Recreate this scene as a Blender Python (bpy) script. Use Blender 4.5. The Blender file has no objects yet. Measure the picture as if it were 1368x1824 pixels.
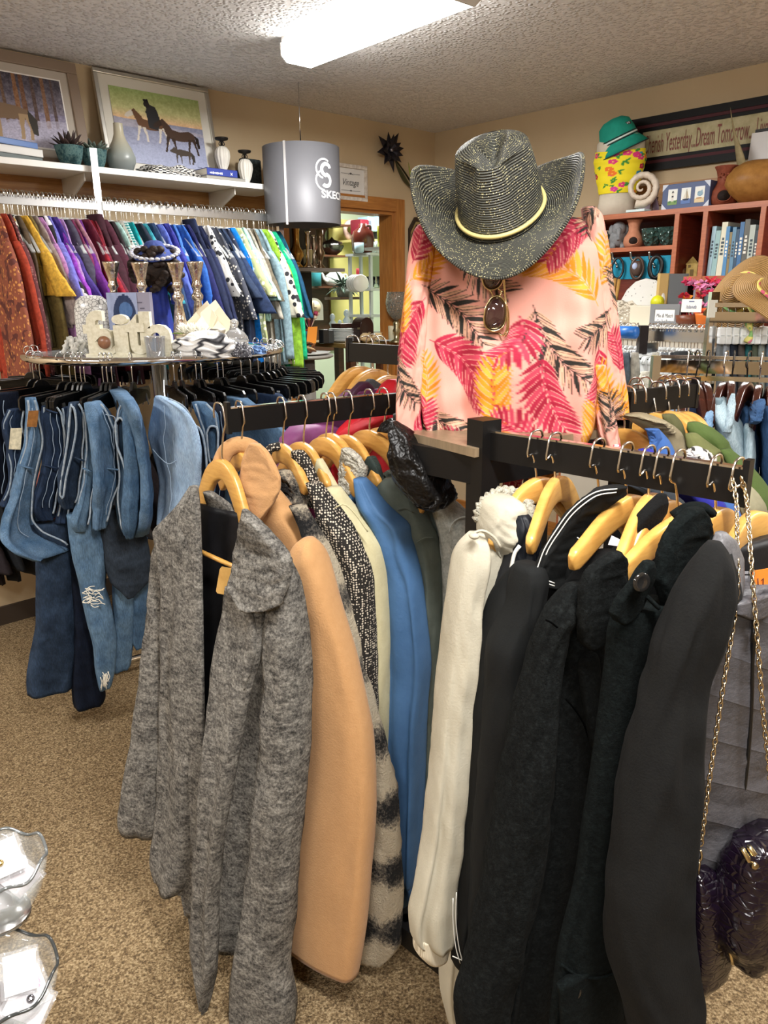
import bpy, math, random
import numpy as np
rng=np.random.default_rng(7);random.seed(7)
SC=bpy.context.scene;COL=SC.collection
PI=math.pi
FPX=1345.0;PIT=math.radians(16.1);ROL=math.radians(-0.6);WA=math.radians(43.2);EYE=1.5
CF=np.array([0, math.cos(PIT), -math.sin(PIT)]);_U=np.array([0, math.sin(PIT), math.cos(PIT)]);_R=np.array([1., 0, 0])
CR=math.cos(ROL)*_R+math.sin(ROL)*_U;CU=-math.sin(ROL)*_R+math.cos(ROL)*_U
CC=np.array([0, 0, EYE])
UP=np.array([0, 0, 1.])
def V3(*a):return np.array(a, float)
def nrm(v):v=np.asarray(v, float);return v/(np.linalg.norm(v)+1e-12)
def ray(x, y):return(x-684)/FPX*CR-(y-912)/FPX*CU+CF
def PY(x, y, Y):d=ray(x, y);return CC+d*Y/d[1]
def PZ(x, y, z):d=ray(x, y);return CC+d*(z-EYE)/d[2]
def proj(P):
 v=np.asarray(P)-CC;w=v@CF;return 684+FPX*(v@CR)/w, 912-FPX*(v@CU)/w
CEIL=2.5
CORN=V3(0.357, 5.387, 0)
eL=V3(math.cos(WA), math.sin(WA), 0);nL=V3(math.sin(WA), -math.cos(WA), 0)
eR=V3(math.sin(WA), -math.cos(WA), 0);nR=V3(-math.cos(WA), -math.sin(WA), 0)
def PLW(x, y, off=0):d=ray(x, y);o=CORN+nL*off;return CC+d*((o-CC)@nL)/(d@nL)
def PRW(x, y, off=0):d=ray(x, y);o=CORN+nR*off;return CC+d*((o-CC)@nR)/(d@nR)
def tag(o, label=None, cat=None, group=None, kind=None):
 if label:o['label']=label
 if cat:o['category']=cat
 if group:o['group']=group
 if kind:o['kind']=kind
 return o
def thing(name, label, cat, loc=(0, 0, 0), group=None):
 o=bpy.data.objects.new(name, None);COL.objects.link(o);o.location=[float(a)for a in loc]
 o.empty_display_size=.02
 return tag(o, label, cat, group)
def dup(root, loc, rotz=None, label=None, group=None):
 r=root.copy();COL.objects.link(r);r.location=[float(a)for a in loc]
 if rotz is not None:r.rotation_euler=(0, 0, rotz)
 if label:r['label']=label
 if group:r['group']=group
 for ch in list(root.children):
  c=ch.copy();COL.objects.link(c);c.parent=r
  for g in list(ch.children):
   d=g.copy();COL.objects.link(d);d.parent=c
 return r
def wloc(o):
 p=V3(*o.location)
 while o.parent:o=o.parent;p=p+V3(*o.location)
 return p
class MB:
 def __init__(s):s.v=[];s.f=[];s.uv=[];s.c=[];s.n=0;s.hascol=False
 def add(s, V, F, UV=None, C=None):
  V=np.asarray(V, float).reshape(-1, 3)
  s.v.append(V);b=s.n
  s.f.extend([[i+b for i in f]for f in F])
  s.uv.append(np.asarray(UV, float)if UV is not None else V[:, [0, 2]])
  if C is not None:s.hascol=True;s.c.append(np.asarray(C, float))
  else:s.c.append(np.full((len(V), 3), .5))
  s.n+=len(V);return s
 def box(s, c, size, ax=None, ay=None, az=None, taper=1.0):
  ax=V3(1, 0, 0)if ax is None else nrm(ax);az=UP if az is None else nrm(az)
  ay=np.cross(az, ax)if ay is None else nrm(ay)
  c=np.asarray(c, float);h=[q/2 for q in size];V=[]
  for k in(-1, 1):
   t=taper if k>0 else 1
   for j in(-1, 1):
    for i in(-1, 1):V.append(c+ax*h[0]*i*t+ay*h[1]*j*t+az*h[2]*k)
  return s.add(V, [[0, 2, 3, 1], [4, 5, 7, 6], [0, 1, 5, 4], [2, 6, 7, 3], [0, 4, 6, 2], [1, 3, 7, 5]])
 def grid(s, P, closed=False, UV=None, C=None, cap0=False, cap1=False, flip=False):
  P=np.asarray(P, float);nt, ns=P.shape[:2];F=[]
  m=ns if closed else ns-1
  for i in range(nt-1):
   r0=i*ns;r1=r0+ns
   for j in range(m):
    k=(j+1)%ns
    F.append([r0+j, r0+k, r1+k, r1+j]if not flip else[r0+j, r1+j, r1+k, r0+k])
  V=P.reshape(-1, 3);uv=None if UV is None else np.asarray(UV).reshape(-1, 2);c=None if C is None else np.asarray(C).reshape(-1, 3)
  extra=[]
  for cap, i in((cap0, 0), (cap1, nt-1)):
   if cap:
    idx=len(V)+len(extra);extra.append(P[i].mean(0))
    for j in range(m):
     k=(j+1)%ns;a, b=i*ns+j, i*ns+k
     F.append([b, a, idx]if(i==0)!=flip else[a, b, idx])
  if extra:
   V=np.vstack([V, extra])
   if uv is not None:uv=np.vstack([uv]+[uv[(0 if e==0 and cap0 else(nt-1)*ns)][None]for e in range(len(extra))])
   if c is not None:c=np.vstack([c]+[c[(0 if e==0 and cap0 else(nt-1)*ns)][None]for e in range(len(extra))])
  return s.add(V, F, uv, c)
 def tube(s, path, r, n=8, closed=False, cap=True, flat=None):
  P=np.asarray(path, float);m=len(P);r=np.broadcast_to(np.asarray(r, float), (m, ))
  T=np.zeros_like(P)
  if closed:T=np.roll(P, -1, 0)-np.roll(P, 1, 0)
  else:T[1:-1]=P[2:]-P[:-2];T[0]=P[1]-P[0];T[-1]=P[-1]-P[-2]
  T/=np.linalg.norm(T, axis=1)[:, None]+1e-12
  a=UP if abs(T[0]@UP)<.9 else V3(1, 0, 0);nx=nrm(np.cross(T[0], a));G=[]
  th=np.linspace(0, 2*PI, n, endpoint=False)
  for i in range(m):
   nx=nrm(nx-T[i]*(nx@T[i]));ny=np.cross(T[i], nx)
   k=1 if flat is None else flat
   G.append(P[i]+r[i]*(np.cos(th)[:, None]*nx+np.sin(th)[:, None]*ny*k))
  if closed:G.append(G[0])
  L=np.concatenate([[0], np.cumsum(np.linalg.norm(np.diff(np.array(G)[:, 0], axis=0), axis=1))])
  UV=np.stack(np.broadcast_arrays(th[None, :]/6.28*.05, L[:, None]), -1)
  return s.grid(G, closed=True, UV=UV, cap0=cap and not closed, cap1=cap and not closed)
 def lathe(s, prof, c=(0, 0, 0), n=24, ax=None, az=None, sx=1., sy=1., C=None, ripple=0, rn=8):
  c=np.asarray(c, float);az=UP if az is None else nrm(az)
  ax=nrm(np.cross(V3(0, 1, 0), az))if ax is None and abs(az[1])<.9 else(V3(1, 0, 0)if ax is None else nrm(ax))
  ax=nrm(ax-az*(ax@az));ay=np.cross(az, ax)
  th=np.linspace(0, 2*PI, n, endpoint=False);G=[];k=1+ripple*np.cos(rn*th)
  for r, z in prof:G.append(c+az*z+(r*k*np.cos(th)*sx)[:, None]*ax+(r*k*np.sin(th)*sy)[:, None]*ay)
  col=None
  if C is not None:col=np.repeat(np.asarray(C, float)[:, None, :], n, 1)
  L=np.array([p[1]for p in prof]);UV=np.stack(np.broadcast_arrays(th[None, :]/6.28, L[:, None]*4), -1)
  return s.grid(G, closed=True, cap0=prof[0][0]>1e-4, cap1=prof[-1][0]>1e-4, C=col, UV=UV)
 def prism(s, poly, o, ax, ay, th, C=None):
  ax=np.asarray(ax, float);ay=np.asarray(ay, float);az=nrm(np.cross(ax, ay));o=np.asarray(o, float)
  Q=np.array([o+ax*p[0]+ay*p[1]for p in poly]);n=len(Q)
  V=np.vstack([Q, Q+az*th])
  F=[list(range(n))[::-1], list(range(n, 2*n))]+[[i, (i+1)%n, n+(i+1)%n, n+i]for i in range(n)]
  return s.add(V, F, C=None if C is None else np.tile(C, (2*n, 1)))
 def ball(s, c, r, n=10, sc=(1, 1, 1)):
  th=np.linspace(0, PI, n+1);prof=[(max(r*math.sin(t), 1e-5)*1., -r*math.cos(t)*sc[2])for t in th]
  return s.lathe(prof, c, n=n*2, sx=sc[0], sy=sc[1])
 def build(s, name, mat, parent=None, smooth=True, origin=None, auto=None, bevel=0, label=None, cat=None, group=None, kind=None, solid=0):
  V=np.vstack(s.v)
  if origin is None:
   lo, hi=V.min(0), V.max(0);origin=V3((lo[0]+hi[0])/2, (lo[1]+hi[1])/2, lo[2])
   if parent is not None:origin=(lo+hi)/2
  origin=np.asarray(origin, float)
  me=bpy.data.meshes.new(name);me.from_pydata((V-origin).tolist(), [], s.f);me.update()
  li=np.empty(len(me.loops), dtype=np.int32);me.loops.foreach_get('vertex_index', li)
  ul=me.uv_layers.new(name='UVMap');ul.data.foreach_set('uv', np.vstack(s.uv)[li].astype(np.float32).ravel())
  if s.hascol:
   at=me.color_attributes.new('Col', 'FLOAT_COLOR', 'POINT');c=np.vstack(s.c)
   at.data.foreach_set('color', np.hstack([srgb(c), np.ones((len(c), 1))]).astype(np.float32).ravel())
  if smooth:me.polygons.foreach_set('use_smooth', [True]*len(me.polygons))
  if mat is not None:me.materials.append(mat)
  o=bpy.data.objects.new(name, me);COL.objects.link(o)
  if smooth and auto:me.set_sharp_from_angle(angle=math.radians(auto))
  loc=origin if parent is None else origin-wloc(parent)
  o.location=loc.tolist()
  if parent is not None:o.parent=parent
  if bevel:
   m=o.modifiers.new('b', 'BEVEL');m.width=bevel;m.segments=2;m.limit_method='ANGLE'
  if solid:
   m=o.modifiers.new('s', 'SOLIDIFY');m.thickness=solid
  return tag(o, label, cat, group, kind)
def srgb(c):
 c=np.asarray(c, float)
 return np.where(c<=.04045, c/12.92, ((c+.055)/1.055)**2.4)
def hx(c):
 if isinstance(c, str):c=c.lstrip('#');return np.array([int(c[i:i+2], 16)/255 for i in(0, 2, 4)])
 return np.asarray(c, float)
def lin(c):return(*srgb(hx(c)).tolist(), 1.0)
_MC={}
class NT:
 def __init__(s, name):
  s.m=bpy.data.materials.new(name);s.m.use_nodes=True;s.t=s.m.node_tree;s.t.nodes.clear()
  s.out=s.n('ShaderNodeOutputMaterial');s.p=s.n('ShaderNodeBsdfPrincipled');s.l(s.p.outputs[0], s.out.inputs[0])
 def n(s, k, **kw):
  q=s.t.nodes.new(k)
  for a, b in kw.items():
   if a in q.inputs.keys():q.inputs[a].default_value=b
   else:setattr(q, a, b)
  return q
 def l(s, a, b):s.t.links.new(a, b)
 def set(s, **kw):
  for a, b in kw.items():s.p.inputs[a.replace('_', ' ')].default_value=b
  return s
 def co(s, kind='Object', scale=(1, 1, 1)):
  tc=s.n('ShaderNodeTexCoord');mp=s.n('ShaderNodeMapping');mp.inputs['Scale'].default_value=scale
  s.l(tc.outputs[kind], mp.inputs[0]);return mp.outputs[0]
 def noise(s, co, scale, detail=4, rough=.6):
  q=s.n('ShaderNodeTexNoise');q.inputs['Scale'].default_value=scale;q.inputs['Detail'].default_value=detail;q.inputs['Roughness'].default_value=rough
  s.l(co, q.inputs['Vector']);return q.outputs['Fac']
 def ramp(s, fac, stops, const=False):
  q=s.n('ShaderNodeValToRGB');r=q.color_ramp
  if const:r.interpolation='CONSTANT'
  while len(r.elements)<len(stops):r.elements.new(.5)
  for e, (p, c)in zip(r.elements, stops):e.position=p;e.color=lin(c)
  s.l(fac, q.inputs[0]);return q.outputs[0]
 def mix(s, f, a, b, mode='MIX'):
  q=s.n('ShaderNodeMix');q.data_type='RGBA';q.blend_type=mode
  for v, i in((f, 0), (a, 6), (b, 7)):
   if hasattr(v, 'is_output')or isinstance(v, bpy.types.NodeSocket):s.l(v, q.inputs[i])
   else:q.inputs[i].default_value=v
  return q.outputs[2]
 def bump(s, h, strength, dist=.01):
  q=s.n('ShaderNodeBump');q.inputs['Strength'].default_value=strength;q.inputs['Distance'].default_value=dist
  s.l(h, q.inputs['Height']);s.l(q.outputs[0], s.p.inputs['Normal']);return s
 def color(s, c):
  if isinstance(c, bpy.types.NodeSocket):s.l(c, s.p.inputs['Base Color'])
  else:s.p.inputs['Base Color'].default_value=lin(c)
  return s
def cached(f):
 def g(*a, **k):
  key=(f.__name__, a, tuple(sorted(k.items())))
  if key not in _MC:_MC[key]=f(*a, **k)
  return _MC[key]
 return g
@cached
def fabric(c, c2=None, ns=60., bump=.25, bs=500., rough=.85, lo=.35, hi=.65, sheen=.0, bd=.002):
 t=NT('fabric');co=t.co()
 h=hx(c)
 c2=tuple((h*.78).tolist())if c2 is None else c2
 t.color(t.ramp(t.noise(co, ns, 5), [(lo, c2), (hi, c)]));t.set(Roughness=rough)
 if sheen:t.set(Sheen_Weight=sheen)
 t.bump(t.noise(co, bs, 3), bump, bd);t.p.inputs['Specular IOR Level'].default_value=.25
 return t.m
@cached
def plain(c, rough=.5, metal=0., spec=.5, coat=0.):
 t=NT('plain');t.color(c);t.set(Roughness=rough, Metallic=metal, Coat_Weight=coat);t.p.inputs['Specular IOR Level'].default_value=spec
 co=t.co();t.bump(t.noise(co, 120, 3), .04, .002)
 return t.m
@cached
def metal(c='#d9d9d9', rough=.18, bump=0.):
 t=NT('metal');t.color(c);t.set(Metallic=1., Roughness=rough)
 if bump:t.bump(t.noise(t.co(), 90, 4), bump, .004)
 return t.m
@cached
def glass(c='#ffffff', rough=.02, ior=1.45):
 t=NT('glass');t.color(c);t.set(Transmission_Weight=1., Roughness=rough, IOR=ior);return t.m
@cached
def clear(c='#eef2f2', a=.35, rough=.12):
 t=NT('clear_plastic');t.color(c);t.set(Roughness=rough, Alpha=a);t.p.inputs['Specular IOR Level'].default_value=.9;return t.m
@cached
def wood(c1, c2, sc=(2, 30, 30), rough=.4, bump=.05, coat=.2):
 t=NT('wood');co=t.co('Object', sc);f=t.noise(co, 3.0, 6, .65)
 t.color(t.ramp(f, [(.3, c1), (.7, c2)]));t.set(Roughness=rough, Coat_Weight=coat, Coat_Roughness=.25);t.bump(f, bump, .002);return t.m
@cached
def vcol(rough=.8, bump=.15, bs=700., spec=.3):
 t=NT('printed');q=t.n('ShaderNodeVertexColor');q.layer_name='Col';t.l(q.outputs[0], t.p.inputs['Base Color']);t.set(Roughness=rough)
 t.p.inputs['Specular IOR Level'].default_value=spec
 t.bump(t.noise(t.co(), bs, 2), bump, .0015);return t.m
@cached
def heather(cs, s1=14., s2=160., bump=.5, bs=420., bd=.004, stretch=2.2, sheen=.0):
 t=NT('heather_wool');co=t.co('Object', (1, 1, stretch));a=t.noise(co, s1, 6, .7);b=t.noise(t.co(), s2, 4, .7)
 q=t.n('ShaderNodeMath', operation='ADD');t.l(a, q.inputs[0]);t.l(b, q.inputs[1]);h=t.n('ShaderNodeMath', operation='MULTIPLY');t.l(q.outputs[0], h.inputs[0]);h.inputs[1].default_value=.5
 n=len(cs);t.color(t.ramp(h.outputs[0], [(.36+.28*i/(n-1), c)for i, c in enumerate(cs)]))
 t.set(Roughness=1., Sheen_Weight=sheen);t.p.inputs['Specular IOR Level'].default_value=.1
 t.bump(t.noise(t.co(), bs, 5, .7), bump, bd);return t.m
@cached
def spots(c, c2, sc=60., th=.35, rnd=1., c3=None, rough=.85, kind='Object', f='F1', el=(1, 1, 1)):
 t=NT('print');q=t.n('ShaderNodeTexVoronoi', feature=f);q.inputs['Scale'].default_value=sc;q.inputs['Randomness'].default_value=rnd
 t.l(t.co(kind, el), q.inputs['Vector'])
 col=t.ramp(q.outputs['Distance'], [(0, c2), (th, c)], True)
 if c3:
  n=t.noise(t.co(), sc*.35, 2);k=t.ramp(n, [(.0, c), (.55, c3)], True);col=t.mix(t.ramp(n, [(0, '#000000'), (.56, '#ffffff')], True), col, k)
 t.color(col);t.set(Roughness=rough);t.bump(q.outputs['Distance'], .2, .003);return t.m
@cached
def checks(c1, c2, su=200., sv=200., bump=.6, kind='UV', rough=.95, bd=.004):
 t=NT('weave');q=t.n('ShaderNodeTexChecker');q.inputs['Scale'].default_value=1.;q.inputs['Color1'].default_value=lin(c1);q.inputs['Color2'].default_value=lin(c2)
 nz=t.n('ShaderNodeTexNoise');nz.inputs['Scale'].default_value=60;co=t.co(kind, (su, sv, su));t.l(t.co(kind), nz.inputs['Vector'])
 v=t.n('ShaderNodeVectorMath', operation='MULTIPLY_ADD');t.l(nz.outputs['Color'], v.inputs[0]);v.inputs[1].default_value=(.9, .9, .9);t.l(co, v.inputs[2])
 t.l(v.outputs[0], q.inputs['Vector']);t.color(q.outputs['Color']);t.set(Roughness=rough);t.bump(q.outputs['Fac'], bump, bd);t.p.inputs['Specular IOR Level'].default_value=.15;return t.m
@cached
def stripes(c1, c2, sc=120., axis='Z', kind='Object', th=.5, rough=.85, dist=0.):
 t=NT('stripes');q=t.n('ShaderNodeTexWave', wave_type='BANDS', bands_direction=axis);q.inputs['Scale'].default_value=sc;q.inputs['Distortion'].default_value=dist
 t.l(t.co(kind), q.inputs['Vector']);t.color(t.ramp(q.outputs['Fac'], [(0, c1), (th, c2)], True));t.set(Roughness=rough);t.bump(q.outputs['Fac'], .2, .002);return t.m
@cached
def denim(c, c2, fade=18.):
 t=NT('denim');co=t.co();a=t.noise(co, fade, 5, .6);tw=t.n('ShaderNodeTexWave', wave_type='BANDS', bands_direction='DIAGONAL');tw.inputs['Scale'].default_value=420;t.l(co, tw.inputs['Vector'])
 fine=t.noise(t.co('Object', (300, 300, 40)), 1.5, 3)
 base=t.ramp(a, [(.3, c), (.74, c2)])
 t.color(t.mix(.3, base, t.ramp(fine, [(.4, '#1c2c44'), (.62, '#c8d6e4')]), 'OVERLAY'));t.set(Roughness=.9);t.p.inputs['Specular IOR Level'].default_value=.15
 t.bump(fine, .35, .002);return t.m
WOODH=lambda:wood('#bf8a42', '#dba958', (6, 6, 40), .38, .04, .35)
CHROME=lambda:metal('#e3e3e3', .12)
BLACKPL=lambda:plain('#0b0b0c', .22, 0., .5)
BLACKMT=lambda:plain('#121212', .5, 0., .35)
def cr(rows, n):
 R=np.asarray(rows, float);m=len(R)
 d=np.concatenate([[0], np.cumsum(np.abs(np.diff(R[:, 0]))+1e-3)]);q=np.linspace(0, d[-1], n);out=np.empty((n, R.shape[1]))
 for k in range(R.shape[1]):
  y=R[:, k];h=np.diff(d);s=np.diff(y)/h;t=np.zeros(m)
  for i in range(1, m-1):
   if s[i-1]*s[i]>0:t[i]=2*s[i-1]*s[i]/(s[i-1]+s[i])*.9+.1*(s[i-1]+s[i])/2
  if m>1:t[0]=s[0];t[-1]=s[-1]
  i=np.clip(np.searchsorted(d, q, 'right')-1, 0, m-2);u=(q-d[i])/h[i]
  out[:, k]=(2*u**3-3*u**2+1)*y[i]+(u**3-2*u**2+u)*h[i]*t[i]+(-2*u**3+3*u**2)*y[i+1]+(u**3-u**2)*h[i]*t[i+1]
 return out
def vn(x, y, seed=0):
 x=np.asarray(x, float);y=np.asarray(y, float)
 xi=np.floor(x).astype(int);yi=np.floor(y).astype(int);fx=x-xi;fy=y-yi;fx=fx*fx*(3-2*fx);fy=fy*fy*(3-2*fy)
 def h(a, b):v=np.sin(a*127.1+b*311.7+seed*74.7)*43758.5453;return(v-np.floor(v))*2-1
 return(h(xi, yi)*(1-fx)+h(xi+1, yi)*fx)*(1-fy)+(h(xi, yi+1)*(1-fx)+h(xi+1, yi+1)*fx)*fy
def loft(mb, rows, Y, A, b, ns=40, nt=60, fold=0., nf=5, wr=0., seed=0, e=.8, lin=False, cap0=True, cap1=True, bt=None, fold0=.15, colf=None, wf=(3, 14)):
 """rows: (y, xl, xr[, Y]) outline; A: horizontal long axis of the flattened cross-section; b: half thickness."""
 rows=[r if len(r)>3 else(*r, Y)for r in rows];R=cr(rows, nt);A=nrm(A);B=V3(-A[1], A[0], 0)
 if lin:r0=np.asarray(rows, float);q=np.linspace(r0[0, 0], r0[-1, 0], nt);R=np.stack([np.interp(q, r0[:, 0], r0[:, k])for k in range(4)], 1)
 th=np.linspace(0, 2*PI, ns, endpoint=False);c, s=np.cos(th), np.sin(th)
 cu=np.sign(c)*np.abs(c)**e;sv=np.sign(s)*np.abs(s)**e
 G=np.empty((nt, ns, 3));UV=np.empty((nt, ns, 2));L=0;pc=None
 for i in range(nt):
  y, xl, xr, Yc=R[i];t=i/(nt-1)
  pl, pr=PY(xl, y, Yc), PY(xr, y, Yc);ce=(pl+pr)/2;w=max(np.linalg.norm(pr-pl)/2, .0015)
  h=nrm((ce-CC)*V3(1, 1, 0));lat=V3(h[1], -h[0], 0);ct=max(abs(A@lat), .25);st=abs(B@lat)
  bb=b if bt is None else b*np.interp(t, [q[0]for q in bt], [q[1]for q in bt])
  bb=min(bb, w*.75/max(st, .3));a=math.sqrt(max(w*w-(bb*st)**2, (.3*w)**2))/ct
  g=fold0+(1-fold0)*t
  f=fold*g*(np.sin(nf*th+seed+1.3*t)+.6*np.sin((nf*2-1)*th+seed*2.1-.9*t))
  if wr:f=f+wr*(vn(np.cos(th)*wf[0]+seed*9, np.sin(th)*wf[0]+t*wf[1], seed)+.5*vn(np.cos(th)*2*wf[0]+t*wf[1]*1.2, np.sin(th)*2*wf[0]-t*wf[1]*2.1, seed+5))
  f=f*min(1, w/.03)
  G[i]=ce+(a*cu+f*c*.25)[:, None]*A+(bb*sv+f*np.sign(s)*np.minimum(1, np.abs(s)*2))[:, None]*B
  if pc is not None:L+=np.linalg.norm(ce-pc)
  pc=ce;UV[i, :, 0]=cu*a;UV[i, :, 1]=-L
 C=colf(G, R)if colf else None
 mb.grid(G, closed=True, UV=UV, C=C, cap0=cap0, cap1=cap1);return G
def lf(name, rows, Y, A, b, mat, parent, label=None, **k):
 if name in('collar', 'lapel', 'collar_tab', 'pocket_flap', 'hood_trim'):k=dict(dict(lin=True, e=.55, fold=.0015, nf=2), **k);b*=.7
 m=MB();loft(m, rows, Y, A, b, **k);return m.build(name, mat, parent, label=label)
def spl(pts, n=24):
 P=np.asarray(pts, float);d=np.concatenate([[0], np.cumsum(np.linalg.norm(np.diff(P, axis=0), axis=1)+1e-6)])
 m=len(P);q=np.linspace(0, d[-1], n);T=np.empty_like(P)
 for i in range(m):T[i]=(P[min(i+1, m-1)]-P[max(i-1, 0)])/(d[min(i+1, m-1)]-d[max(i-1, 0)])
 i=np.clip(np.searchsorted(d, q, 'right')-1, 0, m-2);h=(d[i+1]-d[i])[:, None];u=((q-d[i])[:, None])/h
 return(2*u**3-3*u**2+1)*P[i]+(u**3-2*u**2+u)*h*T[i]+(-2*u**3+3*u**2)*P[i+1]+(u**3-u**2)*h*T[i+1]
def pxs(pts, Y):return[PY(p[0], p[1], p[2]if len(p)>2 else Y)for p in pts]
def text_mesh(mb, txt, o, ax, ay, size, th=.001, shear=0., spacing=1.0, align='LEFT', bend=None, fit=None, bold=0.):
 cu=bpy.data.curves.new('t', 'FONT');cu.body=txt;cu.size=1.;cu.shear=shear;cu.space_character=spacing;cu.align_x=align;cu.offset=bold;cu.resolution_u=3
 ob=bpy.data.objects.new('t', cu);COL.objects.link(ob);dg=bpy.context.evaluated_depsgraph_get();me=bpy.data.meshes.new_from_object(ob.evaluated_get(dg))
 V=np.array([v.co[:]for v in me.vertices]);F=[list(p.vertices)for p in me.polygons]
 bpy.data.objects.remove(ob);bpy.data.curves.remove(cu);bpy.data.meshes.remove(me)
 V=V*size
 if fit:V[:, 0]=(V[:, 0]-V[:, 0].min())*fit/(np.ptp(V[:, 0])+1e-9)
 ax=nrm(ax);ay=nrm(ay);az=np.cross(ax, ay)
 if bend is None:W=np.asarray(o)+V[:, :1]*ax+V[:, 1:2]*ay+az*th
 else:W=np.array([bend(x, y)for x, y in V[:, :2]])
 mb.add(W, F);return mb
class Canvas:
 def __init__(s, w, h, bg):s.w, s.h=w, h;s.a=np.empty((h, w, 3));s.a[:]=hx(bg)
 def poly(s, pts, c, al=1.):
  P=np.asarray(pts, float);x0=max(int(P[:, 0].min()), 0);x1=min(int(P[:, 0].max())+2, s.w);y0=max(int(P[:, 1].min()), 0);y1=min(int(P[:, 1].max())+2, s.h)
  if x1<=x0 or y1<=y0:return
  X, Yy=np.meshgrid(np.arange(x0, x1)+.5, np.arange(y0, y1)+.5);ins=np.zeros(X.shape, bool);n=len(P);j=n-1
  for i in range(n):
   xi, yi=P[i];xj, yj=P[j]
   with np.errstate(divide='ignore', invalid='ignore'):k=((yi>Yy)!=(yj>Yy))&(X<(xj-xi)*(Yy-yi)/(yj-yi+1e-12)+xi)
   ins^=k;j=i
  r=s.a[y0:y1, x0:x1];r[ins]=r[ins]*(1-al)+hx(c)*al
 def line(s, pts, w, c):
  P=np.asarray(pts, float)
  for i in range(len(P)-1):
   d=nrm(P[i+1]-P[i]);n=np.array([-d[1], d[0]])*w/2;s.poly([P[i]+n-d*w*.3, P[i+1]+n+d*w*.3, P[i+1]-n+d*w*.3, P[i]-n-d*w*.3], c)
 def ell(s, cx, cy, rx, ry, c, rot=0., al=1.):
  t=np.linspace(0, 2*PI, 20, endpoint=False);x=rx*np.cos(t);y=ry*np.sin(t);ca, sa=math.cos(rot), math.sin(rot)
  s.poly(np.stack([cx+x*ca-y*sa, cy+x*sa+y*ca], 1), c, al)
 def vgrad(s, y0, y1, c0, c1):
  y0, y1=int(y0), int(y1);t=np.linspace(0, 1, max(y1-y0, 1))[:, None, None];s.a[y0:y1]=hx(c0)*(1-t)+hx(c1)*t
 def noise(s, amp, sc, seed=1):
  X, Yy=np.meshgrid(np.arange(s.w)/sc, np.arange(s.h)/sc);n=vn(X, Yy, seed)+.5*vn(X*2.1, Yy*2.1, seed+3);s.a=np.clip(s.a+amp*n[..., None], 0, 1)
 def blur(s):p=np.pad(s.a, ((1, 1), (1, 1), (0, 0)), 'edge');s.a=sum(p[i:i+s.h, j:j+s.w]*(2 if i==1 else 1)*(2 if j==1 else 1)for i in range(3)for j in range(3))/16;return s
 def at(s, x, y):return s.a[np.clip(np.asarray(y).astype(int), 0, s.h-1), np.clip(np.asarray(x).astype(int), 0, s.w-1)]
def panel(cv, o, ax, ay, w, h, name, parent, mat=None, th=.001, nx=None, ny=None):
 """a flat printed sheet: o = lower-left corner, canvas row 0 at the top"""
 nx=nx or min(cv.w, 240);ny=ny or min(cv.h, 240);X, Yy=np.meshgrid(np.linspace(0, 1, nx), np.linspace(0, 1, ny));ax=nrm(ax);ay=nrm(ay)
 P=np.asarray(o)+X[..., None]*w*ax+Yy[..., None]*h*ay;C=cv.at(X*(cv.w-1), (1-Yy)*(cv.h-1));m=MB();m.grid(P, C=C)
 return m.build(name, mat or vcol(.5, .05), parent, solid=0)
def LWp(s, z, o=0.):return CORN+eL*s+nL*o+UP*z
def RWp(s, z, o=0.):return CORN+eR*s+nR*o+UP*z
def mat_carpet():
 t=NT('carpet');co=t.co();a=t.noise(co, 190, 3, .6);b=t.noise(co, 60, 3, .6)
 c=t.ramp(a, [(.34, '#4a3d2f'), (.5, '#8f7858'), (.66, '#cdb690')]);d=t.ramp(b, [(.35, '#5f4d3a'), (.65, '#b59c76')])
 t.color(t.mix(.22, c, d));t.set(Roughness=1.);t.p.inputs['Specular IOR Level'].default_value=.05;t.bump(a, .9, .012);return t.m
def mat_pop():
 t=NT('popcorn_ceiling');co=t.co();q=t.n('ShaderNodeTexVoronoi');q.inputs['Scale'].default_value=60;t.l(co, q.inputs['Vector']);n=t.noise(co, 55, 5, .7)
 m=t.n('ShaderNodeMath', operation='MULTIPLY');t.l(n, m.inputs[0]);t.l(t.ramp(q.outputs['Distance'], [(0, '#ffffff'), (.55, '#000000')]), m.inputs[1])
 t.color(t.ramp(n, [(.35, '#d3d0d0'), (.7, '#ecebeb')]));t.set(Roughness=.95);t.bump(m.outputs[0], 1., .02);return t.m
def mat_wall(c, c2):
 t=NT('painted_wall');co=t.co();t.color(t.ramp(t.noise(co, 3, 4), [(.3, c2), (.7, c)]));t.set(Roughness=.75);t.bump(t.noise(co, 130, 4), .12, .003);return t.m
WALL=mat_wall('#c2ad8c', '#bda785');GREENW=mat_wall('#cfdcc0', '#c8d6b8');OAK=wood('#8a5320', '#b5793a', (30, 30, 2.2), .4, .06, .2);OAKH=wood('#8f5825', '#b97c3c', (2, 2, 26), .42, .06, .2)
PINE=wood('#8c5a2c', '#b98a4e', (2, 2, 22), .5, .05, .1)
def slab(name, corners, z0, z1, mat, kind='structure'):
 m=MB();n=len(corners);V=[V3(c[0], c[1], z0)for c in corners]+[V3(c[0], c[1], z1)for c in corners]
 m.add(V, [list(range(n))[::-1], list(range(n, 2*n))]+[[i, (i+1)%n, n+(i+1)%n, n+i]for i in range(n)]);return m.build(name, mat, None, smooth=False, kind=kind)
def wallbox(name, s0, s1, z0, z1, o0, o1, mat, P=LWp, ax=eL):
 m=MB();c=P((s0+s1)/2, (z0+z1)/2, (o0+o1)/2);m.box(c, (abs(s1-s0), abs(o1-o0), z1-z0), ax=ax);return m.build(name, mat, None, smooth=False, kind='structure')
WL=7.6
q=[LWp(.3, 0, 3.4), LWp(.3, 0, -3.1)]
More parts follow.
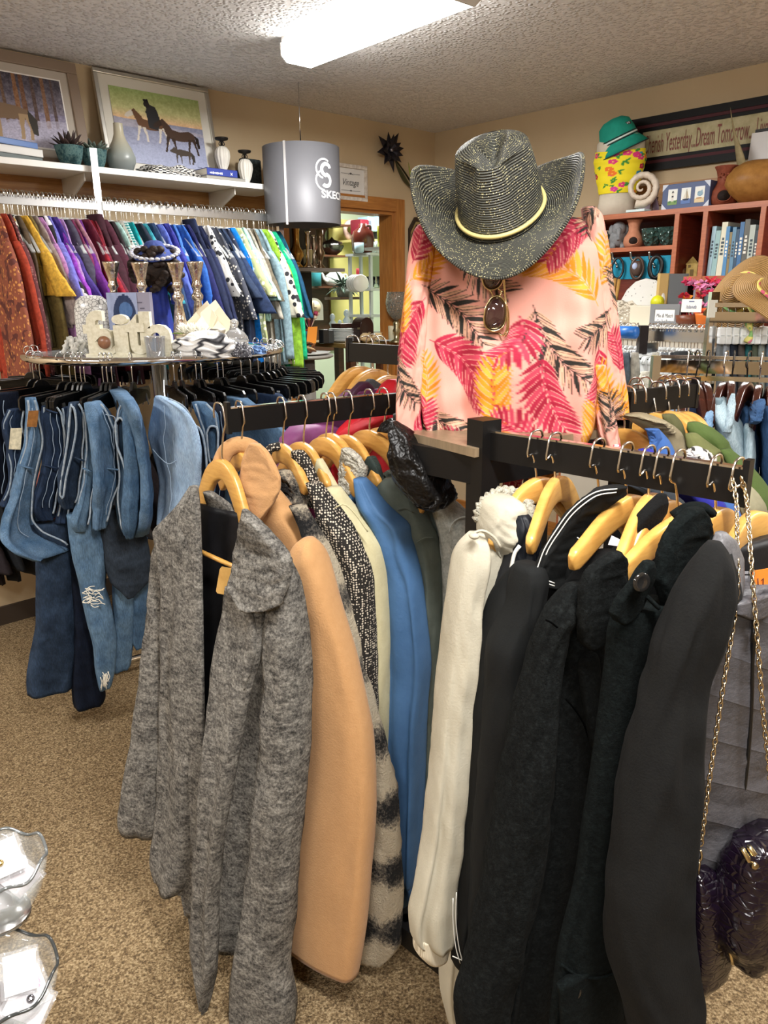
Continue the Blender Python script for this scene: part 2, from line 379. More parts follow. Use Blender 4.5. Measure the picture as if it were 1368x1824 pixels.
slab('floor', [LWp(.2, 0, -3.2), LWp(.2, 0, WL), LWp(-WL, 0, WL), LWp(-WL, 0, -3.2)], -.05, 0, mat_carpet())
slab('ceiling', [LWp(.2, 0, -3.2), LWp(.2, 0, WL), LWp(-WL, 0, WL), LWp(-WL, 0, -3.2)], CEIL, CEIL+.05, mat_pop())
D0, D1, DT=-1.225, -.375, 2.0
m=MB()
for s0, s1, z0, z1 in((-WL, D0, 0, CEIL), (D1, .0, 0, CEIL), (D0, D1, DT, CEIL)):m.box(LWp((s0+s1)/2, (z0+z1)/2, -.06), (s1-s0, .12, z1-z0), ax=eL)
m.build('wall_left', WALL, None, smooth=False, kind='structure')
wallbox('wall_right', -.12, WL, 0, CEIL, 0, -.12, WALL, RWp, eR)
wallbox('wall_back', -WL, 0.12, 0, CEIL, WL, WL+.12, WALL)
wallbox('wall_front', -3.1, WL, 0, CEIL, WL, WL+.12, WALL, RWp, eR)
wallbox('wall_far', -3.2, 2.3, 0, CEIL, -1.9, -2.0, GREENW)
wallbox('wall_side', 2.2, 2.3, 0, CEIL, -.12, -1.9, GREENW);wallbox('wall_inner', 0, 2.3, 0, CEIL, -.12, -.06, GREENW)
wallbox('trim_1', D1, D1+.075, 0, DT+.075, 0, .02, OAK)
wallbox('trim_2', D0-.075, D0, 0, DT+.075, 0, .02, OAK)
wallbox('trim_3', D0, D1, DT, DT+.075, 0, .02, OAKH)
wallbox('trim_4', D1-.02, D1, 0, DT, -.12, .0, OAK)
wallbox('trim_5', D0, D0+.02, 0, DT, -.12, 0, OAK)
wallbox('trim_6', D0+.02, D1-.02, DT-.02, DT, -.12, 0, OAKH)
wallbox('baseboard_left', -WL, D0-.075, 0, .09, 0, .015, plain('#3b2f24', .7));wallbox('baseboard_right', 0, WL, 0, .09, 0, .015, OAKH, RWp, eR)
cd=bpy.data.cameras.new('camera');cam=bpy.data.objects.new('camera', cd);COL.objects.link(cam)
cd.sensor_fit='HORIZONTAL';cd.sensor_width=36;cd.lens=36*FPX/1368;cd.clip_start=.02
from mathutils import Matrix
cam.matrix_world=Matrix([[CR[i], CU[i], -CF[i], CC[i]]for i in range(3)]+[[0, 0, 0, 1]]);SC.camera=cam
def emit(c, s):
 t=NT('lit_diffuser');t.set(Emission_Strength=s, Roughness=.4);t.p.inputs['Emission Color'].default_value=lin(c);t.color('#ffffff');return t.m
LITM=emit('#fffcf6', 13.)
LP0, LP1=V3(-.335, 3.51, 0), V3(.272, 2.815, 0)
def fixture(c, d, L, label, power):
 d=nrm(d);sd=np.cross(UP, d);th=thing('ceiling_light', label, 'ceiling light', (*c[:2], CEIL-.09), 'fluorescent ceiling lights')
 m=MB();m.box(V3(*c[:2], CEIL-.012), (L, .16, .024), ax=d);m.build('housing', plain('#e8e8e6', .5), th, smooth=False)
 prof=[(-.085, 0), (-.085, -.045), (-.06, -.066), (.06, -.066), (.085, -.045), (.085, 0)]
 m=MB();G=[[V3(*c[:2], CEIL-.024)+d*(L/2-.008)*e+sd*p[0]+UP*p[1]for p in prof]for e in(-1, 1)];m.grid(G, closed=True, cap0=False, cap1=False);m.build('diffuser', LITM, th, smooth=False)
 for e in(-1, 1):
  m=MB();m.prism([(p[0]*1.03, p[1]*1.05)for p in prof], V3(*c[:2], CEIL-.022)+d*(L/2-.008)*e, sd, UP, .008*(1 if np.cross(sd, UP)@d*e>0 else-1));m.build('end_cap', plain('#dddddb', .4), th, smooth=False)
 ld=bpy.data.lights.new('tube_light', 'AREA');ld.shape='RECTANGLE';ld.size=L*.9;ld.size_y=.15;ld.energy=power;ld.color=(1, .985, .965)
 lo=bpy.data.objects.new('tube_light', ld);COL.objects.link(lo);lo.parent=th;lo.location=(0, 0, -.02);lo.rotation_euler=(0, 0, math.atan2(d[1], d[0]))
LPW=30.
fixture((LP0+LP1)/2, LP1-LP0, np.linalg.norm(LP1-LP0), 'bright white fluorescent ceiling light over the shirt display', LPW)
for c, dd, lb in(((.35, .25), eR, 'fluorescent ceiling light above the two glass bowls'), ((-2.6, 1.2), eR, 'fluorescent ceiling light out over the left aisle'), ((2.7, 1.6), eR, 'fluorescent ceiling light over the denim rack aisle'), ((-.6, -1.6), eR, 'fluorescent ceiling light behind the front aisle')):
 fixture(V3(*c, 0), dd, 1.2, lb, LPW*1.25)
c=LWp(.3, 0, -1.0);fixture(c, eL, 1.0, 'fluorescent ceiling light in the room beyond the doorway', 26.)
w=bpy.data.worlds.new('world');SC.world=w;w.use_nodes=True;w.node_tree.nodes['Background'].inputs[0].default_value=(.9, .93, 1, 1);w.node_tree.nodes['Background'].inputs[1].default_value=.05
vs=SC.view_settings;vs.view_transform='Standard';vs.look='None';vs.gamma=1;vs.use_curve_mapping=False;vs.exposure=0.6
SHZ=2.035;SO=.30
shelf=thing('wall_shelf', 'long white shelf on the left wall above the row of clothes', 'shelf', LWp(-2.3, SHZ-.025, .15))
m=MB();m.box(LWp(-2.62, SHZ-.0125, SO/2), (2.36, SO, .025), ax=eL);m.build('board', plain('#e9e7e2', .35), shelf, smooth=False, bevel=.002)
for s in(-2.47, -1.72):
 m=MB();m.prism([(0, 0), (.26, 0), (.26, -.03), (.03, -.12), (0, -.12)], LWp(s, SHZ-.026, .005), nL, UP, .006);m.build('bracket', clear('#d8d4cc', .75, .3), shelf, smooth=False)
m=MB();m.box(LWp(-2.55, 1.995, .012), (2.42, .02, .055*2), ax=eL);tag(m.build('mounting_rail', PINE, None, smooth=False), 'pine board fixed to the wall beneath the long white shelf', 'board')
CH=CHROME()
rack=thing('wall_clothes_rail', 'chrome rail with uprights carrying the long row of tops on the left wall', 'clothes rack', LWp(-2.2, 0, .32))
for s, top in((-2.452, 2.1), (-1.50, 2.2)):
 m=MB();m.box(LWp(s, top/2, .32), (.03, .022, top), ax=eL);m.build('upright', CH, rack, smooth=False)
RZ=1.893
for s0, s1 in((-3.5, -2.46), (-2.44, -1.51)):
 m=MB();m.box(LWp((s0+s1)/2, RZ-.018, .335), (s1-s0, .012, .036), ax=eL);m.build('rail', metal('#a9a9a9', .32), rack, smooth=False)
for s in(-1.5, -2.452):m=MB();m.box(LWp(s, 1.05, .15), (.022, .3, .02), ax=eL);m.build('wall_arm', CH, rack, smooth=False)
for s0, s1 in((-3.5, -2.46), (-2.44, -1.51)):
 m=MB();m.box(LWp((s0+s1)/2, .83, .335), (s1-s0, .012, .03), ax=eL);m.build('low_rail', metal('#a9a9a9', .32), rack, smooth=False)
def picture(name, tl, tr, label, frame_c, mat_c, fw, mw, cv, hgt, inner=None):
 """a framed print leaning on the wall: tl, tr = s of the top corners along the left wall"""
 root=thing(name, label, 'picture', LWp((tl+tr)/2, SHZ, .1));w=tr-tl
 o=LWp(tl, SHZ+.002, .10);top=LWp(tl, SHZ+hgt, .025);ay=nrm(top-o);H=np.linalg.norm(top-o);ax=eL;az=np.cross(ax, ay)
 for x0, x1, y0, y1 in((0, w, 0, fw), (0, w, H-fw, H), (0, fw, fw, H-fw), (w-fw, w, fw, H-fw)):
  m=MB();m.box(o+ax*(x0+x1)/2+ay*(y0+y1)/2, (x1-x0, y1-y0, .022), ax=ax, az=az, ay=ay);m.build('frame', frame_c, root, smooth=False, bevel=.003)
 m=MB();m.box(o+ax*w/2+ay*H/2-az*.002, (w-2*fw, H-2*fw, .006), ax=ax, ay=ay, az=az);m.build('mat_board', plain(mat_c, .7), root, smooth=False)
 k=fw+mw
 if inner:
  m=MB();m.box(o+ax*w/2+ay*H/2, (w-2*k+.012, H-2*k+.012, .006), ax=ax, ay=ay, az=az);m.build('mat_edge', plain(inner, .6), root, smooth=False)
 panel(cv, o+ax*k+ay*k+az*.0042, ax, ay, w-2*k, H-2*k, 'print', root, vcol(.35, .02))
 return root
def beast(cv, x, y, s, c, kind='horse', flip=1, c2=None):
 def P(pts):return[(x+flip*a*s, y+b*s)for a, b in pts]
 if kind=='horse':
  cv.poly(P([(-.5, -.1), (-.3, -.2), (0, -.14), (.3, -.2), (.46, -.12), (.5, .12), (.32, .12), (.05, .16), (-.25, .14), (-.42, .08)]), c)
  cv.poly(P([(-.45, -.02), (-.62, -.42), (-.52, -.5), (-.3, -.28), (-.2, -.1)]), c);cv.poly(P([(-.6, -.45), (-.82, -.3), (-.86, -.2), (-.76, -.18), (-.56, -.28)]), c2 or c)
  for a, b, k in((-.4, .05, -.08), (-.26, .08, .06), (.3, .06, -.05), (.42, .03, .08)):cv.poly(P([(a-.06, b), (a+.06, b), (a+k+.03, .34), (a+k*1.6+.02, .55), (a+k*1.6-.05, .55), (a+k-.03, .34)]), c2 or c)
  cv.poly(P([(.46, -.1), (.6, -.02), (.62, .3), (.54, .32), (.5, .05)]), '#221812')
 else:
  cv.poly(P([(-.5, -.16), (-.2, -.2), (.2, -.16), (.42, -.1), (.46, .1), (.2, .12), (-.2, .16), (-.45, .08)]), c)
  cv.poly(P([(-.48, -.1), (-.6, -.32), (-.5, -.24), (-.36, -.22)]), c);cv.poly(P([(-.5, -.3), (-.66, -.18), (-.82, -.06), (-.7, .02), (-.45, .06)]), c2 or c)
  for a, k in((-.4, -.05), (-.25, .05), (.28, -.03), (.38, .05)):cv.poly(P([(a-.06, 0), (a+.07, 0), (a+k+.04, .3), (a+k+.02, .56), (a+k-.05, .56), (a+k-.03, .3)]), c2 or c)
  cv.poly(P([(.42, -.1), (.58, .1), (.56, .45), (.46, .42), (.4, .08)]), '#3a3630')
cv=Canvas(240, 190, '#999999');cv.vgrad(0, 48, '#a5bd78', '#c3c48a');cv.vgrad(48, 78, '#c3c48a', '#e8c096');cv.vgrad(78, 190, '#8f93ac', '#aab0cc');cv.poly([(0, 76), (120, 84), (240, 92), (240, 100), (0, 98)], '#a9a6b6');cv.noise(.035, 7)
cv.poly([(0, 150), (240, 120), (240, 190), (0, 190)], '#a5acc8', .6);cv.noise(.03, 3, 5)
beast(cv, 96, 88, 78, '#6a4a33', 'horse', 1, '#d8d0c4');cv.poly([(86, 52), (96, 32), (114, 38), (122, 66), (114, 98), (90, 94)], '#2e2e30');cv.ell(92, 34, 8, 9, '#2a2422');cv.poly([(83, 22), (96, 20), (98, 30), (87, 30)], '#1d1c20')
beast(cv, 172, 106, 84, '#4a372c', 'horse', 1, '#3a2b22');beast(cv, 176, 150, 50, '#4a4038', 'dog', 1)
cv.line([(208, 182), (228, 184)], 1.2, '#404860')
picture('framed_rider_picture', -2.285, -1.695, 'silver framed snow scene with a rider and two horses', metal('#c9c6bd', .35), '#dedbd0', .02, .045, cv, .455)
cv=Canvas(260, 180, '#555555');cv.vgrad(0, 90, '#4a4650', '#7d7684');cv.vgrad(90, 180, '#8b86a0', '#b9b4c4');cv.noise(.05, 6)
for x, wd, c in((120, 5, '#6d5646'), (150, 8, '#8a6448'), (166, 9, '#74533f'), (190, 6, '#5c4a44'), (215, 7, '#83614a'), (236, 5, '#5a4a48'), (60, 7, '#65503f'), (25, 6, '#544640')):cv.poly([(x-wd/2, 0), (x+wd/2, 0), (x+wd/2+2, 120+wd), (x-wd/2-2, 122+wd)], c)
cv.poly([(0, 130), (260, 105), (260, 180), (0, 180)], '#b6b2c6', .75);cv.noise(.06, 3, 9);beast(cv, 122, 100, 115, '#7d6650', 'dog', 1, '#a98f6d')
picture('framed_wolf_picture', -2.99, -2.36, 'taupe framed picture of a wolf in a snowy forest, partly out of view', plain('#8a7766', .5), '#b9b0a4', .045, .04, cv, .452, '#f4f2ee')
def on_shelf(x, y, o):p=PLW(x, y, o);p[2]=SHZ+.001;return p
def book(name, c, w, d, h, cover, label, group, cat='book', pages='#e9e2d0', rot=0., txt=None, ax0=eL, tcol='#ffffff'):
 ax=ax0*math.cos(rot)+np.cross(UP, ax0)*math.sin(rot);ay=np.cross(UP, ax);r=thing(name, label, cat, c, group)
 m=MB();t=.0025
 m.box(c+UP*t/2, (w, d, t), ax=ax);m.box(c+UP*(h-t/2), (w, d, t), ax=ax);m.box(c+UP*h/2-ay*(d/2-t/2), (w, t, h), ax=ax);m.build('cover', cover, r, smooth=False)
 m=MB();m.box(c+UP*h/2+ay*.002, (w-.006, d-.006, h-2*t), ax=ax);m.build('pages', plain(pages, .8), r, smooth=False)
 if txt:m=MB();text_mesh(m, txt, c+UP*(h*.3)-ay*(d/2+.0008)-ax*w*.42, ax, UP, h*.55, fit=w*.6);m.build('spine_title', plain(tcol, .5), r, smooth=False)
 return r
bp=on_shelf(22, 270, .16);bp=on_shelf(18, 268, .2)
zz=SHZ+.001
for i, (h, cvr, lb, w)in enumerate(((.018, plain('#4e5a58', .5), 'dark bound book at the bottom of the stack left of the succulents', .19), (.03, plain('#d7d6d2', .5), 'thick pale grey book in the middle of the stack under the wolf picture', .2), (.024, plain('#2f62a8', .4), 'blue book on top of the stack under the wolf picture', .17))):
 c=bp.copy();c[2]=zz;book('stacked_book', c+eL*(.0 if i<2 else-.005), w, .14, h, cvr, lb, 'books stacked left of the succulents', rot=(.25, .2, .3)[i]);zz+=h+.0005
POT=heather(('#20343a', '#37565c', '#5f7a78', '#28444a'), 25, 80, .5, 60, .006, 1)
def succulent(c, h, R, label, lc1, lc2, n=26, seed=0, up=1.0):
 r=thing('potted_succulent', label, 'potted plant', c, 'succulents in patterned pots');k=R/.05
 m=MB();m.lathe([(.034*k, 0), (.036*k, .004), (.05*k, .04*k), (.055*k, .062*k), (.058*k, .078*k), (.06*k, .084*k), (.054*k, .085*k), (.05*k, .075*k), (.001, .074*k)], c, 28);m.build('pot', POT, r)
 rg=np.random.default_rng(seed)
 for i in range(n):
  a=i*2.4;f=i/n;el=(.25+.95*(1-f))*up;el=min(el, 1.45);L=R*1.45*(1.15-.25*f if up>.9 else.95)*(.85+.3*rg.random());d=V3(math.cos(a), math.sin(a), 0)
  P=[];W=[]
  for q in np.linspace(0, 1, 7):
   e2=el+.5*q*q*(1 if up>.9 else.3);P.append(c+UP*(.075*k)+d*(.012+L*q*math.cos(el))+UP*L*q*math.sin(el)*(1-.12*q));W.append(max(.0016, R*.22*math.sin(PI*min(.97, q*.85+.12))))
  m=MB();m.tube(P, W, 6, flat=.35);m.build('leaf', fabric(lc1 if i%2 else lc2, None, 30, .1, 200, .5), r)
pc=on_shelf(124, 275, .19);succulent(pc, .1, .05, 'succulent with upright dark brown leaves in a teal patterned pot', '#4b3b38', '#3a2f2e', 26, 1, 1.15)
pc=on_shelf(167, 276, .19);succulent(pc, .1, .048, 'squat grey-green succulent rosette in a teal patterned pot', '#6f7d72', '#5a665e', 28, 2, .7)
c=on_shelf(216, 285, .19);t=NT('ombre_glaze');g=t.n('ShaderNodeSeparateXYZ');t.l(t.co('Object'), g.inputs[0]);t.color(t.ramp(g.outputs[2], [(.02, '#6f7676'), (.07, '#8d9490'), (.15, '#b9b39c')]));t.set(Roughness=.35)
m=MB();m.lathe([(.036, 0), (.046, .006), (.063, .045), (.064, .065), (.05, .1), (.03, .135), (.022, .16), (.02, .2), (.021, .203), (.015, .203), (.012, .15), (.001, .149)], c, 36);tag(m.build('bottle_vase', t.m, None), 'grey ombre bottle-shaped vase in front of the rider picture', 'vase')
HOUND=checks('#e8e6e0', '#26272b', 75, 75, .4, 'UV')
def cloth_pile(name, c, ax, L, D, H, mat, label, cat, layers=3, seed=0, amp=.25, rn=9, parent=None):
 ay=np.cross(UP, ax);nu, nv=60, 44;th=np.linspace(0, 2*PI, nu, endpoint=False);G=[];UV=[]
 for q in np.linspace(0, 1, nv):
  zz=H*math.sin(q*PI/2);k=math.cos(q*PI/2)**.55;f=1+amp*vn(np.cos(th)*2+seed, np.sin(th)*2+q*4, seed)+.06*np.sin(layers*2*PI*q+np.cos(th)*2)
  zv=zz*(1+.35*vn(np.cos(th)*k*2.2+7, np.sin(th)*k*2.2+seed, seed+2))+.006*np.sin(rn*np.cos(th)*k+6*np.sin(th)*k+seed)*q
  G.append(c+(L/2*k*f*np.cos(th))[:, None]*ax+(D/2*k*f*np.sin(th))[:, None]*ay+np.maximum(zv, 0)[:, None]*UP);UV.append(np.stack([th/6.28*(L+D)*1.5, np.full(nu, q*(H+D))+.01*np.cos(th*3)], -1))
 m=MB();m.grid(G, closed=True, UV=UV, cap0=True, cap1=True);return tag(m.build(name, mat, parent), label, cat)
c=on_shelf(295, 297, .2);cloth_pile('folded_scarf', c, eL, .3, .16, .05, HOUND, 'black and white houndstooth scarf folded on the white shelf', 'scarf', 4, 3)
c=on_shelf(383, 309, .22);zb=SHZ+.001
for i, (h, cvr, lb, tx, pg)in enumerate(((.016, plain('#8f8d86', .6), 'thin grey book lying under the navy book by the white gourd vases', None, '#cfcac0'), (.033, plain('#2f3f8f', .35), 'navy book with white spine lettering lying before the gourd vases', 'islington press edition', '#e9e4d6'))):
 cc=c.copy();cc[2]=zb;book('lying_book', cc+eL*(.02 if i==0 else 0), .22 if i==0 else.17, .13, h, cvr, lb, 'books lying by the gourd vases', pages=pg, txt=None, rot=.02);zb+=h+.0005
m=MB();o=c+UP*.021-np.cross(UP, eL)*.066-eL*.07
for k in range(9):m.box(o+eL*(.008*k+.004)+UP*.007, (.0055, .001, .006+.002*(k%3)), ax=eL)
m.prism([(0, 0), (.006, .004), (.012, 0), (.009, .007), (.012, .014), (.006, .01), (0, .014), (.003, .007)], o+eL*.115+UP*.002, eL, UP, .001)
b_=[x for x in bpy.data.objects if x.name.startswith('lying_book')][-1];m.build('spine_title', plain('#e8e8f0', .5), b_, smooth=False)
for x, y, o, lb, base in((397, 290, .17, 'taller white ribbed gourd candle holder standing on the books', zb), (438, 318, .2, 'shorter white ribbed gourd candle holder in front of the dark plaque', SHZ+.001)):
 c=PLW(x, y, o);c[2]=base;r=thing('gourd_candle_holder', lb, 'candle holder', c, 'white gourd candle holders');k=.95
 m=MB();m.lathe([(.018, 0), (.02, .004), (.016, .012), (.028, .04), (.036, .075), (.034, .1), (.022, .118), (.014, .122)], c, 48, ripple=.07, rn=12);m.build('body', plain('#d9d5cb', .55), r)
 m=MB();m.lathe([(.007, .12), (.006, .145), (.03, .152), (.033, .157), (.033, .161), (.028, .158), (.001, .156)], c, 24)
 for a in range(4):
  d=V3(math.cos(a*PI/2+.4), math.sin(a*PI/2+.4), 0);m.tube([c+UP*.122+d*.006, c+UP*.132+d*.014, c+UP*.14+d*.011, c+UP*.149+d*.004], .0025, 6)
 m.build('iron_cup', plain('#2a2622', .5, .6), r)
c=on_shelf(447, 320, .07);r=MB();r.box(c+UP*.075, (.12, .035, .15), ax=eL);tag(r.build('dark_plaque', heather(('#22282a', '#3a4243', '#59605e'), 30, 90, .4, 120, .004, 1), None, smooth=False, bevel=.008), 'dark mottled block vase standing behind the shorter gourd holder', 'vase')
c=on_shelf(412, 312, .13);cloth_pile('folded_navy_scarf', c-eL*.0+eL*.06, eL, .1, .1, .07, fabric('#2b3547'), 'small dark navy bundle tucked behind the lying books', 'scarf', 3, 8)
r=thing('hanging_drum_sign', 'big glossy grey drum shade hanging beside the wall shelf', 'drum sign', LWp(-1.41, 1.84, .36))
dc=LWp(-1.41, 0, .40);DR=.192
th=np.linspace(0, 2*PI, 73);G=[[V3(dc[0]+rr*math.cos(a), dc[1]+rr*math.sin(a), z)for a in th]for rr, z in((DR, 1.843), (DR, 2.205), (DR-.004, 2.205), (DR-.004, 1.843), (DR, 1.843))]
m=MB();m.grid(G);m.build('drum_wall', plain('#66666a', .5, .1, .4), r)
m=MB();av=nrm((CC-dc)*V3(1, 1, 0));a0=math.atan2(av[1], av[0])
for da in(-.42, ):
 p=V3(dc[0]+DR*math.cos(a0+da), dc[1]+DR*math.sin(a0+da), 2.02)
 m.box(p, (.012, .004, .375), ax=V3(-math.sin(a0+da), math.cos(a0+da), 0))
m.build('seam_strip', metal('#c8c8ca', .3), r, smooth=False)
m=MB()
for k in range(3):
 a=a0+k*2.1;m.tube([V3(dc[0]+(DR-.004)*math.cos(a), dc[1]+(DR-.004)*math.sin(a), 2.19), V3(dc[0], dc[1], 2.19)], .003, 6)
m.tube([V3(dc[0], dc[1], 2.19), V3(dc[0], dc[1], CEIL)], .003, 6);m.build('hanging_wire', CH, r)
def drum_bend(zc, ac):
 def f(x, y):a=ac-x/DR*-1;return V3(dc[0]+(DR+.0015)*math.cos(a), dc[1]+(DR+.0015)*math.sin(a), zc+y)
 return f
m=MB();text_mesh(m, 'SKECHERS', 0, (1, 0, 0), (0, 0, 1), .048, spacing=1.0, bend=drum_bend(1.957, a0+.50), bold=.03, fit=.28)
m.build('drum_lettering', plain('#e2e2e4', .3), r, smooth=False)
def swirl(rad, wd, a0_, a1_, cx, cz, b):
 out=[];inn=[]
 for a in np.linspace(a0_, a1_, 18):out.append((cx+(rad+wd/2)*math.cos(a), cz+(rad+wd/2)*math.sin(a)));inn.append((cx+(rad-wd/2)*math.cos(a), cz+(rad-wd/2)*math.sin(a)))
 return out, inn
m=MB();bf=drum_bend(2.062, a0+.66)
for cx, cz, rad, wd, s0, s1 in((0, .022, .026, .017, .3, PI*1.5), (0, -.026, .026, .017, PI*.5, -PI*.75), (-.012, .026, .043, .008, .9, PI*1.45), (-.012, -.026, .045, .008, PI*.6, PI*1.5)):
 o, i=swirl(rad, wd, s0, s1, cx, cz, bf);m.grid([[bf(*p)for p in o], [bf(*p)for p in i]])
m.build('drum_emblem', plain('#e2e2e4', .3), r, smooth=False)
r=thing('vintage_sign', 'small whitewashed framed sign reading Vintage above the doorway', 'sign', LWp(-.745, 2.04, .01));o=LWp(-.872, 2.04, .004);w_, h_, f_=.255, .2, .022
for x0, x1, y0, y1 in((0, w_, 0, f_), (0, w_, h_-f_, h_), (0, f_, f_, h_-f_), (w_-f_, w_, f_, h_-f_)):
 m=MB();m.box(o+eL*(x0+x1)/2+UP*(y0+y1)/2+nL*.009, (x1-x0, .018, y1-y0), ax=eL);m.build('frame', fabric('#d8d0c4', '#b8aca0', 40, .1), r, smooth=False, bevel=.003)
m=MB();m.box(o+eL*w_/2+UP*h_/2+nL*.004, (w_-.02, .006, h_-.02), ax=eL);m.build('face', plain('#d6d3ce', .6), r, smooth=False)
m=MB();ctr=o+eL*w_/2+nL*.0085
text_mesh(m, 'Vintage', ctr+UP*.083-eL*.062, eL, UP, .052, shear=.35, fit=.125)
for z in(.055, .148):
 m.box(ctr+UP*z, (.15, .001, .0016), ax=eL);m.prism([(-.012, 0), (0, .004), (.012, 0), (0, -.004)], ctr+UP*z, eL, UP, .001)
m.tube([ctr+UP*.142+eL*-.02, ctr+UP*.155, ctr+UP*.142+eL*.02], .0008, 5);m.build('lettering', plain('#3b3a3a', .6), r, smooth=False)
r=thing('metal_wall_flower', 'dark metal star-shaped flower with green leaf on the wall', 'wall decoration', LWp(-.2, 2.1, .02));c=PLW(693, 268, .05);PET=plain('#2c2a33', .35, .7);
for ring, n, L, lift in((0, 8, .115, .012), (1, 7, .08, .03)):
 for k in range(n):
  a=k*2*PI/n+ring*.4+.2;d=eL*math.cos(a)+UP*math.sin(a);s=-eL*math.sin(a)+UP*math.cos(a)
  m=MB();L2=L*(1+.12*math.sin(k*2.3));b=c+nL*(.004+.004*ring)
  m.add([b, b+d*L2*.45+s*.024+nL*lift*.6, b+d*L2+nL*lift, b+d*L2*.45-s*.024+nL*lift*.6, b+d*L2*.5+nL*(lift*.6+.008)], [[0, 4, 1], [1, 4, 2], [2, 4, 3], [3, 4, 0]]);m.build('petal', PET, r, smooth=False, solid=.0015)
m=MB();m.ball(c+nL*.02, .012, 8);m.build('centre', plain('#8d8a92', .3, .8), r)
sp=spl([PLW(x, y, .02)for x, y in((700, 280), (716, 300), (732, 325), (740, 345), (755, 362))], 16);m=MB();m.tube(sp, .005, 8);m.build('stem', plain('#33301f', .4, .6), r)
for pts, cc in((((738, 345), (734, 325), (730, 305), (727, 288)), '#8f9a3c'), (((735, 338), (722, 322), (710, 300), (703, 285)), '#4b4d34')):
 m=MB();m.tube(spl([PLW(x, y, .03)for x, y in pts], 12), [.003, .009, .014, .018, .02, .021, .02, .018, .015, .011, .006, .001], 8, flat=.35);m.build('leaf', plain(cc, .35, .5), r)
def lofl(mb, rows, o, ax, ns=24, nt=26, fold=0., nf=5, seed=0, cap0=True, cap1=True, fold0=.1, wr=0., e=1.):
 """local loft: rows (z, u0, u1, b, v)"""
 R=cr([(-r[0], *r[1:])for r in rows], nt);ax=nrm(ax);B=V3(-ax[1], ax[0], 0);th=np.linspace(0, 2*PI, ns, endpoint=False);c, s=np.cos(th), np.sin(th);G=np.empty((nt, ns, 3));UV=np.empty((nt, ns, 2))
 c=np.sign(c)*np.abs(c)**e;s=np.sign(s)*np.abs(s)**e
 for i in range(nt):
  z, u0, u1, b, v=R[i];a=(u1-u0)/2;t=i/(nt-1);f=fold*(fold0+(1-fold0)*t)*(np.sin(nf*th+seed+t)+.6*np.sin((2*nf-1)*th+2*seed))
  if wr:f=f+wr*vn(np.cos(th)*3+seed, np.sin(th)*3+t*9, seed)
  f=f*min(1, a/.05)
  G[i]=np.asarray(o)-UP*z+((u0+u1)/2+a*c)[:, None]*ax+(v+b*s+f*np.sign(s))[:, None]*B;UV[i, :, 0]=a*c;UV[i, :, 1]=-z
 mb.grid(G, closed=True, UV=UV, cap0=cap0, cap1=cap1)
def top_garment(name, hook, ax, length, sleeve, mat, label, group, W=.19, flare=.025, b=.02, seed=0, neck=.075, cat='top', smat=None, cuff=None, sw=.055, collar=None):
 """a top on a hanger; ax points to the shoulder on the room side. Root = body, children = sleeves."""
 o=hook-UP*.098;m=MB()
 rows=[(.02, -neck*.75, neck*.75, b*.6, 0), (0., -neck, neck, b*.8, 0), (-.03, -neck-.025, neck+.025, b, 0), (-.09, -W*.72, W*.72, b, 0), (-.15, -W*.9, W*.9, b, 0), (-.24, -W*.95, W*.95, b*1.1, 0), (-length*.6, -W-flare*.3, W+flare*.3, b*1.2, 0), (-length, -W-flare, W+flare, b*1.25, 0)]
 lofl(m, rows, o, ax, 36, 34, .008, 5+seed%3, seed, wr=.004);root=m.build(name, mat, None, origin=hook);tag(root, label, cat, group)
 if sleeve:
  for sgn in(1, -1):
   m=MB();L=sleeve;lng=L>.4;w1=sw*(.75 if lng else 1.15);out=.055 if not lng else.03
   fr=1 if sgn>0 else.45;rows=[(-.085, W*.5, W*.7, b*.8, 0), (-.13, W*.58, W*.9, b, 0), (-.19, W*.7, W*.98+sw*.35*fr, b*1.1, 0), (-.19-(L-.09)*.5, W*.8, W*.94+(out*.4+sw*.9)*fr, b*1.15, .004), (-.1-L, W*.88, W*.95+(out*.5+w1*1.3)*fr, b, .008)]
   lofl(m, rows, o, ax*sgn, 22, 24, .005, 3, seed+1, wr=.004);m.build('sleeve', smat or mat, root)
   if cuff:
    m=MB();lofl(m, [(-.09-L, W*.87, W*.95+(out*.5+w1*1.3)*fr+.003, b*1.08, .008), (-.104-L, W*.87, W*.95+(out*.5+w1*1.3)*fr+.003, b*1.08, .008)], o, ax*sgn, 22, 4);m.build('cuff', cuff, root)
 if collar:
  m=MB();lofl(m, [(.05, -neck*.8, neck*.8, b*.8, 0), (.02, -neck*.95, neck*.95, b*1.1, 0), (-.02, -neck*1.2, neck*1.2, b*1.3, 0)], o, ax, 28, 10, .003, 4, seed);m.build('collar', collar, root)
 return root
CLR=clear('#e9eeee', .28, .1);HOOKM=metal('#d4d2cc', .2)
def hook_path(top, ax, h, r=.018, lean=1):
 """a hanger hook: passes over the rail, then runs down to h below it"""
 P=[top+ax*lean*(r*math.cos(a))+UP*(r*math.sin(a)-.002)for a in np.linspace(-.5, PI+.5, 14)]
 return spl(P+[top-UP*(r*1.5)-ax*lean*r*.25, top-UP*(r*2.2), top-UP*h], 26)
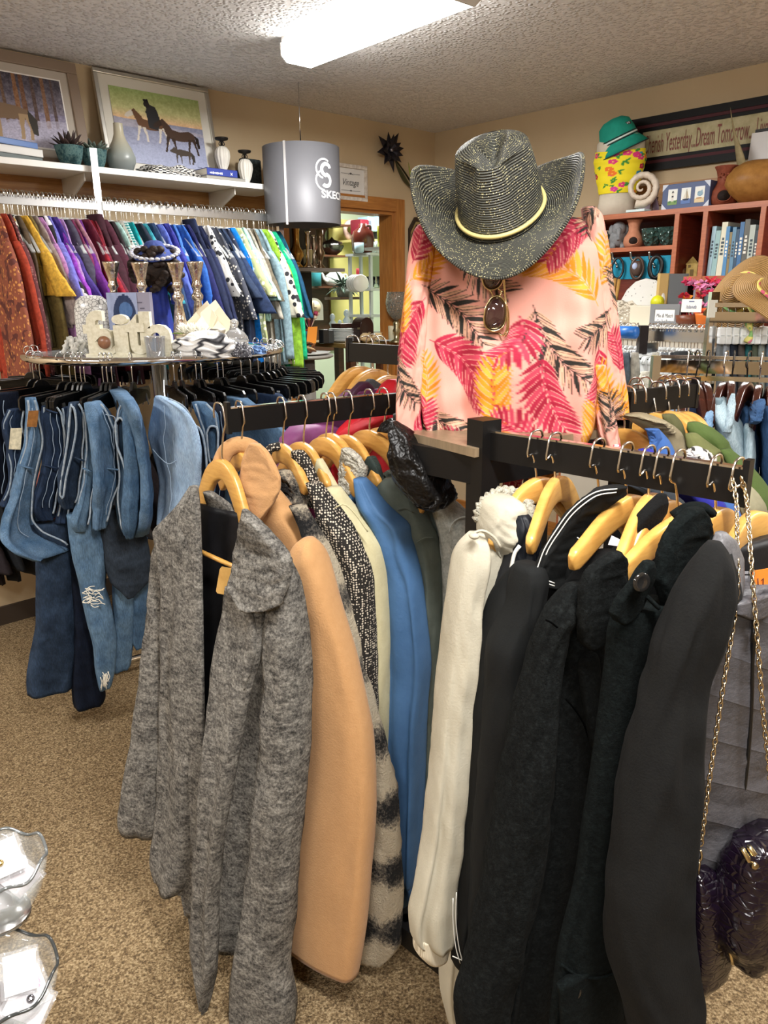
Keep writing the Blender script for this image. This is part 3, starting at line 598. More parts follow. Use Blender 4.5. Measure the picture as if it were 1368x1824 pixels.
def make_clear_hanger():
 r=thing('clear_hanger', 'clear plastic hanger with metal hook on the wall rail', 'hanger', (0, 0, 0), 'clear plastic hangers on the wall rail');ax=V3(1, 0, 0);z0=V3(0, 0, 0)
 m=MB();m.tube(hook_path(z0, ax, .095), .0018, 6);m.build('hook', HOOKM, r)
 m=MB();m.tube(spl([V3(-.16, 0, -.225), V3(-.12, 0, -.185), V3(-.05, 0, -.125), V3(0, 0, -.095), V3(.05, 0, -.125), V3(.12, 0, -.185), V3(.16, 0, -.225)], 24), .0065, 8, flat=.7);m.box(V3(0, 0, -.092), (.03, .012, .03));m.build('arms', CLR, r)
 return r
PROTO_CH=make_clear_hanger();_first=[True]
ROOMANG=math.atan2(nL[1], nL[0])
def place_hanger(p, ang):
 if _first[0]:PROTO_CH.location=p.tolist();PROTO_CH.rotation_euler=(0, 0, ang);_first[0]=False;return PROTO_CH
 return dup(PROTO_CH, p, ang)
F=fabric
gar=[(-14, .62, .5, spots('#8a4a35', '#c98a4a', 55, .3, c3='#5a2a25'), 'patterned_dress', 'rust and brown patterned long top at the left edge of the wall rail', {}), (-6, .66, .5, F('#b2452f'), 'long_blouse', 'brick red long top near the left edge of the wall rail', {}), (3, .64, .5, spots('#5b2a2e', '#8d5b57', 70, .3), 'print_blouse', 'wine brown speckled top hanging next to the brick red top', {}), (11, .6, 0, spots('#191919', '#e6dfcf', 45, .42, c3='#b5812f'), 'sleeveless_blouse', 'black sleeveless top with cream and gold ringed print', {'W':.19}), (19, .6, 0, F('#5c4d3c'), 'long_vest_blouse', 'dark taupe long sleeveless top between the ringed print and the mustard one', {}), (29, .26, .19, F('#e6b445'), 'mustard_tee', 'bright mustard yellow short-sleeved top', {'W':.2}), (37, .62, .55, F('#7b6a3b'), 'olive_blouse', 'olive brown long top beside the mustard yellow one', {'W':.17}), (46, .4, .3, F('#9a8a85'), 'taupe_blouse', 'mauve taupe top in front of the long orchid pink one', {}), (56, .66, .58, F('#c98fcb'), 'orchid_cardigan', 'orchid pink long cardigan in the purple run', {'W':.2, 'sw':.06}), (65, .64, .2, spots('#17171a', '#dcd6e0', 22, .33, c3='#6a5aa0'), 'floral_dress', 'black top with large white flowers beside the orchid cardigan', {}), (74, .3, .28, F('#7a78cf'), 'periwinkle_tee', 'periwinkle blue wide-sleeved top with dark hems', {'W':.2, 'cuff':F('#2a2440'), 'sw':.07}), (82, .5, .2, F('#4d3a8c'), 'indigo_blouse', 'indigo short-sleeved top beside the periwinkle one', {}), (90, .34, .2, F('#a149c4'), 'violet_tee', 'vivid violet short-sleeved tee', {}), (97, .4, .24, F('#b18ac4'), 'lilac_tee', 'dusty lilac tee hanging behind the vivid violet one', {}), (106, .66, .56, F('#4a4558'), 'slate_cardigan', 'slate purple long cardigan between the lilac tee and mauve dress', {'W':.19, 'b':.028}), (113, .5, .22, F('#8a3a63'), 'plum_blouse', 'raspberry plum top beside the slate purple cardigan', {}), (121, .66, 0, F('#a87888'), 'mauve_dress', 'dusty mauve long sleeveless dress', {'W':.2}), (130, .4, .2, F('#6a2a84'), 'purple_tee', 'deep purple short-sleeved tee before the wine red tops', {'sw':.065}), (141, .6, .23, F('#6d2438'), 'wine_tee', 'wine red short-sleeved tee', {}), (150, .45, .2, F('#9c2030'), 'red_tee', 'crimson short-sleeved tee beside the wine red one', {}), (157, .5, .5, F('#6e1f2e'), 'burgundy_blouse', 'burgundy long-sleeved top before the chrome upright', {}), (164, .58, .55, F('#3e1d28'), 'aubergine_jacket', 'dark aubergine jacket with stand collar by the chrome upright', {'b':.03, 'collar':F('#3a1a25')}), (172, .56, .5, F('#4a2030'), 'maroon_jacket', 'maroon long-sleeved jacket touching the chrome upright', {'b':.03}), (186, .6, .5, F('#2b2326'), 'black_brown_blouse', 'brown black long-sleeved top just right of the chrome upright', {'b':.025}), (194, .4, .24, F('#a9cfc9'), 'aqua_tee', 'pale aqua wide-sleeved tee just right of the chrome upright', {'sw':.07}), (204, .6, .2, spots('#d9d4cc', '#33312f', 90, .3), 'dotted_blouse', 'white top with small dark dots behind a silver candlestick', {}), (214, .42, .26, stripes('#0e8f94', '#bfe0dd', 28, 'Z', th=.45), 'striped_tee', 'teal and white striped tee', {'sw':.06}), (223, .5, .5, F('#0c9aa0'), 'teal_blouse', 'bright teal long-sleeved top beside the striped tee', {}), (235, .5, .3, F('#2c3242'), 'charcoal_blouse', 'charcoal blue top left of the doll', {}), (246, .4, .22, F('#3fa2b4'), 'turquoise_tee', 'turquoise tee hanging behind the doll hat', {}), (258, .5, .4, F('#30466a'), 'slate_blue_blouse', 'slate blue top hanging behind the doll', {}), (272, .46, .3, F('#5a6cc4'), 'cornflower_blouse', 'cornflower blue top right behind the doll hat brim', {}), (285, .46, .3, F('#3c3f9a'), 'indigo_tee', 'indigo blue tee to the right of the doll hat', {}), (298, .42, .34, F('#3d6cb8'), 'blue_tee', 'mid blue wide-sleeved tee right of the doll', {'sw':.07}), (310, .5, .5, F('#2f61b4'), 'cobalt_blouse', 'cobalt blue long-sleeved top next to the mid blue tee', {}), (322, .5, .3, F('#22265a'), 'navy_violet_blouse', 'violet navy top behind the paper flower', {}), (334, .55, .3, F('#1f2744'), 'navy_tee', 'plain navy tee first of the navy run', {'W':.2, 'collar':F('#202a48')}), (345, .55, .32, F('#242b4c'), 'ink_tee', 'ink blue tee second of the navy run', {}), (357, .6, .2, spots('#e4e2dc', '#23242a', 34, .36), 'leaf_print_blouse', 'white top with black leaf print in the navy run', {}), (369, .6, .3, spots('#3a3d48', '#b8b4ac', 60, .3), 'grey_print_blouse', 'dark top with pale mottled print in the navy run', {}), (380, .55, .2, F('#2c3a54'), 'steel_navy_tee', 'steel navy tee behind the wide-sleeved navy top', {}), (391, .62, .27, spots('#1e2740', '#c9ccd6', 18, .1), 'kimono_blouse', 'navy kimono top with plain wide sleeves and tiny star print', {'sw':.095, 'smat':F('#2a3a5c')}), (404, .66, 0, F('#0f7fe0'), 'azure_dress', 'brilliant azure blue long dress', {'W':.2, 'flare':.05}), (413, .5, .2, spots('#a9b07c', '#e4e2c8', 40, .35), 'leafy_tee', 'pale olive leaf print tee next to the azure dress', {}), (421, .4, .22, F('#b3dcd6'), 'mint_tee', 'mint short-sleeved tee right of the azure dress', {'sw':.06}), (431, .62, .3, F('#a8a396'), 'stone_tee', 'stone grey tee between the mint tee and taupe tee', {}), (440, .62, .22, F('#6e6656'), 'taupe_tee', 'dark taupe tee right of the stone grey one', {}), (450, .62, .5, F('#8aa6b0'), 'dusty_blue_blouse', 'dusty blue long-sleeved top left of the lime one', {}), (460, .62, .55, F('#8fbf3a'), 'lime_blouse', 'lime green long-sleeved top', {'sw':.06}), (469, .62, .3, spots('#ded6c2', '#24242a', 30, .38), 'cream_print_blouse', 'cream and black print top right of the lime one', {}), (477, .64, .5, F('#18b07e'), 'emerald_blouse', 'emerald green long top near the end of the wall rail', {}), (485, .66, .3, F('#12566e'), 'petrol_blouse', 'petrol blue long top last on the wall rail', {'smat':F('#1a4a6a')}), ]
rg=np.random.default_rng(3)
for i, (x, L, sl, mt, nm, lb, ex)in enumerate(gar):
 yy=345+x*(40/485.);p=PLW(x, yy, .335);p[2]=RZ+.002
 ja=rg.uniform(-.16, .16)+.05;ax=nL*math.cos(ja)+eL*math.sin(ja);ex=dict(ex);b=ex.pop('b', .017)
 top_garment(nm, p+UP*(-.012)*rg.random(), ax, L+.04*rg.random(), sl, mt, lb, 'tops on the left wall rail', b=b, seed=i, **ex)
 place_hanger(p, ROOMANG+ja)
for x in list(range(2, 165, 12))+list(range(190, 480, 13)):
 yy=345+x*(40/485.);p=PLW(x+.5, yy, .335);p[2]=RZ+.002;place_hanger(p+eL*.004, ROOMANG+rg.uniform(-.2, .2))
LOWC=['#1c1d24', '#2a2226', '#16181c', '#23262e', '#2d2a2a']  # dark garments added as filler to darken the bright wall under the round rack
for i, s in enumerate(np.arange(-3.2, -1.56, .075)):
 if abs(s+2.45)<.03:continue
 p=LWp(s, .845, .335);ja=rg.uniform(-.15, .15);ax=nL*math.cos(ja)+eL*math.sin(ja);pk={4:('#d98a9a', 'pink top hung low on the wall rail at the left frame edge'), 5:('#e2968a', 'coral pink top hung low beside the pink one')}.get(i)
 top_garment('low_hung_blouse', p, ax, .33+.05*rg.random(), .2, fabric(pk[0]if pk else LOWC[i%5]), pk[1]if pk else 'dark garment on the low wall rail behind the round rack', 'garments on the low wall rail', b=.02, seed=i+60)
 h_=dup(PROTO_CH, p+UP*.001, ROOMANG+ja, 'clear plastic hanger on the low wall rail behind the round rack', 'clear hangers on the low wall rail')
def onpl(x, y, o, n):d=ray(x, y);return CC+d*((np.asarray(o)-CC)@n)/(d@n)
dA=nrm(V3(.839, .544, 0));nA=V3(dA[1], -dA[0], 0)
dB=nrm(V3(.289, -.294, 0));nB=V3(dB[1], -dB[0], 0)
ZA, ZB, ZC, ZD=1.29, 1.28, 1.32, 1.38
cA=V3(.168, 1.244, 0);cB=cA-dB*.20;cD=cA+dA*.36;cC=cB+dA*.36
BLK=plain('#0e0d0d', .42, 0., .3)
ARM_L0=V3(-.301, 1.459, 0);ARM_R1=V3(.466, .941, 0);ARM_C1=V3(.632, 1.535, 0);ARM_D1=V3(-.085, 1.99, 0)
rk=thing('four_way_rack', 'black four-armed clothes rack carrying the coats and shirt display', 'clothes rack', (cA+cC)/2)
def bar(mb, a, b, w, h):a=np.asarray(a);b=np.asarray(b);d=b-a;mb.box((a+b)/2, (np.linalg.norm(d), w, h), ax=d)
for p, z in((cA, 1.30), (cC, ZD), (cD, ZC)):
 m=MB();m.box(p+UP*z/2, (.04, .04, z), ax=dA);m.build('post', BLK, rk, smooth=False)
for a, b in((cA, cB), (cB, cC), (cC, cD), (cD, cA)):
 for z in(1.215, .12):m=MB();bar(m, a+UP*z, b+UP*z, .036, .05);m.build('side_rail', BLK, rk, smooth=False)
for(a, b, z, h)in((ARM_L0, V3(.15, 1.75, 0), ZA, .046), (V3(.15, 1.75, 0), cC, ZA, .046), (cA-dB*.0, ARM_R1, ZB, .046), (cD, ARM_C1, ZC, .046), (cC, ARM_D1, ZD, .046)):
 a=a.copy();b=b.copy();m=MB();bar(m, a+UP*(z-h/2), b+UP*(z-h/2), .014, h);m.build('arm', BLK, rk, smooth=False)
for p, z, ax in((ARM_L0, ZA, dA), (ARM_R1, ZB, dB), (ARM_C1, ZC, dA), (ARM_D1, ZD, dB)):
 m=MB();m.box(p+UP*(z-.018), (.008, .016, .062), ax=ax);m.build('arm_stop', BLK, rk, smooth=False)
for z in(ZB, ):
 m=MB();bar(m, cA+UP*(z+.0015), ARM_R1+UP*(z+.0015), .013, .003);m.build('chrome_strip', CH, rk, smooth=False)
m=MB();bar(m, ARM_L0+UP*(ZA+.001), ARM_L0+dA*.36+UP*(ZA+.001), .013, .003);m.build('chrome_strip', CH, rk, smooth=False)
m=MB();m.box((cA+cC)/2+UP*1.2475, (.38, .22, .015), ax=dA);m.build('platform', wood('#6f5f4a', '#8d7a60', (20, 20, 3)), rk, smooth=False)
def whanger(name, apex, e1, e2, rail_top, label, group, mat=None, thick=.0075, h0=.021, hookside=None, bar_=False, mid=None, hookmat=None):
 """wooden hanger; apex/e1/e2 points; the hook runs up to rail_top and over the rail"""
 mat=mat or WOODH();r=thing(name, label, 'hanger', rail_top, group);apex, e1, e2=map(np.asarray, (apex, e1, e2))
 m=MB();path=[]
 for e in(e2, e1):
  pts=[]
  for q, dz in((1, 1), (.86, .84), (.7, .6), (.52, .33), (.36, .14), (.2, .04), (.07, 0)):pts.append(np.array([apex[0]+(e[0]-apex[0])*q, apex[1]+(e[1]-apex[1])*q, apex[2]-h0+(e[2]-apex[2])*dz]))
  path.append(pts)
 P=spl(path[0]+[apex-UP*h0]+path[1][::-1], 34);ax=nrm((e1-e2)*V3(1, 1, 0));B=V3(-ax[1], ax[0], 0);G=[];n=len(P)
 T=np.gradient(P, axis=0)
 for i in range(n):
  t=abs(2*i/(n-1)-1);hh=h0*(1-.28*t);th=thick*(1.15-.2*t);td=nrm(T[i]);up=nrm(np.cross(B, td)*-1);up=up if up[2]>0 else-up
  a=np.linspace(0, 2*PI, 14, endpoint=False);c, s=np.cos(a), np.sin(a);c=np.sign(c)*abs(c)**.35;s=np.sign(s)*abs(s)**.45
  k=1 if 0<i<n-1 else.75
  G.append(P[i]+(th*c*k)[:, None]*B+(hh*s*k)[:, None]*up)
 m.grid(G, closed=True, cap0=True, cap1=True);m.build('shoulder_bar', mat, r)
 hs=ax if hookside is None else hookside
 m=MB();top=rail_top+UP*.004
 hp=[top+hs*(-.020)-UP*.022, top+hs*(-.019)-UP*.006, top+hs*(-.0135)+UP*.006, top+UP*.009, top+hs*.0135+UP*.005, top+hs*.019-UP*.012, top+hs*.021-UP*.03]
 end=apex-UP*.004;k=top*.45+apex*.55
 m.tube(spl(hp+[k+hs*.012+UP*.01, k*.35+apex*.65+hs*.001, end], 30), .0019, 7);m.build('hook', hookmat or metal('#d2cdc4', .22), r)
 if bar_:
  m=MB();m.tube([e2*1.0+UP*.012-UP*0, e1+UP*.012], .0055, 8);m.build('trouser_bar', mat, r)
 return r
def armpt(x, y, side):
 o, n=((ARM_L0, nA)if side=='A' else(cA, nB))if side in 'AB' else((ARM_C1, V3(dA[1], -dA[0], 0))if side=='C' else(ARM_D1, V3(dB[1], -dB[0], 0)))
 return onpl(x, y, o, n)
HG='wooden hangers on the coat rack'
hl=['wooden hanger at the open end of the left rack arm holding the grey coat', 'wooden hanger inside the camel coat collar', 'wooden hanger over the plaid boucle coat', 'wooden hanger just behind the tweed coat collar', 'wooden hanger holding the cream jacket', 'wooden hanger half hidden behind the cream jacket one', 'wooden hanger above the blue jacket fleece collar', 'wooden hanger with long near arm above the dark ribbed collar', 'wooden hanger beside the black leather jacket']
for i, (x, y, lab)in enumerate(zip((396, 431, 504, 541, 581, 592, 621, 658, 684), (818, 803, 790, 788, 779, 772, 775, 765, 762), hl)):
 a=armpt(x, y, 'A');rt=a.copy();rt[2]=ZA
 if i==0:e1=PY(452, 962, 1.37);e2=PY(350, 898, 1.53)
 else:ln=(0, .05, .1, .1, .13, .12, .12, .2, .09)[i];e1=a+nA*ln-UP*ln*.58;e2=a-nA*.13-UP*.075
 o=whanger('wooden_coat_hanger', a, e1, e2, rt, lab, HG)
 if i==0:
  m=MB();m.tube([PY(346, 977, 1.415), PY(440, 1020, 1.35)], .0048, 8);m.build('trouser_bar', WOODH(), o)
GREY=heather(('#2f2e2c', '#4e4c49', '#6d6a65', '#8b8881', '#a3a098'), 34, 190, .7, 320, .004, 2.2)
A1=nrm(V3(.80, -.60, 0))
def coat(name, label, at, cat='coat', group='coats on the rack'):return thing(name, label, cat, at, group)
cg=coat('grey_wool_coat', 'heathered grey wool coat hung open at the end of the left arm', PY(400, 1500, 1.4))
LIN=fabric('#17171a', '#0e0e10', 30, .1, 300, .5)
lf('back', [(905, 350, 432), (960, 330, 470), (1064, 318, 500), (1200, 310, 505), (1400, 306, 495), (1560, 312, 470), (1690, 335, 450)], 1.47, A1, .012, GREY, cg, fold=.012, nf=4, seed=2)
lf('lining', [(905, 354, 428), (950, 350, 424), (1064, 350, 420), (1200, 350, 415), (1350, 352, 410), (1480, 356, 404)], 1.435, A1, .006, LIN, cg, fold=.006, nf=5, seed=5, label='black satin lining')
lf('back_collar', [(876, 362, 380), (900, 368, 416), (930, 382, 430), (954, 408, 432)], 1.44, A1, .01, GREY, cg, nt=16)
lf('sleeve', [(958, 282, 300), (990, 272, 308), (1100, 262, 312), (1200, 250, 310), (1300, 237, 300), (1400, 222, 292), (1460, 214, 286), (1477, 222, 280)], 1.52, A1, .045, GREY, cg, fold=.006, nf=4, seed=1, wr=.004)
lf('front_panel', [(866, 338, 353), (885, 326, 354), (915, 306, 355), (940, 286, 355), (955, 276, 355), (985, 280, 356), (1060, 290, 357), (1200, 291, 359), (1320, 288, 360), (1420, 284, 357), (1500, 277, 350), (1555, 270, 338), (1580, 276, 322)], 1.44, A1, .02, GREY, cg, nt=90, fold=.008, nf=3, seed=4, wr=.003)
lf('lapel', [(880, 340, 353), (920, 320, 355), (990, 317, 357), (1100, 310, 358), (1240, 302, 359), (1400, 312, 359), (1560, 326, 352), (1632, 333, 344)], 1.405, A1, .011, GREY, cg, nt=60, fold=.003, nf=3)
lf('side_panel', [(1060, 400, 520), (1150, 395, 520), (1300, 385, 500), (1450, 376, 480), (1600, 372, 460), (1690, 380, 440)], 1.36, A1, .012, GREY, cg, fold=.01, nf=4, seed=7)
lf('front_panel', [(1050, 404, 462), (1080, 401, 470), (1130, 391, 468), (1200, 380, 450), (1290, 371, 432), (1400, 357, 412), (1500, 350, 398), (1600, 345, 388), (1700, 341, 386), (1760, 348, 378), (1808, 356, 366)], 1.285, A1, .018, GREY, cg, nt=90, fold=.008, nf=3, seed=3, wr=.003)
lf('sleeve', [(1000, 500, 520), (1035, 488, 533), (1080, 478, 541), (1130, 470, 547), (1200, 470, 550), (1300, 466, 549), (1400, 460, 541), (1500, 450, 530), (1600, 438, 522), (1700, 423, 510), (1760, 414, 516), (1800, 412, 514), (1850, 420, 506)], 1.265, A1, .042, GREY, cg, nt=90, fold=.007, nf=3, seed=6, wr=.004)
lf('collar', [(907, 432, 440), (922, 430, 455), (945, 428, 480), (968, 425, 504), (985, 421, 517), (1008, 417, 515), (1040, 412, 507), (1062, 408, 500), (1076, 420, 484), (1088, 430, 446)], 1.245, A1, .02, GREY, cg, nt=50, wr=.003, seed=2)
lf('lapel', [(1088, 434, 448), (1115, 440, 456), (1160, 438, 456), (1200, 432, 446), (1228, 432, 438)], 1.25, A1, .008, GREY, cg, nt=30)
m=MB();o=PY(385, 1056, 1.36);m.prism([(0, .004), (.004, 0), (.03, 0), (.033, .004), (.033, .05), (.028, .056), (.006, .056), (.002, .05)], o, nrm(PY(414, 1062, 1.34)-o), nrm(PY(392, 1003, 1.36)-o), .0012);m.build('price_tag', fabric('#c9a05c', '#b98f4e', 40, .1), cg, smooth=False, label='kraft brown price tag')
CAM=fabric('#c09364', '#b98c5d', 60, .35, 260, .95, .3, .7, .15, .003)
A2=nrm(V3(.80, -.60, 0))
cc=coat('camel_wool_coat', 'camel wool coat hanging right behind the grey one', PY(570, 1500, 1.38))
m=MB();m.tube(spl(pxs([(388, 850), (392, 828), (404, 803), (424, 792), (446, 796), (464, 812)], 1.475), 20), [.005, .008]+[.011]*16+[.008, .005], 12, flat=1.5);m.build('collar_stand', CAM, cc)
lf('collar', [(790, 446, 462), (802, 440, 476), (820, 434, 487), (845, 429, 498), (870, 426, 495), (895, 432, 483), (915, 444, 472), (930, 456, 464)], 1.40, A2, .010, CAM, cc, nt=40, wr=.002)
lf('body', [(868, 472, 494), (890, 468, 512), (930, 462, 540), (965, 462, 560), (1010, 470, 575), (1100, 490, 590), (1300, 500, 600), (1500, 490, 590), (1660, 480, 570)], 1.44, A2, .03, CAM, cc, fold=.006, nf=4)
lf('sleeve', [(958, 540, 560), (970, 526, 572), (990, 518, 583), (1030, 511, 594), (1058, 514, 601), (1150, 532, 629), (1230, 538, 647), (1310, 541, 660), (1400, 534, 664), (1500, 524, 657), (1600, 508, 647), (1672, 499, 636), (1696, 499, 632)], 1.345, A2, .04, CAM, cc, nt=100, fold=.004, nf=2, seed=1, wr=.003, wf=(2, 5), e=.75)
m=MB();m.tube(spl(pxs([(654, 1420), (650, 1500), (640, 1600), (628, 1700)], 1.3), 20), .0022, 6);m.build('sleeve_seam', CAM, cc)
def mat_plaid():
 t=NT('plaid_boucle');co=t.co('UV', (1, 1, 1));sx=t.n('ShaderNodeSeparateXYZ');t.l(co, sx.inputs[0])
 nz=t.noise(t.co(), 130, 4, .8)
 def band(o, f, k):
  a=t.n('ShaderNodeMath', operation='MULTIPLY');a.inputs[1].default_value=f;t.l(o, a.inputs[0]);b=t.n('ShaderNodeMath', operation='SINE');t.l(a.outputs[0], b.inputs[0])
  c=t.n('ShaderNodeMath', operation='MULTIPLY_ADD');c.inputs[1].default_value=k;c.inputs[2].default_value=.5;t.l(b.outputs[0], c.inputs[0]);return c.outputs[0]
 u=band(sx.outputs[0], 48, .24);v=band(sx.outputs[1], 40, .34)
 s=t.n('ShaderNodeMath', operation='ADD');t.l(u, s.inputs[0]);t.l(v, s.inputs[1]);s2=t.n('ShaderNodeMath', operation='MULTIPLY_ADD');t.l(nz, s2.inputs[0]);s2.inputs[1].default_value=1.1;t.l(s.outputs[0], s2.inputs[2])
 s3=t.n('ShaderNodeMath', operation='MULTIPLY');t.l(s2.outputs[0], s3.inputs[0]);s3.inputs[1].default_value=.45
 t.color(t.ramp(s3.outputs[0], [(.6, '#121418'), (.68, '#6d675e'), (.78, '#d0c3aa')]));t.set(Roughness=1.);t.bump(nz, 1., .012);return t.m
PLAID=mat_plaid();TWEED=spots('#1a1612', '#cbc0ae', 190, .36, .4)
cp=coat('plaid_boucle_coat', 'black and cream shaggy plaid coat beside the camel sleeve', PY(650, 1500, 1.43))
lf('collar', [(838, 492, 514), (860, 494, 535), (890, 497, 545), (915, 500, 545)], 1.47, A2, .025, PLAID, cp, nt=20, wr=.006)
lf('sleeve', [(900, 515, 545), (930, 530, 562), (960, 540, 580), (1000, 550, 601), (1100, 570, 632), (1200, 590, 650), (1300, 602, 680), (1369, 612, 696), (1497, 622, 711), (1600, 626, 713), (1657, 628, 713), (1692, 634, 698), (1706, 645, 685)], 1.385, A2, .036, PLAID, cp, nt=90, fold=.005, nf=3, wr=.006, wf=(4, 20))
lf('body', [(930, 505, 550), (1050, 520, 600), (1250, 540, 640), (1500, 545, 660), (1640, 545, 650)], 1.47, A2, .025, PLAID, cp, fold=.006)
ct=coat('tweed_coat', 'dark brown and white flecked tweed coat behind the plaid one', PY(620, 1500, 1.47))
lf('collar', [(803, 520, 540), (815, 521, 550), (840, 524, 560), (875, 535, 574), (905, 552, 585)], 1.475, A2, .018, TWEED, ct, nt=24)
m=MB();m.tube(spl(pxs([(474, 812), (482, 799), (500, 794)], 1.52), 8), .009, 8);m.build('collar_stand', TWEED, ct)
lf('sleeve', [(860, 545, 572), (905, 560, 605), (935, 568, 628), (970, 576, 645), (1016, 590, 661), (1131, 606, 668), (1250, 612, 670), (1400, 610, 668), (1520, 604, 655)], 1.415, A2, .034, TWEED, ct, nt=70, fold=.004, nf=3, wr=.003)
lf('body', [(930, 540, 590), (1100, 545, 610), (1400, 535, 600), (1650, 525, 600), (1725, 528, 599), (1762, 542, 597), (1786, 558, 588)], 1.475, A2, .035, TWEED, ct, nt=70, fold=.006, wr=.004)
CREAM=fabric('#c9c19c', '#bdb48e', 40, .35, 260, .95, .3, .7, .1, .003)
cj=coat('cream_fleece_jacket', 'cream fleece jacket between the tweed coat and the blue jacket', PY(660, 1300, 1.5), 'jacket')
lf('collar', [(817, 565, 574), (835, 561, 584), (865, 564, 601), (890, 574, 606), (912, 590, 606)], 1.49, A2, .014, CREAM, cj, nt=24)
lf('sleeve', [(868, 582, 606), (890, 585, 622), (917, 590, 642), (950, 600, 665), (972, 610, 679), (1049, 630, 689), (1131, 640, 692), (1220, 642, 691), (1330, 642, 690), (1450, 640, 686)], 1.445, A2, .034, CREAM, cj, nt=70, fold=.004, nf=2, wr=.003)
lf('body', [(900, 570, 600), (1050, 580, 640), (1300, 590, 650), (1480, 590, 650)], 1.5, A2, .03, CREAM, cj)
m=MB();m.tube(spl(pxs([(596, 905), (612, 898), (626, 908), (640, 925), (655, 947)], 1.385), 12), .0016, 5);m.build('yoke_seam', CREAM, cj)
BLUE=fabric('#4a6f9a', '#40638c', 9, .25, 90, .6, .35, .65, 0., .004);SHERPA=fabric('#cfcabb', '#a8a394', 160, 1., 170, 1., .35, .6, .1, .012)
cb=coat('blue_zip_jacket', 'steel blue jacket with a pale fleece collar', PY(725, 1400, 1.5), 'jacket')
lf('collar', [(798, 610, 622), (812, 608, 640), (830, 607, 652), (852, 605, 649), (870, 605, 636), (886, 612, 624)], 1.5, A2, .016, SHERPA, cb, nt=30, wr=.006, wf=(8, 20), label='pale grey fleece collar')
lf('collar_edge', [(842, 640, 653), (860, 632, 651), (886, 620, 640), (900, 615, 632)], 1.495, A2, .014, BLUE, cb, nt=16)
lf('sleeve', [(852, 630, 652), (885, 634, 682), (910, 642, 708), (931, 650, 730), (955, 665, 735), (1035, 685, 753), (1131, 691, 764), (1180, 691, 767), (1250, 690, 762), (1350, 692, 757), (1450, 696, 754), (1540, 700, 752), (1560, 706, 750), (1570, 716, 744)], 1.465, A2, .042, BLUE, cb, nt=100, fold=.011, nf=4, seed=3, wr=.004, wf=(3, 8))
lf('body', [(900, 610, 660), (1050, 630, 690), (1300, 640, 700), (1500, 650, 715), (1590, 655, 745), (1610, 680, 740)], 1.53, A2, .035, BLUE, cb, fold=.008, wr=.006)
GG=fabric('#5a625b', '#4c544e', 20, .25, 200, .8);RIB=stripes('#1f2a26', '#2d3a35', 160, 'X', 'UV', th=.5)
c1=coat('grey_green_jacket', 'grey-green jacket with a dark ribbed knit collar', PY(765, 1300, 1.52), 'jacket')
lf('collar', [(813, 655, 668), (828, 648, 676), (850, 656, 682), (870, 664, 690)], 1.53, A2, .016, RIB, c1, nt=20, label='dark ribbed collar')
lf('sleeve', [(852, 684, 708), (872, 668, 735), (900, 675, 748), (930, 690, 765), (961, 715, 779), (1050, 735, 788), (1150, 742, 788), (1250, 748, 787), (1400, 752, 786), (1500, 755, 782)], 1.495, A2, .036, GG, c1, nt=70, fold=.006, nf=3, wr=.005)
m=MB();m.tube(spl(pxs([(708, 908), (722, 905), (735, 912)], 1.44), 8), .0014, 5);m.tube(spl(pxs([(742, 966), (756, 958), (772, 957)], 1.42), 8), .0014, 5)
m.build('shoulder_seam', GG, c1)
lf('body', [(890, 655, 700), (1050, 680, 740), (1300, 690, 755), (1500, 700, 760)], 1.55, A2, .03, GG, c1)
FURT=fabric('#6d7568', '#565d52', 120, 1., 140, 1., .3, .6, .1, .01)
c2=coat('olive_parka', 'muted olive parka with gold zip toggles beside the leather jacket', PY(790, 1200, 1.55), 'jacket')
lf('hood_trim', [(838, 690, 712), (850, 680, 730), (868, 684, 738), (885, 700, 742)], 1.555, A2, .02, FURT, c2, nt=20, wr=.006)
lf('sleeve', [(862, 712, 740), (890, 722, 760), (930, 735, 785), (965, 752, 802), (1000, 762, 808), (1080, 770, 806), (1200, 770, 802), (1380, 772, 798)], 1.53, A2, .034, GG, c2, nt=60, fold=.005, wr=.004)
m=MB();m.tube(spl(pxs([(722, 861), (732, 856), (741, 866), (739, 870), (727, 864)], 1.5), 14), .0016, 6);m.ball(PY(728, 850, 1.51), .005, 6);m.build('zip_toggle', metal('#d8b44a', .25), c2)
LEA=fabric('#141211', '#0c0b0b', 20, .8, 26, .36, .35, .65, 0, .02)
cl=coat('black_leather_jacket', 'shiny black leather jacket beside the shirt display', PY(750, 900, 1.55), 'jacket')
lf('sleeve', [(750, 695, 706), (765, 695, 728), (785, 696, 748), (810, 697, 771), (835, 702, 786), (860, 712, 800), (885, 733, 809), (900, 750, 800), (908, 762, 785)], 1.36, A2, .05, LEA, cl, nt=80, fold=.008, nf=3, seed=2, wr=.007, wf=(3, 6))
lf('collar', [(745, 694, 702), (755, 680, 716), (770, 672, 704)], 1.58, A2, .012, LEA, cl, nt=12)
lf('cuff', [(838, 776, 792), (860, 770, 801), (885, 752, 809), (900, 745, 800)], 1.345, A2, .03, LEA, cl, nt=20, wr=.01, wf=(5, 8))
LG=heather(('#8d918c', '#a9aca6', '#c3c5bf'), 60, 200, .5, 300, .003, 1)
c4=coat('pale_grey_cardigan', 'pale grey cardigan hanging innermost on the left arm', PY(815, 1100, 1.5), 'cardigan')
lf('sleeve', [(886, 778, 800), (905, 772, 822), (926, 775, 842), (950, 782, 850), (990, 788, 850), (1050, 792, 846), (1150, 792, 838), (1300, 790, 830)], 1.5, A2, .04, LG, c4, nt=50, fold=.004, wr=.003)
m=MB();m.tube(spl(pxs([(800, 950), (806, 932), (820, 922), (838, 920)], 1.44), 10), .0016, 5);m.build('sleeve_seam', LG, c4)
PIPES=None
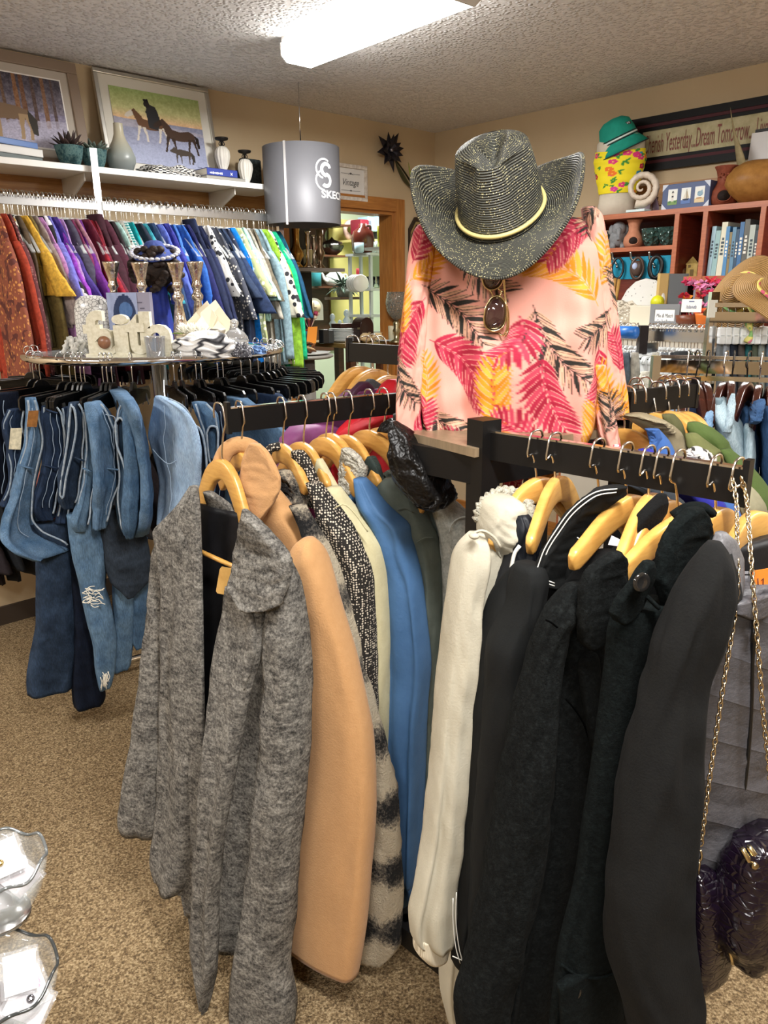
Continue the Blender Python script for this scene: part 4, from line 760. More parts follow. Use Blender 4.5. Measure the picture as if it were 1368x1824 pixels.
hl=['wooden hanger in the white jacket hood', 'wooden hanger with both arms bare beside the white hood', 'wooden hanger mostly hidden behind the stitched trench collar', 'wooden hanger inside the white-stitched trench coat', 'wooden hanger inside the stand-collar black coat', 'wooden hanger showing only its top behind the stand-collar coat', 'wooden hanger with long bare near arm in the charcoal coat', 'wooden hanger half covered by the big teal-black lapel', 'wooden hanger at the outer end of the right arm under the chain strap']
RA=[((955, 851), (-.9, )), ((989, 850), ()), ((1066, 873), ()), ((1116, 882), ()), ((1156, 880), ()), ((1180, 892), ()), ((1207, 917), ()), ((1275, 906), ()), ((1335, 912), ())]
for i, ((x, y), ex)in enumerate(RA):
 a=armpt(x, y, 'B')if i<8 else PY(1335, 912, .935);rt=onpl(x, y-70, cA, nB)if i<8 else ARM_R1-dB*.012;rt=rt.copy();rt[2]=ZB
 tl=(.1, .1, .1, .1, .1, .1, .1, .06, .05)[i]
 e1=a+nB*.11-UP*.07;e2=a-nB*.13-UP*.08
 if i==3:e1=PY(1020, 975, a[1]-.13)
 if i==4:e1=PY(1100, 990, a[1]-.11)
 if i==6:e1=PY(1095, 1008, a[1]-.11);e2=PY(1300, 960, a[1]+.14)
 if i==1:e1=PY(944, 952, a[1]-.12);e2=PY(1036, 905, a[1]+.12)
 if i==8:e1=PY(1292, 975, .87);e2=PY(1400, 985, 1.02)
 whanger('wooden_coat_hanger', a, e1, e2, rt, hl[i], HG, hookside=nB)
B1=nrm(V3(-.88, -.47, 0))
WHT=fabric('#b9b3a1', '#ada693', 8, .22, 260, .8, .35, .65, 0, .003);WSH=fabric('#c4bfae', '#a39d8a', 170, 1., 180, 1., .35, .6, .1, .012)
cw=coat('white_hooded_jacket', 'off-white cotton jacket with a curly fleece hood', PY(800, 1400, 1.05), 'jacket')
m=MB();P=spl(pxs([(850, 930, 1.13), (856, 905, 1.13), (872, 888, 1.14), (894, 879, 1.15), (918, 882, 1.16), (936, 897, 1.14), (945, 918, 1.12), (945, 940, 1.1), (938, 958, 1.08)], 1.1), 60)
m.tube(P, [.007+.004*math.sin(PI*i/59)+.0025*((i*7)%3-1)for i in range(60)], 12);m.build('fleece_trim', WSH, cw)
lf('hood', [(884, 880, 915), (896, 862, 930), (915, 854, 936), (940, 850, 936), (962, 856, 930), (984, 872, 922)], 1.115, B1, .05, WHT, cw, nt=40, fold=.006, nf=4, wr=.004, wf=(2, 6))
lf('body', [(930, 870, 912), (965, 842, 918), (1000, 828, 915), (1080, 822, 905), (1200, 818, 886), (1400, 810, 870), (1600, 800, 850), (1700, 782, 832), (1760, 784, 824), (1830, 800, 826)], 1.13, B1, .04, WHT, cw, nt=60, fold=.006, nf=3, wr=.004)
lf('sleeve', [(950, 835, 862), (968, 819, 868), (990, 809, 870), (1050, 797, 862), (1150, 785, 852), (1270, 772, 843), (1400, 762, 833), (1500, 751, 820), (1580, 736, 815), (1625, 729, 812), (1655, 731, 808), (1668, 737, 803)], 1.04, B1, .038, WHT, cw, nt=120, fold=.007, nf=4, wr=.003, wf=(2, 12))
lf('cuff', [(1655, 738, 802), (1680, 737, 801), (1697, 746, 796)], 1.04, B1, .03, stripes('#b8ad95', '#d8cfba', 200, 'X', 'UV'), cw, nt=12, label='ribbed knit cuff')
m=MB();m.tube(spl(pxs([(835, 955), (858, 945), (880, 957), (892, 975)], 1.02), 12), .0022, 6);m.ball(PY(845, 955, 1.01), .0075, 6, (1, 1, .6));m.build('epaulette', WHT, cw)
BK1=fabric('#0f1111', '#0a0b0b', 12, .2, 300, .85);BKW=fabric('#0c0c0d', '#080808', 70, .5, 240, 1., .3, .7, 0, .003);WST=plain('#d9d7ce', .8)
cn=coat('navy_puffer_jacket', 'navy black puffer with a thick white drawcord', PY(905, 1040, 1.1), 'jacket')
lf('body', [(915, 912, 940), (940, 905, 958), (990, 898, 955), (1040, 880, 935), (1120, 860, 915), (1300, 840, 890)], 1.09, B1, .035, fabric('#15181f', '#0f1116', 14, .3, 60, .5), cn, fold=.006, wr=.008)
m=MB();m.tube(spl(pxs([(926, 972), (917, 985), (911, 1010), (907, 1032)], 1.035), 14), .003, 8);m.build('drawcord', WST, cn, label='white drawcord')
k1=coat('black_field_jacket', 'plain black jacket right behind the white jacket sleeve', PY(850, 1400, 1.0), 'jacket')
lf('sleeve', [(1008, 915, 945), (1035, 890, 940), (1063, 873, 930), (1110, 859, 918), (1163, 845, 905), (1255, 835, 892), (1400, 827, 882), (1500, 821, 872), (1590, 814, 862), (1660, 806, 850), (1712, 804, 838), (1722, 812, 832)], 1.02, B1, .034, BK1, k1, nt=80, fold=.005, nf=3, wr=.003)
m=MB();m.tube(spl(pxs([(813, 1590), (812, 1640), (818, 1690), (825, 1716)], .985), 12), .0009, 5);m.tube(spl(pxs([(807, 1600), (807, 1640), (812, 1688), (820, 1716)], .985), 12), .0009, 5);m.tube(pxs([(806, 1703), (826, 1712)], .985), .0009, 5);m.build('white_stitching', WST, k1)
m=MB();m.tube(spl(pxs([(925, 1034), (930, 1025), (945, 1016), (950, 1010)], .995), 10), .0012, 5);m.build('pocket_piping', WST, k1)
k2=coat('stitched_trench_coat', 'black trench coat whose broad collar is edged in white stitching', PY(880, 1400, .98))
lf('sleeve', [(1005, 920, 965), (1030, 910, 975), (1060, 903, 972), (1110, 885, 962), (1157, 869, 955), (1228, 864, 945), (1400, 850, 930), (1600, 835, 905), (1780, 826, 880)], .99, B1, .034, BK1, k2, nt=80, fold=.006, nf=3, seed=4, wr=.004)
lf('body', [(990, 970, 1040), (1060, 960, 1030), (1200, 930, 1000), (1500, 880, 960), (1780, 850, 930)], 1.05, B1, .03, BK1, k2)
lf('collar', [(868, 1062, 1112), (885, 1040, 1110), (910, 1012, 1075), (940, 990, 1052), (978, 967, 1038), (1010, 954, 1022), (1030, 946, 1010), (1046, 980, 1002)], 1.0, B1, .016, BK1, k2, nt=50, wr=.003)
lf('collar', [(952, 1030, 1040), (975, 1010, 1042), (1010, 1004, 1041), (1040, 1003, 1036), (1056, 1006, 1028)], 1.01, B1, .014, BK1, k2, nt=24)
m=MB()
for d in(3, 10):m.tube(spl(pxs([(1100-d*.2, 868+d*.9), (1066, 872+d), (1040+d*.4, 885+d), (1012+d*.7, 910+d*.7), (990+d*.9, 940+d*.4), (967+d, 978), (955+d, 1010), (948+d, 1030-d*.3), (970+d*.5, 1040-d*.6), (988, 1046-d*.7)], .978), 50), .0009, 5)
m.tube(spl(pxs([(1028, 957), (1036, 964), (1041, 980)], .99), 8), .0008, 5);m.build('white_stitching', WST, k2)
k3=coat('stand_collar_coat', 'black coat with a tall curved stand collar', PY(1060, 1300, 1.0))
lf('collar', [(880, 1172, 1186), (895, 1158, 1188), (915, 1138, 1184), (940, 1118, 1168), (965, 1104, 1142), (992, 1080, 1116)], .985, B1, .016, BKW, k3, nt=36)
lf('body', [(985, 1060, 1110), (1010, 1030, 1100), (1060, 1000, 1080), (1200, 960, 1050), (1500, 900, 1010), (1780, 860, 960)], .99, B1, .03, BKW, k3)
m=MB();m.prism([(0, 0), (.014, .002), (.016, .012), (.004, .014)], PY(1083, 970, .96), nrm(PY(1100, 975, .96)-PY(1083, 970, .96)), UP, .001);m.build('care_label', plain('#e2e2ea', .7), k3, smooth=False, label='white care label')
WOOL=heather(('#090a0a', '#111313', '#1d2020'), 90, 220, .6, 260, .004, 1);TEAL=heather(('#060909', '#0c1010', '#151b1b'), 90, 220, .6, 260, .004, 1)
k4=coat('charcoal_wool_coat', 'charcoal wool coat with a turned lapel in the middle of the right arm', PY(900, 1500, .9))
lf('body', [(1040, 1015, 1060), (1100, 1000, 1072), (1200, 985, 1078), (1300, 980, 1066), (1400, 975, 1055), (1500, 960, 1045), (1700, 920, 1025), (1870, 890, 1010)], .94, B1, .022, WOOL, k4, nt=60, fold=.006, nf=4)
lf('sleeve', [(1040, 1010, 1034), (1060, 992, 1036), (1090, 970, 1034), (1123, 955, 1014), (1202, 933, 998), (1307, 908, 990), (1400, 893, 984), (1500, 875, 968), (1600, 857, 950), (1700, 836, 928), (1790, 815, 908), (1870, 822, 900)], .9, B1, .04, WOOL, k4, nt=110, fold=.004, nf=2, seed=2, wr=.004)
lf('lapel', [(983, 1088, 1106), (996, 1066, 1112), (1012, 1046, 1114), (1040, 1035, 1113), (1080, 1033, 1110), (1110, 1033, 1100), (1136, 1034, 1086), (1152, 1042, 1070)], .885, B1, .016, WOOL, k4, nt=40, wr=.002)
lf('lapel', [(1165, 1040, 1062), (1180, 1030, 1066), (1250, 1040, 1070), (1330, 1052, 1072), (1390, 1060, 1070)], .9, B1, .01, WOOL, k4, nt=24)
m=MB();m.tube(spl(pxs([(972, 1104), (982, 1109), (993, 1118)], .865), 8), .0012, 5);m.tube(spl(pxs([(1008, 1245), (1025, 1265), (1040, 1290), (1050, 1320)], .9), 10), .0012, 5);m.build('seam', plain('#050505', .95, 0., 0.), k4)
m=MB();m.lathe([(.001, 0), (.008, .0005), (.009, .003), (.007, .004), (.001, .003)], PY(1064, 1322, .885), 16, az=V3(.55, -.83, .1));m.build('button', plain('#0c0c0c', .12), k4)
k5=coat('teal_black_pea_coat', 'teal-black wool coat with a buttoned collar tab and flap pocket', PY(1080, 1500, .86))
lf('body', [(1075, 1100, 1190), (1110, 1088, 1200), (1150, 1085, 1200), (1250, 1072, 1180), (1350, 1058, 1160), (1450, 1042, 1140), (1550, 1028, 1120), (1680, 1000, 1120), (1870, 985, 1140)], .865, B1, .025, TEAL, k5, nt=80, fold=.006, nf=4, seed=1)
lf('collar', [(905, 1225, 1250), (920, 1208, 1256), (945, 1190, 1263), (980, 1176, 1266), (1020, 1170, 1260), (1060, 1180, 1244), (1095, 1192, 1226), (1112, 1198, 1212)], .875, B1, .016, TEAL, k5, nt=44, wr=.003)
m=MB();m.tube(spl(pxs([(1200, 920), (1225, 905), (1252, 903), (1268, 915)], .9), 12), .012, 8, flat=.5);m.build('collar_stand', TEAL, k5)
lf('collar_tab', [(1000, 1146, 1164), (1015, 1134, 1166), (1035, 1122, 1163), (1060, 1100, 1152), (1085, 1088, 1142), (1102, 1094, 1128), (1110, 1104, 1118)], .825, B1, .012, TEAL, k5, nt=30)
m=MB();m.lathe([(.001, 0), (.010, .001), (.012, .004), (.010, .006), (.006, .0045), (.001, .0045)], PY(1139, 1036, .81), 20, az=V3(.35, -.93, .1));m.lathe([(.001, 0), (.012, .001), (.014, .004), (.012, .006), (.006, .0045), (.001, .0045)], PY(1018, 1762, .84), 20, az=V3(-.2, -.95, .2));b_=m
mm=MB();mm.lathe([(.001, 0), (.010, .001), (.012, .004), (.010, .006), (.006, .0045), (.001, .0045)], PY(1139, 1036, .806), 20, az=V3(.35, -.93, .1));mm.build('button', plain('#1b1a19', .1, 0, .8), k5)
mm=MB();mm.lathe([(.001, 0), (.013, .001), (.015, .004), (.013, .006), (.006, .0045), (.001, .0045)], PY(1016, 1762, .825), 20, az=V3(-.1, -.95, .2));mm.build('button', plain('#1b1a19', .15, 0, .6), k5)
m=MB();m.tube(spl(pxs([(1150, 1060), (1160, 1070), (1172, 1082)], .83), 8), .007, 8, flat=.4);m.build('tab_loop', TEAL, k5)
lf('pocket_flap', [(1722, 1000, 1104), (1745, 1003, 1106), (1790, 1006, 1110), (1840, 1010, 1112)], .838, B1, .01, TEAL, k5, nt=16)
m=MB();m.tube(spl(pxs([(1000, 1718), (1030, 1738), (1070, 1742), (1106, 1728)], .828), 14), .0022, 6);m.build('pocket_seam', TEAL, k5)
SOFT=fabric('#121211', '#0d0d0d', 60, .3, 300, .95, .3, .7, 0, .002)
k6=coat('black_softshell_jacket', 'black softshell jacket with a broad sleeve next to the grey vest', PY(1170, 1400, .8), 'jacket')
lf('body', [(985, 1250, 1300), (1060, 1225, 1315), (1160, 1200, 1275), (1300, 1180, 1255), (1500, 1150, 1245), (1700, 1150, 1245)], .84, B1, .03, SOFT, k6, nt=50, fold=.005)
lf('sleeve', [(965, 1262, 1284), (985, 1246, 1296), (1020, 1226, 1305), (1060, 1206, 1303), (1100, 1190, 1292), (1150, 1171, 1272), (1220, 1155, 1248), (1290, 1137, 1240), (1400, 1115, 1233), (1500, 1098, 1227), (1590, 1089, 1225), (1650, 1090, 1226), (1720, 1098, 1232), (1800, 1118, 1240), (1870, 1136, 1240)], .795, B1, .045, SOFT, k6, nt=110, fold=.006, nf=2, seed=3, wr=.006, wf=(2, 8))
def mat_quilt():
 t=NT('quilted_nylon');sx=t.n('ShaderNodeSeparateXYZ');t.l(t.co('UV'), sx.inputs[0]);ab=t.n('ShaderNodeMath', operation='ABSOLUTE');t.l(sx.outputs[0], ab.inputs[0])
 k=t.n('ShaderNodeMath', operation='MULTIPLY_ADD');t.l(ab.outputs[0], k.inputs[0]);k.inputs[1].default_value=-.5;t.l(sx.outputs[1], k.inputs[2])
 f=t.n('ShaderNodeMath', operation='PINGPONG');t.l(k.outputs[0], f.inputs[0]);f.inputs[1].default_value=.03
 s=t.n('ShaderNodeMath', operation='SQRT');t.l(f.outputs[0], s.inputs[0]);n=t.noise(t.co(), 45, 5, .7)
 h=t.n('ShaderNodeMath', operation='MULTIPLY_ADD');t.l(n, h.inputs[0]);h.inputs[1].default_value=.12;t.l(s.outputs[0], h.inputs[2])
 t.color(t.ramp(t.noise(t.co('Object', (60, 60, 400)), 2, 4), [(.3, '#3a393c'), (.7, '#514f52')]));t.set(Roughness=.5);t.bump(h.outputs[0], .5, .045);return t.m
QUI=mat_quilt()
k7=coat('grey_quilted_vest', 'slate grey quilted zip vest at the outer end of the right arm', PY(1320, 1300, .85), 'vest')
BV=nrm(V3(-.86, -.5, 0))
lf('body', [(1030, 1300, 1400), (1080, 1284, 1430), (1140, 1262, 1440), (1200, 1246, 1450), (1300, 1236, 1455), (1400, 1237, 1450), (1480, 1240, 1440), (1525, 1245, 1425), (1535, 1262, 1410)], .885, BV, .03, QUI, k7, nt=90, fold=.004, nf=5, wr=.004)
lf('collar', [(948, 1276, 1292), (965, 1272, 1308), (1000, 1276, 1320), (1040, 1290, 1322), (1075, 1304, 1320)], .845, BV, .012, fabric('#6a696b', '#5a595b', 300, .3, 300, .45), k7, nt=30, label='grey satin collar')
lf('inner_back', [(962, 1306, 1400), (1000, 1304, 1420), (1070, 1304, 1420)], .925, BV, .01, LIN, k7, nt=12, label='black lining')
lf('collar', [(1064, 1312, 1372), (1080, 1314, 1380), (1094, 1328, 1368), (1102, 1340, 1356)], .838, BV, .012, QUI, k7, nt=20)
m=MB();m.tube(spl(pxs([(1346, 1098), (1342, 1130), (1338, 1180), (1337, 1240), (1334, 1300), (1328, 1370), (1318, 1450), (1312, 1520)], .835), 40), .006, 8, flat=.5);m.build('zip', plain('#0c0c0d', .35), k7, label='black zip')
m=MB();m.box(PY(1343, 1130, .82), (.006, .004, .02));m.build('zip_pull', plain('#111111', .3), k7)
m=MB()
for k in range(4):m.box(PY(1323+0*k, 1020+k*8, .885)+UP*0, (.014-.002*(k%2), .001, .0035))
m.build('neck_print', plain('#8f9094', .6), k7, smooth=False)
m=MB();o=PY(1333, 1063, .865);m.prism([(0, 0), (.024, 0), (.024, .036), (.001, .034)], o, nrm(PY(1366, 1060, .865)-o), UP, .001);tg=m.build('price_sticker', plain('#f07a2a', .5), k7, smooth=False, label='bright orange price tag')
m=MB()
for pts in([(1338, 1038), (1341, 1030), (1345, 1038), (1341, 1044), (1346, 1050)], [(1350, 1030), (1351, 1048)], [(1356, 1034), (1360, 1030), (1359, 1046)]):m.tube(pxs(pts, .863), .0006, 4)
m.build('pen_price', plain('#222222', .6), k7)
CROC=NT('patent_croc');qv=CROC.n('ShaderNodeTexVoronoi', feature='DISTANCE_TO_EDGE');qv.inputs['Scale'].default_value=55;CROC.l(CROC.co('Object', (1, 1, 2.2)), qv.inputs['Vector']);CROC.color('#0f0713');CROC.set(Roughness=.2, Coat_Weight=.15, Coat_Roughness=.05)
qr=CROC.ramp(qv.outputs['Distance'], [(0, '#000000'), (.12, '#ffffff')]);CROC.bump(qr, .35, .006);CROC=CROC.m;GOLD=metal('#d8c69a', .2)
pu=thing('chain_strap_purse', 'dark purple patent crocodile purse hung by its chain at the frame edge', 'purse', PY(1300, 1700, .8))
lf('body', [(1548, 1232, 1262), (1570, 1228, 1288), (1600, 1225, 1300), (1680, 1224, 1300), (1740, 1226, 1286), (1768, 1236, 1262)], .80, BV, .03, CROC, pu, nt=40, wr=.002, lin=True, e=.5)
lf('flap', [(1490, 1318, 1400), (1520, 1304, 1410), (1580, 1296, 1420), (1640, 1296, 1425), (1690, 1302, 1400), (1712, 1310, 1345)], .80, BV, .035, CROC, pu, nt=40, wr=.003, lin=True, e=.5)
m=MB();m.tube(spl(pxs([(1298, 1600), (1302, 1640), (1300, 1690), (1305, 1716)], .775), 12), .003, 6);m.tube(spl(pxs([(1306, 1598), (1309, 1640), (1306, 1690)], .775), 12), .003, 6);m.build('frame_bar', GOLD, pu)
for pts in(((1322, 1512), (1350, 1560), (1372, 1592)), ((1334, 1508), (1362, 1548), (1384, 1580))):m=MB();m.tube(pxs(pts, .77), .0035, 6);m.build('frame_bar', GOLD, pu)
m=MB();m.ball(PY(1344, 1541, .765), .006, 8);m.build('clasp', metal('#b7a684', .2), pu)
def chain(pts, Y, r=.0026, step=.0075):
 P=spl(pxs(pts, Y), 200);L=np.concatenate([[0], np.cumsum(np.linalg.norm(np.diff(P, axis=0), axis=1))]);n=int(L[-1]/step);m=MB()
 for k in range(n):
  c=np.array([np.interp((k+.5)*step, L, P[:, j])for j in range(3)]);d=nrm(np.array([np.interp((k+.9)*step, L, P[:, j])for j in range(3)])-c);s=nrm(np.cross(d, V3(0, 1, 0))if k%2 else np.cross(d, np.cross(d, V3(0, 1, 0))))
  m.tube([c+d*.0055*math.cos(a)+s*.0027*math.sin(a)for a in np.linspace(0, 2*PI, 8, endpoint=False)], .0011, 5, closed=True)
 return m
CHM=metal('#cdbfa5', .2)
chain([(1304, 850, .93), (1308, 868, .92), (1312, 900, .905), (1313, 960, .86), (1313, 1060, .825), (1305, 1120, .815), (1290, 1210, .80), (1272, 1330, .785), (1258, 1430, .775), (1248, 1510, .775)], .8).build('chain_strap', CHM, pu)
chain([(1320, 850, .93), (1328, 880, .925), (1334, 940, .87), (1338, 1000, .84), (1344, 1080, .82), (1352, 1180, .80), (1360, 1280, .79), (1368, 1350, .785), (1378, 1460, .79)], .8).build('chain_strap', CHM, pu)
m=MB();m.tube(spl(pxs([(1246, 1512), (1240, 1524), (1246, 1534), (1250, 1524), (1247, 1514)], .775), 12), .0016, 6);m.tube(pxs([(1246, 1532), (1244, 1556)], .78), .002, 6);m.build('snap_hook', CHM, pu)
PINK='#e2a090'
def frond(cv, base, tip, bow, n, L, cols, wd=.16, sweep=.75, side=(1, 1), edge=None, taper=1.):
 b, t=np.array(base, float), np.array(tip, float);d=t-b;ln=np.linalg.norm(d);nn=np.array([-d[1], d[0]])/ln
 def pt(q):return b+d*q+nn*bow*ln*4*q*(1-q)
 for i in range(n):
  q=.06+.92*i/(n-1);p=pt(q);tg=nrm(pt(min(q+.02, 1))-pt(q-.02));l=L*(math.sin(PI*(.18+.72*q))**.7)*taper
  for sg in(1, -1):
   s=side[0]if sg>0 else side[1]
   if s<=0:continue
   no=np.array([-tg[1], tg[0]])*sg;dr=nrm(no*(1-sweep*.75)+tg*sweep);e=p+dr*l*s;pe=np.array([-dr[1], dr[0]])*sg
   w=l*s*wd;mid=p+dr*l*s*.45+pe*(-w*.55);k=cols[(i+(sg>0))%len(cols)]
   po=[p, p+dr*l*s*.25-pe*w*.9, p+dr*l*s*.6-pe*w*.85, e+tg*l*.08, p+dr*l*s*.6+pe*w*.45, p+dr*l*s*.25+pe*w*.5]
   cv.poly(po, k)
   if edge:
    cv.line([po[0], po[1], po[2], po[3]], 2.6, edge);cv.line([p, p+dr*l*s*.85], 1.2, edge)
   else:cv.line([p+pe*w*.45+dr*l*s*.12, p+pe*w*.55+dr*l*s*.5, p+pe*w*.3+dr*l*s*.95], 2.2, PINK)
 cv.line([pt(q)for q in np.linspace(0, 1, 14)], 2.4, edge or cols[0])
CVS=2.;X0, Y0_=690, 330;shirt_cv=Canvas(int(440*CVS), int(490*CVS), PINK)
RED=['#ab2440', '#981b34', '#bd3f54'];ORA=['#d58a1e', '#c67a12', '#e09f38'];TAN=['#d9a98c', '#cf9f86', '#2b2a26']
def sc_(p):return((p[0]-X0)*CVS, (p[1]-Y0_)*CVS)
FR=[((752, 508), (872, 604), -.1, 12, 52, TAN, .13, .7, '#1e1d1a'), ((776, 600), (880, 700), -.12, 13, 62, RED, .2, .72, None), ((1040, 545), (905, 468), .16, 13, 58, ORA, .17, .7, None), ((1048, 398), (950, 468), .1, 12, 55, RED, .2, .7, None), ((1068, 360), (1024, 420), .1, 8, 40, TAN, .14, .7, '#1e1d1a'), ((1060, 515), (1072, 425), 0, 8, 34, ORA, .18, .7, None), ((930, 542), (1014, 668), .12, 12, 54, TAN, .13, .72, '#1e1d1a'), ((1078, 548), (1008, 598), -.1, 9, 42, TAN, .14, .7, '#1e1d1a'), ((942, 622), (980, 748), .1, 12, 54, RED, .2, .7, None), ((906, 752), (890, 628), -.08, 11, 46, ORA, .18, .75, None), ((1042, 612), (1022, 700), -.1, 9, 40, RED, .2, .7, None), ((1062, 735), (1048, 645), .1, 9, 40, ORA, .18, .72, None), ((772, 716), (876, 772), .1, 11, 50, TAN, .13, .7, '#1e1d1a'), ((928, 768), (888, 728), .1, 8, 40, RED, .18, .7, None), ((1000, 800), (1022, 705), .1, 10, 44, ORA, .18, .7, None), ((958, 750), (975, 790), .1, 6, 30, TAN, .14, .7, '#1e1d1a'), ((735, 500), (790, 420), .12, 11, 46, ORA, .18, .7, None), ((738, 470), (752, 392), .1, 8, 36, RED, .2, .7, None), ((758, 530), (722, 640), .1, 11, 44, RED, .2, .72, None), ((722, 596), (722, 508), 0, 9, 30, ORA, .2, .75, None), ((762, 722), (766, 628), .1, 9, 36, ORA, .18, .7, None), ((712, 625), (740, 712), .1, 10, 34, TAN, .14, .7, '#1e1d1a'), ((735, 765), (772, 705), .1, 9, 36, RED, .2, .7, None), ((915, 560), (892, 626), -.2, 9, 44, RED, .2, .7, None), ((840, 450), (900, 520), .1, 8, 40, TAN, .13, .7, '#1e1d1a'), ((850, 800), (800, 770), .1, 8, 40, RED, .18, .7, None), ((1095, 660), (1080, 590), .1, 10, 36, RED, .2, .7, None), ((1092, 560), (1080, 480), .1, 9, 32, TAN, .14, .7, '#1e1d1a'), ((1102, 745), (1090, 690), .1, 8, 34, ORA, .18, .7, None), ((1075, 770), (1078, 700), .1, 8, 34, TAN, .14, .7, '#1e1d1a'), ((860, 400), (940, 420), .1, 9, 44, RED, .2, .7, None), ((1010, 770), (1062, 800), .1, 8, 36, TAN, .14, .7, '#1e1d1a')]
for b, t, bow, n, L, cols, wd, sw_, ed in FR:frond(shirt_cv, sc_(b), sc_(t), bow, int(n*1.15), L*CVS*.95, cols, wd*(.78 if ed is None else.9), sw_-.12, edge=ed)
shirt_cv.blur()
def shirt_col(front):
 def f(G, R):
  nt, ns=G.shape[:2];th=np.linspace(0, 2*PI, ns, endpoint=False);C=np.empty((nt, ns, 3))
  for i in range(nt):
   y, xl, xr, _=R[i];x=(xl+xr)/2+(xr-xl)/2*np.cos(th);x=np.where(np.sin(th)<=0, x, 2*X0+440-x);C[i]=shirt_cv.at((x-X0)*CVS, np.full(ns, (y-Y0_)*CVS))
  return C
 return f
SH=vcol(.75, .25, 380)
pt_=(cA+cC)/2
fm=thing('torso_form', 'display torso under the pink palm shirt and straw hat', 'display form', (*pt_[:2], 1.256))
AX=nrm(V3(.99, -.10, 0));FY=1.47
m=MB();m.lathe([(.12, 1.256), (.125, 1.3), (.13, 1.45), (.14, 1.52), (.12, 1.56), (.07, 1.59), (.05, 1.61), (.045, 1.66), (.04, 1.67)], (PY(912, 600, FY)[0], FY, 0), 28, ax=AX, sy=.6);m.build('torso', plain('#1c1b1a', .6), fm)
sh=thing('palm_print_shirt', 'pink long-sleeved shirt with red, orange and black palm fronds', 'shirt', PY(905, 785, FY))
body=[(385, 860, 1000), (396, 810, 1040), (405, 775, 1062), (420, 752, 1074), (470, 746, 1079), (540, 742, 1084), (610, 738, 1088), (680, 738, 1090), (735, 746, 1086), (765, 762, 1074), (785, 790, 1050), (793, 830, 1015)]
m=MB();loft(m, body, FY, AX, .115, ns=520, nt=330, fold=.019, nf=8, seed=2, wr=.006, wf=(2, 6), fold0=.1, colf=shirt_col(1), bt=((0, .5), (.15, .85), (.6, 1.05), (.9, 1.05), (1, .8)));m.build('body', SH, sh)
for nm, rows, Yc, b in(('sleeve', [(402, 744, 776), (415, 736, 778), (450, 728, 776), (520, 720, 768), (600, 711, 762), (680, 706, 756), (740, 704, 752), (770, 714, 757), (790, 730, 762), (800, 738, 762)], 1.44, .05), ('sleeve', [(370, 1036, 1060), (388, 1038, 1072), (440, 1042, 1080), (520, 1052, 1092), (600, 1062, 1102), (670, 1068, 1110), (725, 1076, 1116), (742, 1084, 1117)], 1.43, .05)):
 m=MB();loft(m, rows, Yc, AX, b, ns=120, nt=200, fold=.006, nf=4, seed=3, wr=.003, colf=shirt_col(1));m.build(nm, SH, sh)
for rows, Yc in(([(650, 1052, 1078), (690, 1056, 1084), (730, 1060, 1092), (770, 1066, 1100), (795, 1076, 1104), (802, 1084, 1102)], 1.37), ([(822, 918, 942), (835, 906, 940), (855, 897, 930), (874, 895, 922), (880, 900, 916)], 1.40), ([(824, 936, 965), (845, 938, 985), (862, 950, 980), (872, 960, 972)], 1.41)):
 m=MB();loft(m, rows, Yc, AX, .02, ns=60, nt=80, fold=.005, nf=4, seed=1, wr=.003, colf=lambda G, R:shirt_col(1)(G, R-np.array([0, 0, 0, 0])*1. if R[0, 0]<800 else np.stack([R[:, 0]-110, R[:, 1]+60, R[:, 2]+60, R[:, 3]], 1)));m.build('tie_tail', SH, sh)
lf('cuff', [(738, 700, 726), (752, 700, 728), (762, 704, 728)], 1.43, AX, .02, plain('#121212', .8), sh, nt=8, ns=20, label='black cuff')
lf('cuff', [(790, 1088, 1104), (800, 1084, 1106), (808, 1088, 1100)], 1.36, AX, .014, checks('#e84a5a', '#f4c8c8', 120, 120, .2), sh, nt=8, ns=20, label='pink checked cuff')
def mat_straw(base, lo, gl, k=520):
 t=NT('woven_straw');u=t.n('ShaderNodeSeparateXYZ');t.l(t.co('UV'), u.inputs[0]);w=t.n('ShaderNodeMath', operation='MULTIPLY');w.inputs[1].default_value=k*PI*2/2;t.l(u.outputs[1], w.inputs[0])
 s=t.n('ShaderNodeMath', operation='SINE');t.l(w.outputs[0], s.inputs[0]);s2=t.n('ShaderNodeMath', operation='MULTIPLY_ADD');s2.inputs[1].default_value=.5;s2.inputs[2].default_value=.5;t.l(s.outputs[0], s2.inputs[0])
 q=t.n('ShaderNodeTexVoronoi');q.inputs['Scale'].default_value=300;t.l(t.co('Object', (1, 1, 1.)), q.inputs['Vector']);nz=t.noise(t.co(), 55, 3)
 c=t.ramp(s2.outputs[0], [(.1, lo), (.6, base)])
 if gl:
  f=t.n('ShaderNodeMath', operation='LESS_THAN');t.l(q.outputs['Distance'], f.inputs[0]);f.inputs[1].default_value=.26;g=t.n('ShaderNodeMath', operation='GREATER_THAN');t.l(nz, g.inputs[0]);g.inputs[1].default_value=.46
  h=t.n('ShaderNodeMath', operation='MULTIPLY');t.l(f.outputs[0], h.inputs[0]);t.l(g.outputs[0], h.inputs[1]);c=t.mix(h.outputs[0], c, lin(gl))
 t.color(c);t.set(Roughness=.6);t.bump(s2.outputs[0], .8, .004);return t.m
HAT=mat_straw('#585850', '#272823', '#d9cf9a')
ho=PY(893, 384, 1.40);ht=thing('straw_cowboy_hat', 'dark grey straw cowboy hat with gold flecks and a pale cord', 'hat', ho)
yaw, pit, rol=math.radians(16), math.radians(-36), math.radians(-6)
def rotm(ax, a):
 ax=nrm(ax);K=np.array([[0, -ax[2], ax[1]], [ax[2], 0, -ax[0]], [-ax[1], ax[0], 0]]);return np.eye(3)+math.sin(a)*K+(1-math.cos(a))*(K@K)
